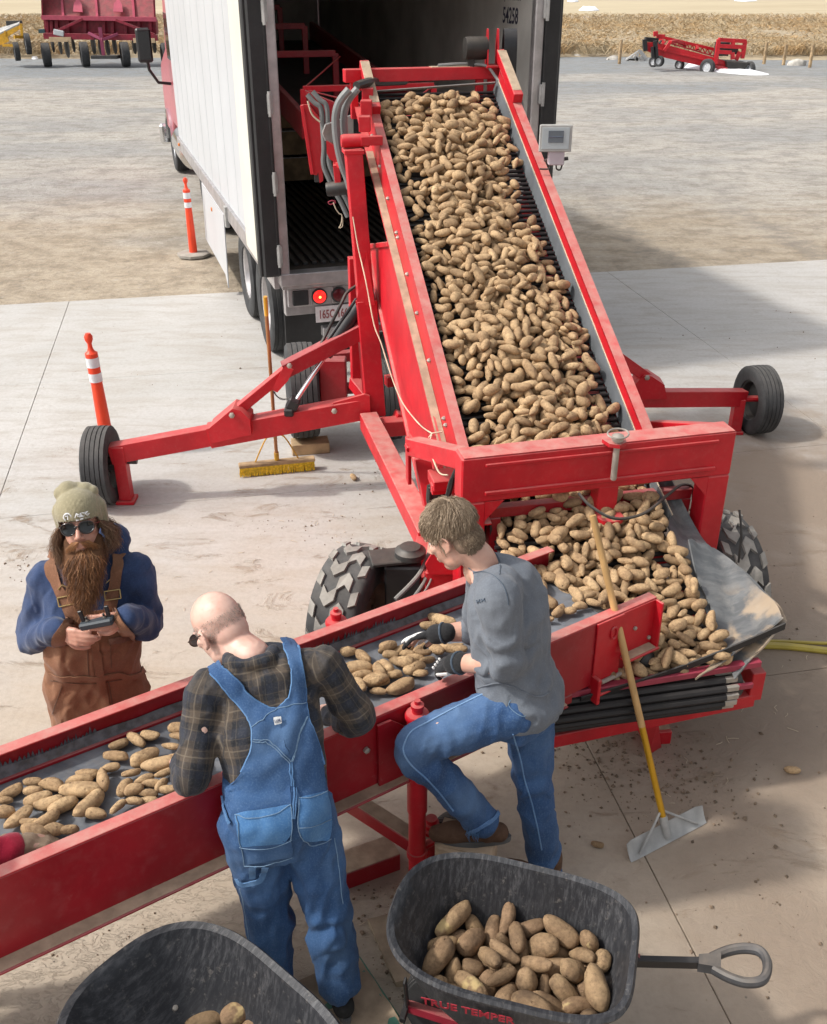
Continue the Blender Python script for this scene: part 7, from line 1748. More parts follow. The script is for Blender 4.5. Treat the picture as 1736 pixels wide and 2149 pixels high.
    mb = MB(); limb(mb, [H(0, .045, -.115), H(.004, .078, -.155), H(.012, .094, -.21), H(.018, .100, -.27)], [.040, .046, .036, .018]); limb(mb, [H(-.052, .035, -.06), H(-.03, .065, -.14)], [.026, .045]); limb(mb, [H(.052, .035, -.06), H(.03, .065, -.14)], [.026, .045])
    person_part('beard_core', fuse(mb, .007, 3), cloth('beard_core', (.09, .045, .024), (.14, .068, .034), 60, 0), o)
    def wavy(p0, p1, bow, seg=6, wv=.004):
        P = []; ph = rg.uniform(0, 6.3); ph2 = rg.uniform(0, 6.3)
        for i in range(seg+1):
            t = i/seg; P.append(p0.lerp(p1, t)+bow*math.sin(math.pi*t)+Rm@V((wv*math.sin(ph+t*9)*t, wv*math.sin(ph2+t*8)*t, 0)))
        return P
    for i in range(4200):
        a = rg.uniform(-1, 1); b = rg.random()
        # root along the jaw and cheeks, or down the front of the beard
        lvl = rg.random()**1.3
        if lvl < .45:
            q = lvl/.45; x = a*.056; y = .088-.085*abs(a)**1.7; z = -.086+.050*abs(a)**1.6-.02*b
        else:
            q = (lvl-.45)/.55; wd = .052*(1-.5*q); x = a*wd+.012*q; y = .055+.052*math.sqrt(max(0, 1-a*a))+.015*q; z = -.10-.11*q
        p0 = H(x, y, z); ln = rg.uniform(.07, .155)*(1.15-.3*abs(a)); dx = x*(.15-.45*rg.random())+.012+rg.uniform(-.034, .034); p1 = p0+Rm@V((dx, .022-.008*abs(a)+rg.uniform(-.02, .022), -ln))
        roots.append(wavy(p0, p1, Rm@V((a*.020, .014, 0)), 6, .010))
    strands('beard', roots, hm, o, .00115); roots = []
    for i in range(700):
        if i < 400:
            a = rg.uniform(-1, 1); p0 = H(a*.046, .098-.03*abs(a), -.088-.02*rg.random()); p1 = p0+Rm@V((a*.02+rg.uniform(-.015, .015), .02+rg.uniform(-.01, .012), -rg.uniform(.04, .10))); roots.append(wavy(p0, p1, Rm@V((a*.01, .010, 0)), 5, .008)); continue
        s = rg.choice((-1, 1)); x = rg.uniform(.002, .034); p0 = H(s*x, .106-.35*x, -.048-.003*rg.random()); p1 = p0+Rm@V((s*rg.uniform(.014, .036), -.002-.3*x, -rg.uniform(.008, .030)-.5*x)); roots.append(wavy(p0, p1, Rm@V((0, .006, 0)), 4, .002))
    strands('moustache', roots, hair_mat('ginger_hair', [(.42, .19, .065), (.30, .125, .045), (.22, .10, .045), (.46, .25, .11)]), o, .00115)
    roots = []
    for i in range(1500):
        s = rg.choice((-1, 1)); y = rg.uniform(-.075, .05); p0 = H(s*.076, y, .015-.05*rg.random()); ln = rg.uniform(.06, .15)*(1.2 if s > 0 else .8)
        p1 = p0+Rm@V((s*rg.uniform(-.005, .055)-s*.02*(ln > .11), rg.uniform(-.01, .035), -ln)); roots.append(wavy(p0, p1, Rm@V((s*.022, 0, 0)), 6, .013))
    strands('long_hair', roots, hair_mat('side_hair', [(.22, .12, .065), (.12, .065, .038), (.17, .09, .05), (.34, .22, .13)]), o, .0011)
    # the remote control he holds
    ca = at(203, 1302, Y=3.17); rc = thing('remote_control', 'small dark drone remote control held in the bearded man\'s hands', 'remote', ca)
    rx = (wR-wL).normalized(); ry = V((-rx.y, rx.x, 0)).normalized(); rz = rx.cross(ry)
    Rr = Matrix((rx, ry, rz)).transposed()
    mb = MB(); mb.box(ca+V((0, 0, -.010)), (.135, .045, .030), Rr, .008); mb.build('body', mat('remote_body', (.035, .045, .055), .45), rc)
    for s in (-1, 1):
        mb = MB(); mb.beam(ca+rx*.050*s+rz*-.01-ry*.0, ca+rx*.054*s+rz*.050+ry*.01, .016, .010, ry, .004); mb.build('antenna', M['black'], rc)
        mb = MB(); mb.lathe([(.010, 0), (.008, .004), (.004, .008), (.005, .018), (.001, .02)], ca+rx*.035*s+rz*.006, rz, 10); mb.build('stick', M['dark_steel'], rc)
    return o
# ================================================================ bald man in plaid shirt and bib overalls, back to the camera
def man_b():
    o = thing('person', 'bald man in dark plaid shirt and blue denim overalls bent over the belt', 'person', (-.48, 2.52, 0))
    f2 = V((-.33, .944, 0)); e1 = V((.944, .33, 0))
    pel = at(583, 1700, Y=2.585); wst = at(575, 1605, Y=2.645); chs = at(560, 1490, Y=2.74); shl = at(555, 1412, Y=2.80); nk = at(528, 1366, Y=2.845)
    KB = 1.10; hc = at(462, 1318, Y=2.95); hh = V((-.80, .60, 0)).normalized(); pit = math.radians(38); hf = hh*math.cos(pit)-up*math.sin(pit); hu = hh*math.sin(pit)+up*math.cos(pit)
    sL, eL, wL = at(432, 1452, Y=2.73), at(402, 1628, Y=2.575), at(385, 1600, Y=2.80)
    sR, eR, wR = at(682, 1398, Y=2.85), at(748, 1508, Y=2.86), at(690, 1500, Y=3.05)
    hipL, hipR = pel-e1*.10-up*.02, pel+e1*.095-up*.02
    fL, fR = at(574, 2095, Y=2.50), at(713, 2085, Y=2.47); fL.z = .12; fR.z = .20
    kL, kR = at(559, 1885, Y=2.57), at(681, 1890, Y=2.55)
    mb = MB(); R_ = head(mb, hc, hf, hu, KB); limb(mb, [hc-hu*.06-hf*.02, nk-up*.03], [.064, .070])
    rings(mb, [(pel-up*.08, e1, f2, .12, .09, .8), (pel, e1, f2, .15, .10, .8), (wst, e1, f2, .14, .09, .8), (chs, e1, f2, .155, .10, .8), (shl-up*.01, e1, f2, .15, .08, .8), (nk-up*.03, e1, f2, .07, .06, 1)], 20, 3)
    for s, e, w_ in ((sL, eL, wL), (sR, eR, wR)): limb(mb, [s, e, w_], [.045, .04, .030])
    for h, k_, q in ((hipL, kL, fL), (hipR, kR, fR)): limb(mb, [h, k_, q], [.075, .05, .035])
    hand(mb, wL, (wL-eL).normalized()*.6+V((.2, .5, -.1)), V((0, 0, -1)), -1, (.5,)*4, .4, 1); hand(mb, wR, V((-.4, .8, -.3)), V((0, 0, -1)), 1, (.5,)*4, .4, 1)
    person_part('body', fuse(mb, .0052, 2), M['skinB'], o); eyes(o, hc, R_, KB, None)
    # shaven stubble band round the back and sides
    rg = random.Random(4); roots = []
    for i in range(2600):
        a = rg.uniform(-2.4, 2.4); z = rg.uniform(-.06, .045)*(1 if abs(a) < 2 else .8); d = V((math.sin(a), -math.cos(a), 0)); p = V((d.x*.0755, d.y*.096-.012, z)); k_ = math.sqrt(max(0, 1-((z-.035)/.09)**2)); p.x *= k_; p.y = (p.y+.012)*k_-.012
        q = hc+R_@(p*KB); roots.append([q, q+R_@(d*.0035+V((0, 0, -.002))), q+R_@(d*.005+V((0, 0, -.005)))])
    strands('stubble', roots, hair_mat('grey_stubble', [(.25, .20, .17), (.40, .34, .30), (.18, .14, .12)]), o, .0005)
    gl = bpy.data.objects.new('eyeglasses', None); COL.objects.link(gl); gl.parent = o; WM[gl] = WM[o].copy()
    H = lambda x, y, z: hc+R_@(V((x, y, z))*KB)
    mb = MB(); ml = MB()
    for s in (-1, 1):
        mb.tube([H(s*.083, -.012, .014), H(s*.080, .03, .012), H(s*.070, .098, .010)], .0022, 6); pts = [H(s*.036+.028*math.cos(a), .104, .002+.020*math.sin(a)) for a in [2*math.pi*i/20 for i in range(20)]]; mb.tube(pts, .0022, 6, closed=True); ml.add(pts, [tuple(range(20))])
    mb.tube([H(-.008, .105, .006), H(.008, .105, .006)], .0022, 6); mb.build('frame', mat('wire_frame', (.06, .04, .03), .3, .5), gl); ml.build('lens', mat('grey_lens', (.10, .10, .10), .05), gl)
    # shirt
    mb = MB(); rings(mb, [(pel+up*.02, e1, f2, .175, .12, .85), (wst, e1, f2, .178, .125, .85), (chs, e1, f2, .19, .13, .85), (shl-up*.035, e1, f2, .182, .112, .85), (shl+up*.025+f2*.02, e1, f2, .135, .10, .92), (nk-up*.005, e1, f2, .078, .075, 1)], 28, 4)
    for s, e, w_ in ((sL, eL, wL), (sR, eR, wR)):
        d = (e-s).normalized(); limb(mb, [s-d*.01, s.lerp(e, .5), e, e.lerp(w_, .9)], [.066, .069, .067, .050]); limb(mb, [s, shl+(s-shl)*.4-up*.01], [.066, .080])
    limb(mb, [nk+e1*.075-f2*.02-up*.0, nk+e1*.04-f2*.075+up*.005, nk-e1*.04-f2*.075+up*.005, nk-e1*.085-f2*.01-up*.005, nk-e1*.05+f2*.07-up*.02], [.020, .024, .024, .022, .018])
    bn = bonesof((pel, nk, .18, .12), (sL, eL, .085, .075, .3), (eL, wL, .07, .05, .62), (sR, eR, .085, .075, .3), (eR, wR, .07, .05, .62))
    sh = person_part('shirt', fuse(mb, .0075, 4, folds([(eL, .13, eL-sL, 1), (eR, .13, eR-sR, 1), (sL, .13, e1-up*.5, .9), (sR, .13, e1*-1-up*.5, .9), (chs-f2*.1, .2, e1, .7)], .006, .006, 12, 5), bn), M['plaid'], o)
    bs = bvh_of(sh)
    # overalls trousers
    mb = MB(); rings(mb, [(pel-up*.15, e1, f2, .175, .125, .8), (pel-up*.03, e1, f2, .185, .138, .8), (pel+up*.07, e1, f2, .182, .135, .82), (wst-up*.01, e1, f2, .184, .134, .85)], 28, 4)
    for h, k_, q in ((hipL, kL, fL), (hipR, kR, fR)): limb(mb, [h-up*.01, k_.lerp(h, .4), k_, k_.lerp(q, .5), q+up*.03], [.112, .102, .090, .085, .082])
    bn = bonesof((pel-up*.2, wst, .18, .18), (hipL, fL, .11, .1), (hipR, fR, .11, .1))
    ov = person_part('overalls', fuse(mb, .0075, 3, folds([(kL-up*.02, .17, up, .9), (kR-up*.02, .17, up, .9), (pel-up*.14, .15, up, .6), (fL+up*.12, .12, up, 1), (fR+up*.12, .12, up, 1)], .006, .007, 8, 6), bn), M['denimB'], o)
    bo = bvh_of(ov)
    zc = lambda L: [(324.7+.2861*x, 1222.4+.2861*y) for x, y in L]
    Lo = zc([(415, 680), (520, 790), (600, 880), (675, 990), (713, 1070), (713, 1160), (690, 1260), (640, 1390), (560, 1490), (520, 1600), (515, 1690)]); Li = zc([(500, 630), (600, 720), (700, 820), (780, 890), (850, 926), (906, 930), (935, 1050), (965, 1200), (990, 1330), (1000, 1560), (1004, 1690)])
    Ri = zc([(940, 465), (985, 600), (1000, 700), (985, 800), (955, 880), (906, 930), (935, 1050), (965, 1200), (990, 1330), (1000, 1560), (1004, 1690)]); Ro = zc([(1050, 460), (1078, 600), (1088, 700), (1096, 800), (1102, 880), (1112, 960), (1142, 1060), (1187, 1200), (1222, 1330), (1248, 1600), (1254, 1690)])
    b2 = BVHTree.FromPolygons(*[sum(x, []) for x in zip(*[([WM[q]@p.co for p in q.data.vertices], [tuple(i+off_ for i in p.vertices) for p in q.data.polygons]) for q, off_ in ((sh, 0), (ov, len(sh.data.vertices)))])])
    pa_ = patch('back_panel', b2, Lo, Li, M['denimB'], o, .011, .005, 10, 5, extra=f2*.06-up*.02, taper=.016); patch('back_panel', b2, Ri, Ro, M['denimB'], o, .011, .005, 10, 5, extra=f2*.06-up*.02, taper=.016)
    th = M['denimL']
    seam('edge_piping', b2, [Lo[:8], Li[:6], Ri[:6], Ro[:9]], .0042, th, o, .0125)
    seam('stitching', b2, [zc([(713, 1062), (810, 990), (906, 928)]), zc([(906, 928), (1000, 905), (1098, 890)]), zc([(715, 1150), (790, 1162), (870, 1200), (930, 1262), (985, 1325)]), zc([(725, 1140), (795, 1150), (878, 1188), (940, 1250), (990, 1310)]), zc([(1112, 985), (1060, 1090), (1030, 1200), (1005, 1310)]), zc([(1102, 985), (1050, 1090), (1020, 1200), (997, 1310)])], .0017, M['thread'], o, .0165)
    seam('centre_seam', b2, [zc([(985, 1310), (1003, 1450), (1012, 1600), (1012, 1720)]), zc([(1000, 1310), (1018, 1450), (1027, 1600), (1027, 1720)])], .003, th, o, .013)
    for n_, (c0, c1) in enumerate(((zc([(868, 992), (878, 1042)]), zc([(922, 982), (931, 1030)])),)):
        lbm = mat('white_label', (.74, .75, .74), .6, var=.03); lb = patch('label', bvh_of(pa_), c0, c1, lbm, o, .008, .002, 4, 3)
        h, n = hit(bvh_of(pa_), *zc([(900, 1009)])[0]); hx, _ = hit(bvh_of(pa_), *zc([(922, 1004)])[0]); ux = (hx-h).normalized(); uy = n.cross(ux)
        if uy.z < 0: uy = -uy
        mb = text_mesh('LEE', .0095, frame(h+n*.0115, ux, uy), .0005, 1.1, True); mb.build('lettering', mat('label_ink', (.03, .04, .12), .6), lb)
        mb = MB()
        for s in (-1, 1): mb.beam(h+n*.0112+ux*.012*s*1.0-uy*.005, h+n*.0112+ux*.012*s*1.0+uy*.005, .001, .0008, n, 0)
        mb.beam(h+n*.0112-ux*.012-uy*.006, h+n*.0112+ux*.012-uy*.006, .001, .0008, n, 0); mb.build('label_border', bpy.data.materials['label_ink'], lb)
    z3 = lambda L: [(324.7+.2861*x, 1661.7+.2861*y) for x, y in L]
    pk = denim('pocket_denim', (.045, .135, .31), (.07, .19, .40), (.2, .36, .55))
    p1 = patch('pocket', bo, z3([(598, 158), (606, 230), (620, 310), (635, 390)]), z3([(996, 88), (1003, 190), (1000, 280), (950, 362)]), pk, o, .007, .004, 10, 5)
    p2 = patch('pocket', bo, z3([(635, 385), (645, 430), (655, 480), (668, 522)]), z3([(990, 340), (1002, 380), (1006, 420), (1003, 462)]), M['denimB'], o, .006, .004, 8, 4)
    p3 = patch('pocket', bo, z3([(1048, 48), (1048, 160), (1056, 250), (1082, 350)]), z3([(1250, -12), (1274, 120), (1284, 220), (1270, 350)]), pk, o, .007, .004, 8, 5)
    seam('stitching', bo, [z3([(598, 158), (700, 188), (800, 180), (900, 148), (996, 88)]), z3([(630, 388), (720, 402), (820, 398), (930, 370), (1000, 335)]), z3([(668, 524), (800, 522), (900, 495), (1003, 462)]), z3([(612, 170), (622, 260), (640, 380), (668, 524)]), z3([(996, 95), (1003, 250), (985, 350)]), z3([(1048, 48), (1120, 45), (1200, 20), (1250, -12)]), z3([(1052, 60), (1054, 250), (1085, 345), (1150, 376), (1230, 366), (1276, 340)]), z3([(1055, 250), (1150, 240), (1278, 195)]), z3([(640, 690), (665, 800), (690, 950), (715, 1080), (735, 1220)]), z3([(1300, 330), (1330, 500), (1350, 700), (1365, 810)])], .0016, M['thread'], o, .0125)
    strip('hammer_loop', bo, z3([(620, 622), (650, 660), (720, 650), (780, 610), (812, 530)]), .022, th, o, .012, .004); strip('tool_pocket_edge', bo, z3([(725, 535), (718, 580), (716, 620)]), .02, th, o, .008, .003)
    strip('side_placket', bo, zc([(508, 1560), (518, 1640), (540, 1710), (560, 1760)]), .016, th, o, .006, .004)
    black = cloth('black_boot', (.02, .02, .02), (.03, .03, .03), 40, 0)
    boot(o, fL-V((0, 0, .03)), fL+f2*.2-up*.09+V((-.03, 0, 0)), m=black); boot(o, fR-V((0, 0, .03)), V((fR.x, fR.y, .125))+f2*.2, m=black)
    return o
# ================================================================ man in grey shirt and jeans, one boot raised, gloved hands on the belt
def man_c():
    o = thing('person', 'brown haired man in grey shirt and blue jeans leaning over the belt in black gloves', 'person', (.5, 3.1, 0))
    f = V((-.86, .51, 0)).normalized(); e1 = V((f.y, -f.x, 0))   # his right hand side, away from the camera
    pel = at(1092, 1462, Y=3.10); wst = at(1075, 1385, Y=3.12); chs = at(1062, 1275, Y=3.16); shl = at(1050, 1212, Y=3.20); nk = at(1012, 1168, Y=3.24)
    hc = at(948, 1122, Y=3.27); pit = math.radians(33); hh = V((-.90, .43, 0)).normalized(); hf = hh*math.cos(pit)-up*math.sin(pit); hu = hh*math.sin(pit)+up*math.cos(pit)
    sN, eN, wN = at(1047, 1258, Y=3.02), at(1066, 1392, Y=2.98), at(958, 1392, Y=3.13)   # near (left) arm
    sF, eF, wF = at(1022, 1230, Y=3.36), at(1000, 1322, Y=3.44), at(922, 1330, Y=3.42)   # far (right) arm
    hN, kN, aN = at(1080, 1482, Y=3.02), at(872, 1568, Y=2.90), at(1010, 1722, Y=2.98)
    hF, kF, aF = at(1108, 1490, Y=3.16), at(1122, 1660, Y=3.12), at(1150, 1850, Y=3.10)
    mb = MB(); R_ = head(mb, hc, hf, hu, 1.06); limb(mb, [hc-hu*.06-hf*.025, nk.lerp(hc, .1)-up*.02, nk-up*.06], [.062, .064, .072])
    sp = (shl-pel).normalized()
    rings(mb, [(pel-up*.08, e1, f, .11, .09, .8), (pel, e1, f, .14, .10, .8), (wst, e1, f, .13, .09, .8), (chs, e1, f, .15, .10, .8), (shl-up*.01, e1, f, .14, .08, .8), (nk-up*.03, e1, f, .07, .06, 1)], 20, 3)
    for s, e, w_, r in ((sN, eN, wN, .033), (sF, eF, wF, .033)): limb(mb, [s, e, e.lerp(w_, .4), w_], [.048, .044, .043, r])
    for h, k_, a in ((hN, kN, aN), (hF, kF, aF)): limb(mb, [h, k_, a], [.075, .05, .035])
    dN = at(905, 1398, Y=3.22)-wN; dF = at(855, 1340, Y=3.46)-wF
    hand(mb, wN, dN, V((.1, .25, -1)), 1, (.6, .6, .6, .6), .5, .92); hand(mb, wF, dF, V((-.15, -.5, -.9)), 1, (.35, .3, .3, .3), .4, .92)
    bdy = person_part('body', fuse(mb, .005, 2), M['skinC'], o); eyes(o, hc, R_, 1.06, None); bvB = bvh_of(bdy)
    # gloves
    for w_, d, n, cu, nm, th in ((wN, dN, V((.1, .25, -1)), (.6, .6, .6, .6), 'glove', .5), (wF, dF, V((-.15, -.5, -.9)), (.35, .3, .3, .3), 'glove', .4)):
        mb = MB(); hand(mb, w_, d, n, 1, cu, th, 1.08); d = d.normalized(); limb(mb, [w_-d*.035, w_+d*.015], [.041, .043])
        g = person_part(nm, fuse(mb, .0048, 2), M['blackknit'], o)
        mb = MB(); nn = (n-d*n.dot(d)).normalized(); ll = nn.cross(d)
        mb.tube([w_-d*.02+(ll*math.cos(a)+nn*math.sin(a))*.043 for a in [2*math.pi*i/18 for i in range(18)]], .005, 7, closed=True); mb.build('wrist_strap', M['darkseam'], g)
        if d.dot(dN.normalized()) > .999:
            mb = MB()
            for i in range(4): mb.box(w_+d*.112+ll*(-.024+.016*i)-nn*.010, (.009, .010, .012), Matrix((ll, d, nn)).transposed(), .003)
            mb.beam(w_+d*.03+nn*.012-ll*.044, w_+d*.10+nn*.014-ll*.040, .008, .012, nn); mb.build('white_trim', M['whitefab'], g)
        else:
            # pale palm and thumb side of the far glove
            mb = MB(); hand(mb, w_+d*.045-up*-.006, d, n, 1, (.3, .2, .2, .3), .3, .80); person_part('white_palm', fuse(mb, .005, 2), M['whitefab'], g)
    # shirt, sleeves pushed up to the elbow
    mb = MB(); rings(mb, [(pel-up*.045, e1, f, .184, .162, .85), (pel+up*.04, e1, f, .186, .160, .85), (wst, e1, f, .170, .140, .85), (chs-f*.01, e1, f, .188, .140, .85), (shl-up*.035-f*.02, e1, f, .185, .118, .85), (shl+up*.03, e1, f, .13, .095, .92), (nk-up*.02, e1, f, .078, .074, 1)], 28, 4)
    for s, e, w_ in ((sN, eN, wN), (sF, eF, wF)):
        d = (e-s).normalized(); limb(mb, [s-d*.01, s.lerp(e, .5), e, e.lerp(w_, .22)], [.088, .076, .066, .056]); limb(mb, [s, shl+(s-shl)*.35-up*.01], [.085, .088])
        limb(mb, [e.lerp(w_, .06), e.lerp(w_, .20)], [.064, .061])
    bn = bonesof((pel, nk, .17, .12), (sN, eN, .08, .065, .3), (eN, wN, .06, .05, .6), (sF, eF, .08, .065, .3), (eF, wF, .06, .05, .6))
    sh = person_part('shirt', fuse(mb, .0072, 4, folds([(eN, .11, eN-sN, 1.6), (eN.lerp(wN, .3), .09, wN-eN, 1.2), (eF, .12, eF-sF, 1), (wst-f*.05, .2, up, .9), (pel, .16, up, 1.0), (sN-up*.1, .12, (1, 0, -1), .7)], .0050, .0036, 13, 8), bn), M['greytee'], o)
    bs = bvh_of(sh)
    z4 = lambda L: [(783.1+.2641*x, 1031.4+.2641*y) for x, y in L]
    seam('shoulder_seam', bs, [z4([(760, 670), (800, 650), (880, 640), (960, 670), (1030, 740), (1065, 830), (1075, 900)]), z4([(935, 455), (985, 510), (1010, 570), (1005, 660)]), z4([(910, 400), (860, 480), (810, 560), (765, 620)])], .0022, M['darkseam'], o, .0015)
    seam('hem', bs, [z4([(830, 1565), (900, 1540), (1000, 1520), (1100, 1545), (1200, 1590), (1290, 1625), (1360, 1620), (1400, 1590)])], .003, M['greytee'], o, .002)
    # small dark emblem on the sleeve: two facing arcs
    h, n = hit(bs, *z4([(858, 868)])[0]); h2, _ = hit(bs, *z4([(890, 860)])[0]); ux = (h2-h).normalized(); uy = n.cross(ux); uy = uy if uy.z > 0 else -uy
    mb = MB()
    for s in (-1, 1):
        for q in (-1, 1):
            c = h+n*.002+ux*.012*s; mb.tube([c+ux*.010*math.cos(a)*.8+uy*(q*.006+.006*math.sin(a)*-q) for a in [math.pi*i/8 for i in range(9)]], .0022, 5)
    mb.build('emblem', M['darkseam'], sh)
    # jeans
    mb = MB(); rings(mb, [(pel-up*.12, e1, f, .150, .125, .8), (pel-up*.03, e1, f, .162, .138, .8), (pel+up*.05, e1, f, .158, .130, .85)], 28, 4)
    for h, k_, a, b in ((hN, kN, aN, .5), (hF, kF, aF, .5)):
        limb(mb, [h, h.lerp(k_, .5), k_, k_.lerp(a, .45), a], [.112, .096, .078, .074, .072])
    limb(mb, [kN.lerp(hN, .06), kN.lerp(aN, .06)], [.078, .078])
    bn = bonesof((pel-up*.1, pel+up*.05, .16, .16), (hN, kN, .11, .08), (kN, aN, .08, .07), (hF, kF, .11, .08), (kF, aF, .08, .07))
    jn = person_part('jeans', fuse(mb, .0072, 3, folds([(kN+V((.06, 0, -.02)), .10, V((1, 0, .4)), 1.6), (aN+up*.06, .10, aN-kN, 1.5), (hN-up*.03, .14, kN-hN, .9), (kF, .16, up, 1.2), (aF+up*.12, .14, up, 1.3), (kF.lerp(aF, .5), .14, up, .9)], .006, .005, 12, 9), bn), M['jeans'], o)
    bj = bvh_of(jn)
    z5 = lambda L: [(783.1+.2641*x, 1413.4+.2641*y) for x, y in L]
    seam('side_seam', bj, [z5([(910, 150), (800, 200), (600, 300), (430, 390), (310, 460), (260, 540), (245, 620), (300, 720), (420, 830), (540, 960), (640, 1090)]), z5([(1110, 480), (1170, 660), (1210, 850), (1260, 1020), (1300, 1190), (1340, 1400)])], .0035, denim('seam_denim', (.10, .20, .38), (.14, .26, .45), (.3, .42, .58)), o, .002)
    seam('stitching', bj, [z5([(950, 160), (1050, 125), (1120, 110)]), z5([(1165, 140), (1080, 235), (1120, 300), (1200, 340), (1260, 250)]), z5([(1090, 95), (1075, 150), (1140, 190)])], .0016, M['thread'], o, .003)
    strip('hem_band', bj, z5([(735, 1285), (800, 1250), (900, 1190), (1000, 1095)]), .018, denim('hem_denim', (.07, .15, .33), (.10, .2, .4), (.25, .4, .56)), o, .003, .003)
    rg = random.Random(2); mb = MB()
    for i in range(26):
        x, y = rg.uniform(745, 840), rg.uniform(1235, 1275); p, n = hit(bj, *z5([(x, y)])[0]); mb.tube([p+n*.002, p+n*.006+V((rg.uniform(-.008, .008), 0, -.015)), p+V((rg.uniform(-.012, .012), 0, -rg.uniform(.025, .05)))], .0009, 4)
    mb.build('frayed_hem', M['denimL'], jn)
    toe = at(925, 1786, Y=2.98)
    ang_ = aN+V((.015, 0, -.05)); dd = V((-.9, .12, 0)).normalized()
    boot(o, ang_+V((0, 0, .02)), V((ang_.x-.2, ang_.y+.0, ang_.z-.06)), hgt=.05); boot(o, V((aF.x, aF.y, .10)), V((aF.x-.17, aF.y+.11, .0)), hgt=.16)
    # block he rests the raised boot on
    bz = ang_.z-.06
    bl = thing('footrest', 'dusty stump of timber under the raised boot of the man in grey', 'block', (ang_.x-.06, ang_.y, 0))
    mb = MB(); mb.box((ang_.x-.07, ang_.y+.02, (bz-.002)/2), (.24, .16, bz-.004), Matrix.Rotation(-.3, 3, 'Z'), .02); mb.build('timber', M['dirt_ledge'], bl)
    mb = MB(); mb.box((ang_.x-.07, ang_.y+.02, bz-.003), (.235, .155, .004), Matrix.Rotation(-.3, 3, 'Z'), .001); mb.build('dirt_layer', M['dirt_ledge'], bl)
    # short brown hair
    rg = random.Random(6); roots = []; k_ = 1.06
    core = MB(); sph(core, hc+R_@(V((0, -.016, .042))*k_), (.080*k_, .101*k_, .088*k_), R_, 14); 
    cm = bpy.data.meshes.new('hc'); cm.from_pydata(core.v, [], core.f); bm = bmesh.new(); bm.from_mesh(cm); inv = R_.transposed()
    def hairline(l): 
        # keeps crown, back and temples; bare below the fringe, round the ear and the nape
        if l.y > .035*k_: return l.z > (.050+.45*max(0, l.y-.06))*k_
        if l.y > -.03*k_: return l.z > (.020+.3*max(0, l.y))*k_
        return l.z > -.078*k_
    bmesh.ops.delete(bm, geom=[q for q in bm.verts if not hairline(inv@(q.co-hc))], context='VERTS'); bm.to_mesh(cm); bm.free()
    nm = MB(); sph(nm, hc+R_@(V((0, -.043, -.028))*k_), (.068*k_, .064*k_, .064*k_), R_, 14); m2 = bpy.data.meshes.new('hn'); m2.from_pydata(nm.v, [], nm.f); bm = bmesh.new(); bm.from_mesh(m2); bmesh.ops.delete(bm, geom=[q for q in bm.verts if (inv@(q.co-hc)).y > -.02*k_], context='VERTS'); bm.to_mesh(m2); bm.free()
    person_part('hair_cap', m2, cloth('nape_hair', (.22, .155, .11), (.27, .19, .135), 60, 0), o)
    person_part('hair_cap', cm, cloth('hair_base', (.24, .175, .12), (.29, .215, .15), 60, 0), o)
    wh = V((.01, -.055, .125))
    n = 0
    while n < 7500:
        a = rg.uniform(0, 2*math.pi); cz = rg.uniform(-1, 1); s = math.sqrt(1-cz*cz); d = V((s*math.cos(a), s*math.sin(a), cz)); l = V((d.x*.079, d.y*.100-.016, d.z*.087+.042))*k_
        if not hairline(l+V((0, 0, rg.gauss(0, .006)-.003))): continue
        n += 1; fl = (l-wh*k_); fl = (fl-d*fl.dot(d)); fl = fl.normalized() if fl.length > 1e-4 else V((0, 1, 0)); fl = (fl+V((rg.uniform(-.25, .25), rg.uniform(-.2, .2)+.15, rg.uniform(-.2, .2)))).normalized()
        if n % 4 == 0: d = V((rg.uniform(-1, 1), -rg.random()-.15, rg.uniform(-1, .6))).normalized(); l = (V((0, -.043, -.028))+V((d.x*.070, d.y*.066, d.z*.066)))*k_; fl = V((rg.uniform(-.2, .2)-d.x*.4, .1, -1))
        elif n % 23 == 0: sg_ = rg.choice((-1, 1)); l = V((sg_*.085, rg.uniform(.008, .03), rg.uniform(-.030, .03)))*k_; d = V((sg_, 0, 0)); fl = V((0, .2, -1))
        L_ = rg.uniform(.022, .042) if l.z > .03 else rg.uniform(.010, .020) if l.z > -.03 else rg.uniform(.004, .010)
        lift = (.005+.006*rg.random())*(1 if l.z > .02 else .4); p = hc+R_@l
        if l.z < .02 and n % 4: p = on(bvB, p)[0]
        roots.append([p, p+R_@(fl*L_*.4+d*lift), p+R_@(fl*L_*.75+d*lift*1.05), p+R_@(fl*L_+d*lift*.5)])
    strands('hair', roots, hair_mat('short_brown_hair', [(.36, .27, .185), (.21, .15, .10), (.29, .215, .145), (.46, .36, .26)]), o, .0012)
    return o
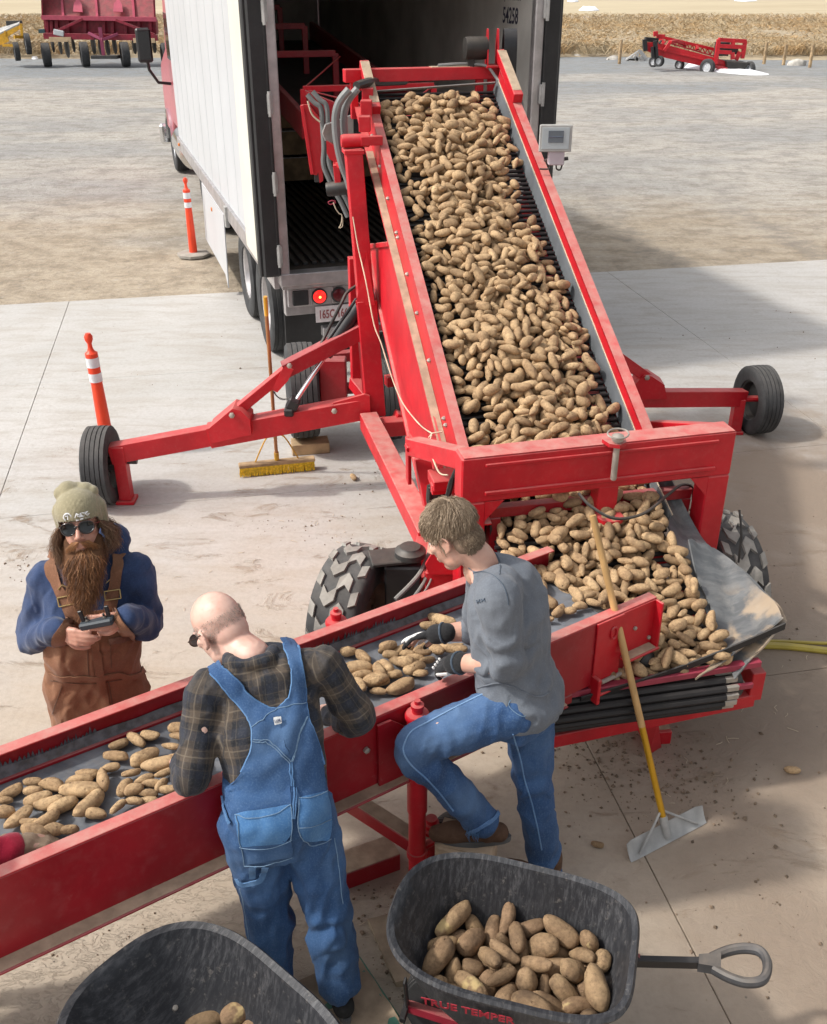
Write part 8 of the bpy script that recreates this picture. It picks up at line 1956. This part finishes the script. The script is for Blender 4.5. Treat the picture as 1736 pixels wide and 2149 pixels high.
# ================================================================ fourth worker: only a red sleeve and a leather glove reach into view
def man_d():
    o = thing('person', 'worker mostly out of view at the left edge in red sleeve and leather glove', 'person', (-1.75, 1.95, 0))
    f = V((-.30, .95, 0)); e1 = V((.95, .30, 0)); pel = V((-1.82, 1.92, .98)); shl = V((-1.85, 2.14, 1.42)); nk = V((-1.86, 2.2, 1.50)); hc = V((-1.88, 2.30, 1.60))
    w_ = at(35, 1775, Y=2.42); e = V((-1.66, 2.12, 1.08)); s = shl+e1*.18; sL = shl-e1*.18; eL = V((-2.15, 2.15, 1.1)); wl = V((-2.0, 2.4, 1.08))
    hipL, hipR = pel-e1*.1, pel+e1*.1; fL, fR = V((-1.93, 1.92, .07)), V((-1.70, 1.95, .07))
    mb = MB(); head(mb, hc, f-up*.7, up+f*.5); limb(mb, [hc-up*.05, nk-up*.04], [.06, .065]); rings(mb, [(pel-up*.08, e1, f, .12, .09, .8), (pel, e1, f, .15, .1, .8), (shl-up*.02, e1, f, .15, .08, .8), (nk-up*.03, e1, f, .07, .06, 1)], 20, 3)
    for a, b, c in ((s, e, w_), (sL, eL, wl)): limb(mb, [a, b, c], [.045, .04, .03])
    for a, c in ((hipL, fL), (hipR, fR)): limb(mb, [a, (a+c)/2, c], [.075, .05, .035])
    d = V((.85, .35, -.15)).normalized(); hand(mb, w_, d, V((.1, -.1, -1)), -1, (.7,)*4, .5, .98); person_part('body', fuse(mb, .006, 2), M['skinC'], o)
    mb = MB(); hand(mb, w_, d, V((.1, -.1, -1)), -1, (.7,)*4, .5, 1.13); limb(mb, [w_-d*.03, w_+d*.03], [.045, .046]); person_part('glove', fuse(mb, .005, 1, folds([(w_+d*.03, .08, d, 1)], .005, .006, 16, 3), bonesof((w_, w_+d*.1, .04, .03))), M['tanleather'], o)
    mb = MB(); rings(mb, [(pel, e1, f, .17, .12, .85), (shl-up*.12, e1, f, .19, .13, .85), (shl+up*.02, e1, f, .13, .10, .9), (nk-up*.02, e1, f, .08, .08, 1)], 24, 4)
    for a, b, c in ((s, e, w_), (sL, eL, wl)): limb(mb, [a, b, b.lerp(c, .95)], [.085, .066, .054])
    limb(mb, [e.lerp(w_, .85), e.lerp(w_, .93)], [.058, .058])
    person_part('jacket', fuse(mb, .008, 4, folds([(e, .12, w_-e, 1.2), (e.lerp(w_, .75), .1, w_-e, 1.2)], .006, .005, 13, 4), bonesof((pel, nk, .17, .12), (s, e, .08, .06), (e, w_, .06, .05))), M['redcloth'], o)
    mb = MB(); rings(mb, [(pel-up*.12, e1, f, .16, .12, .8), (pel+up*.03, e1, f, .172, .124, .85)], 24, 4)
    for a, c in ((hipL, fL), (hipR, fR)): limb(mb, [a, (a+c)/2, c+up*.02], [.11, .09, .085])
    person_part('trousers', fuse(mb, .009, 3), M['jeans'], o); boot(o, fL, fL+f*.2-up*.06); boot(o, fR, fR+f*.2-up*.06)
    mb = MB(); sph(mb, hc+up*.05, (.10, .11, .09)); person_part('beanie', fuse(mb, .008, 2), M['beanie'], o)
import time as _t
for fn in (man_a, man_b, man_c, man_d):
    _s = _t.time(); fn(); print(fn.__name__, round(_t.time()-_s, 1))
# ------------------------------------------------------------------ loose soil, clods and straw on the ground
def crumbs():
    rg = random.Random(8); mb = MB()
    oct_ = [(1, 0, 0), (0, 1, 0), (-1, 0, 0), (0, -1, 0), (0, 0, 1), (0, 0, -.6)]; of = [(0, 1, 4), (1, 2, 4), (2, 3, 4), (3, 0, 4), (1, 0, 5), (2, 1, 5), (3, 2, 5), (0, 3, 5)]
    spots = [((1340, 1620), 190, 90, 900), ((1280, 1560), 120, 40, 350), ((1450, 1680), 160, 70, 260), ((860, 2010), 70, 110, 420), ((800, 1900), 90, 60, 160), ((640, 1110), 130, 40, 160), ((40, 1190), 40, 30, 80), ((780, 1010), 90, 40, 120), ((1640, 1250), 90, 200, 170), ((1560, 1900), 160, 170, 160), ((200, 1950), 200, 70, 160), ((1500, 720), 220, 90, 70), ((350, 760), 300, 90, 60), ((1100, 1560), 80, 60, 120)]
    for (cx, cy), sx, sy, n in spots:
        for _ in range(n*2//5):
            x, y = rg.gauss(cx, sx*.6), rg.gauss(cy, sy*.6); p = at(x, y, z=0)
            s = .0025+.008*rg.random()**3*(1.3 if cy > 1400 else 1); R3 = Matrix.Rotation(rg.uniform(0, 6.3), 3, 'Z') @ Matrix.Rotation(rg.uniform(-.5, .5), 3, 'X')
            k = [rg.uniform(.7, 1.4) for _ in range(6)]
            mb.add([p+V((0, 0, s*.3))+R3@(V(q)*s*k[i]) for i, q in enumerate(oct_)], of)
    o = mb.build('soil_crumbs', mat('soil_crumb', (.20, .145, .10), .95, var=.5, vscale=20), smooth=False)
    tag(o, 'crumbs and clods of dry brown soil scattered over the concrete', 'soil', kind='stuff')
    mb = MB()
    for i in range(70):
        cx, cy, sx, sy = rg.choice(((1350, 1640, 150, 100), (1550, 1450, 120, 150), (700, 1120, 120, 60), (700, 1950, 90, 80), (400, 1200, 150, 80)))
        p = at(rg.gauss(cx, sx*.6), rg.gauss(cy, sy*.6), z=.004); a = rg.uniform(0, 6.3); L_ = rg.uniform(.015, .06); d = V((math.cos(a), math.sin(a), 0)); b = V((-d.y, d.x, 0))*rg.uniform(-.3, .3)
        mb.tube([p, p+d*L_*.5+b*L_+up*.004, p+d*L_], .0016, 5)
    tag(mb.build('straw_bits', M['string']), 'bits of pale straw and root lying on the dirty concrete', 'straw', kind='stuff')
crumbs()
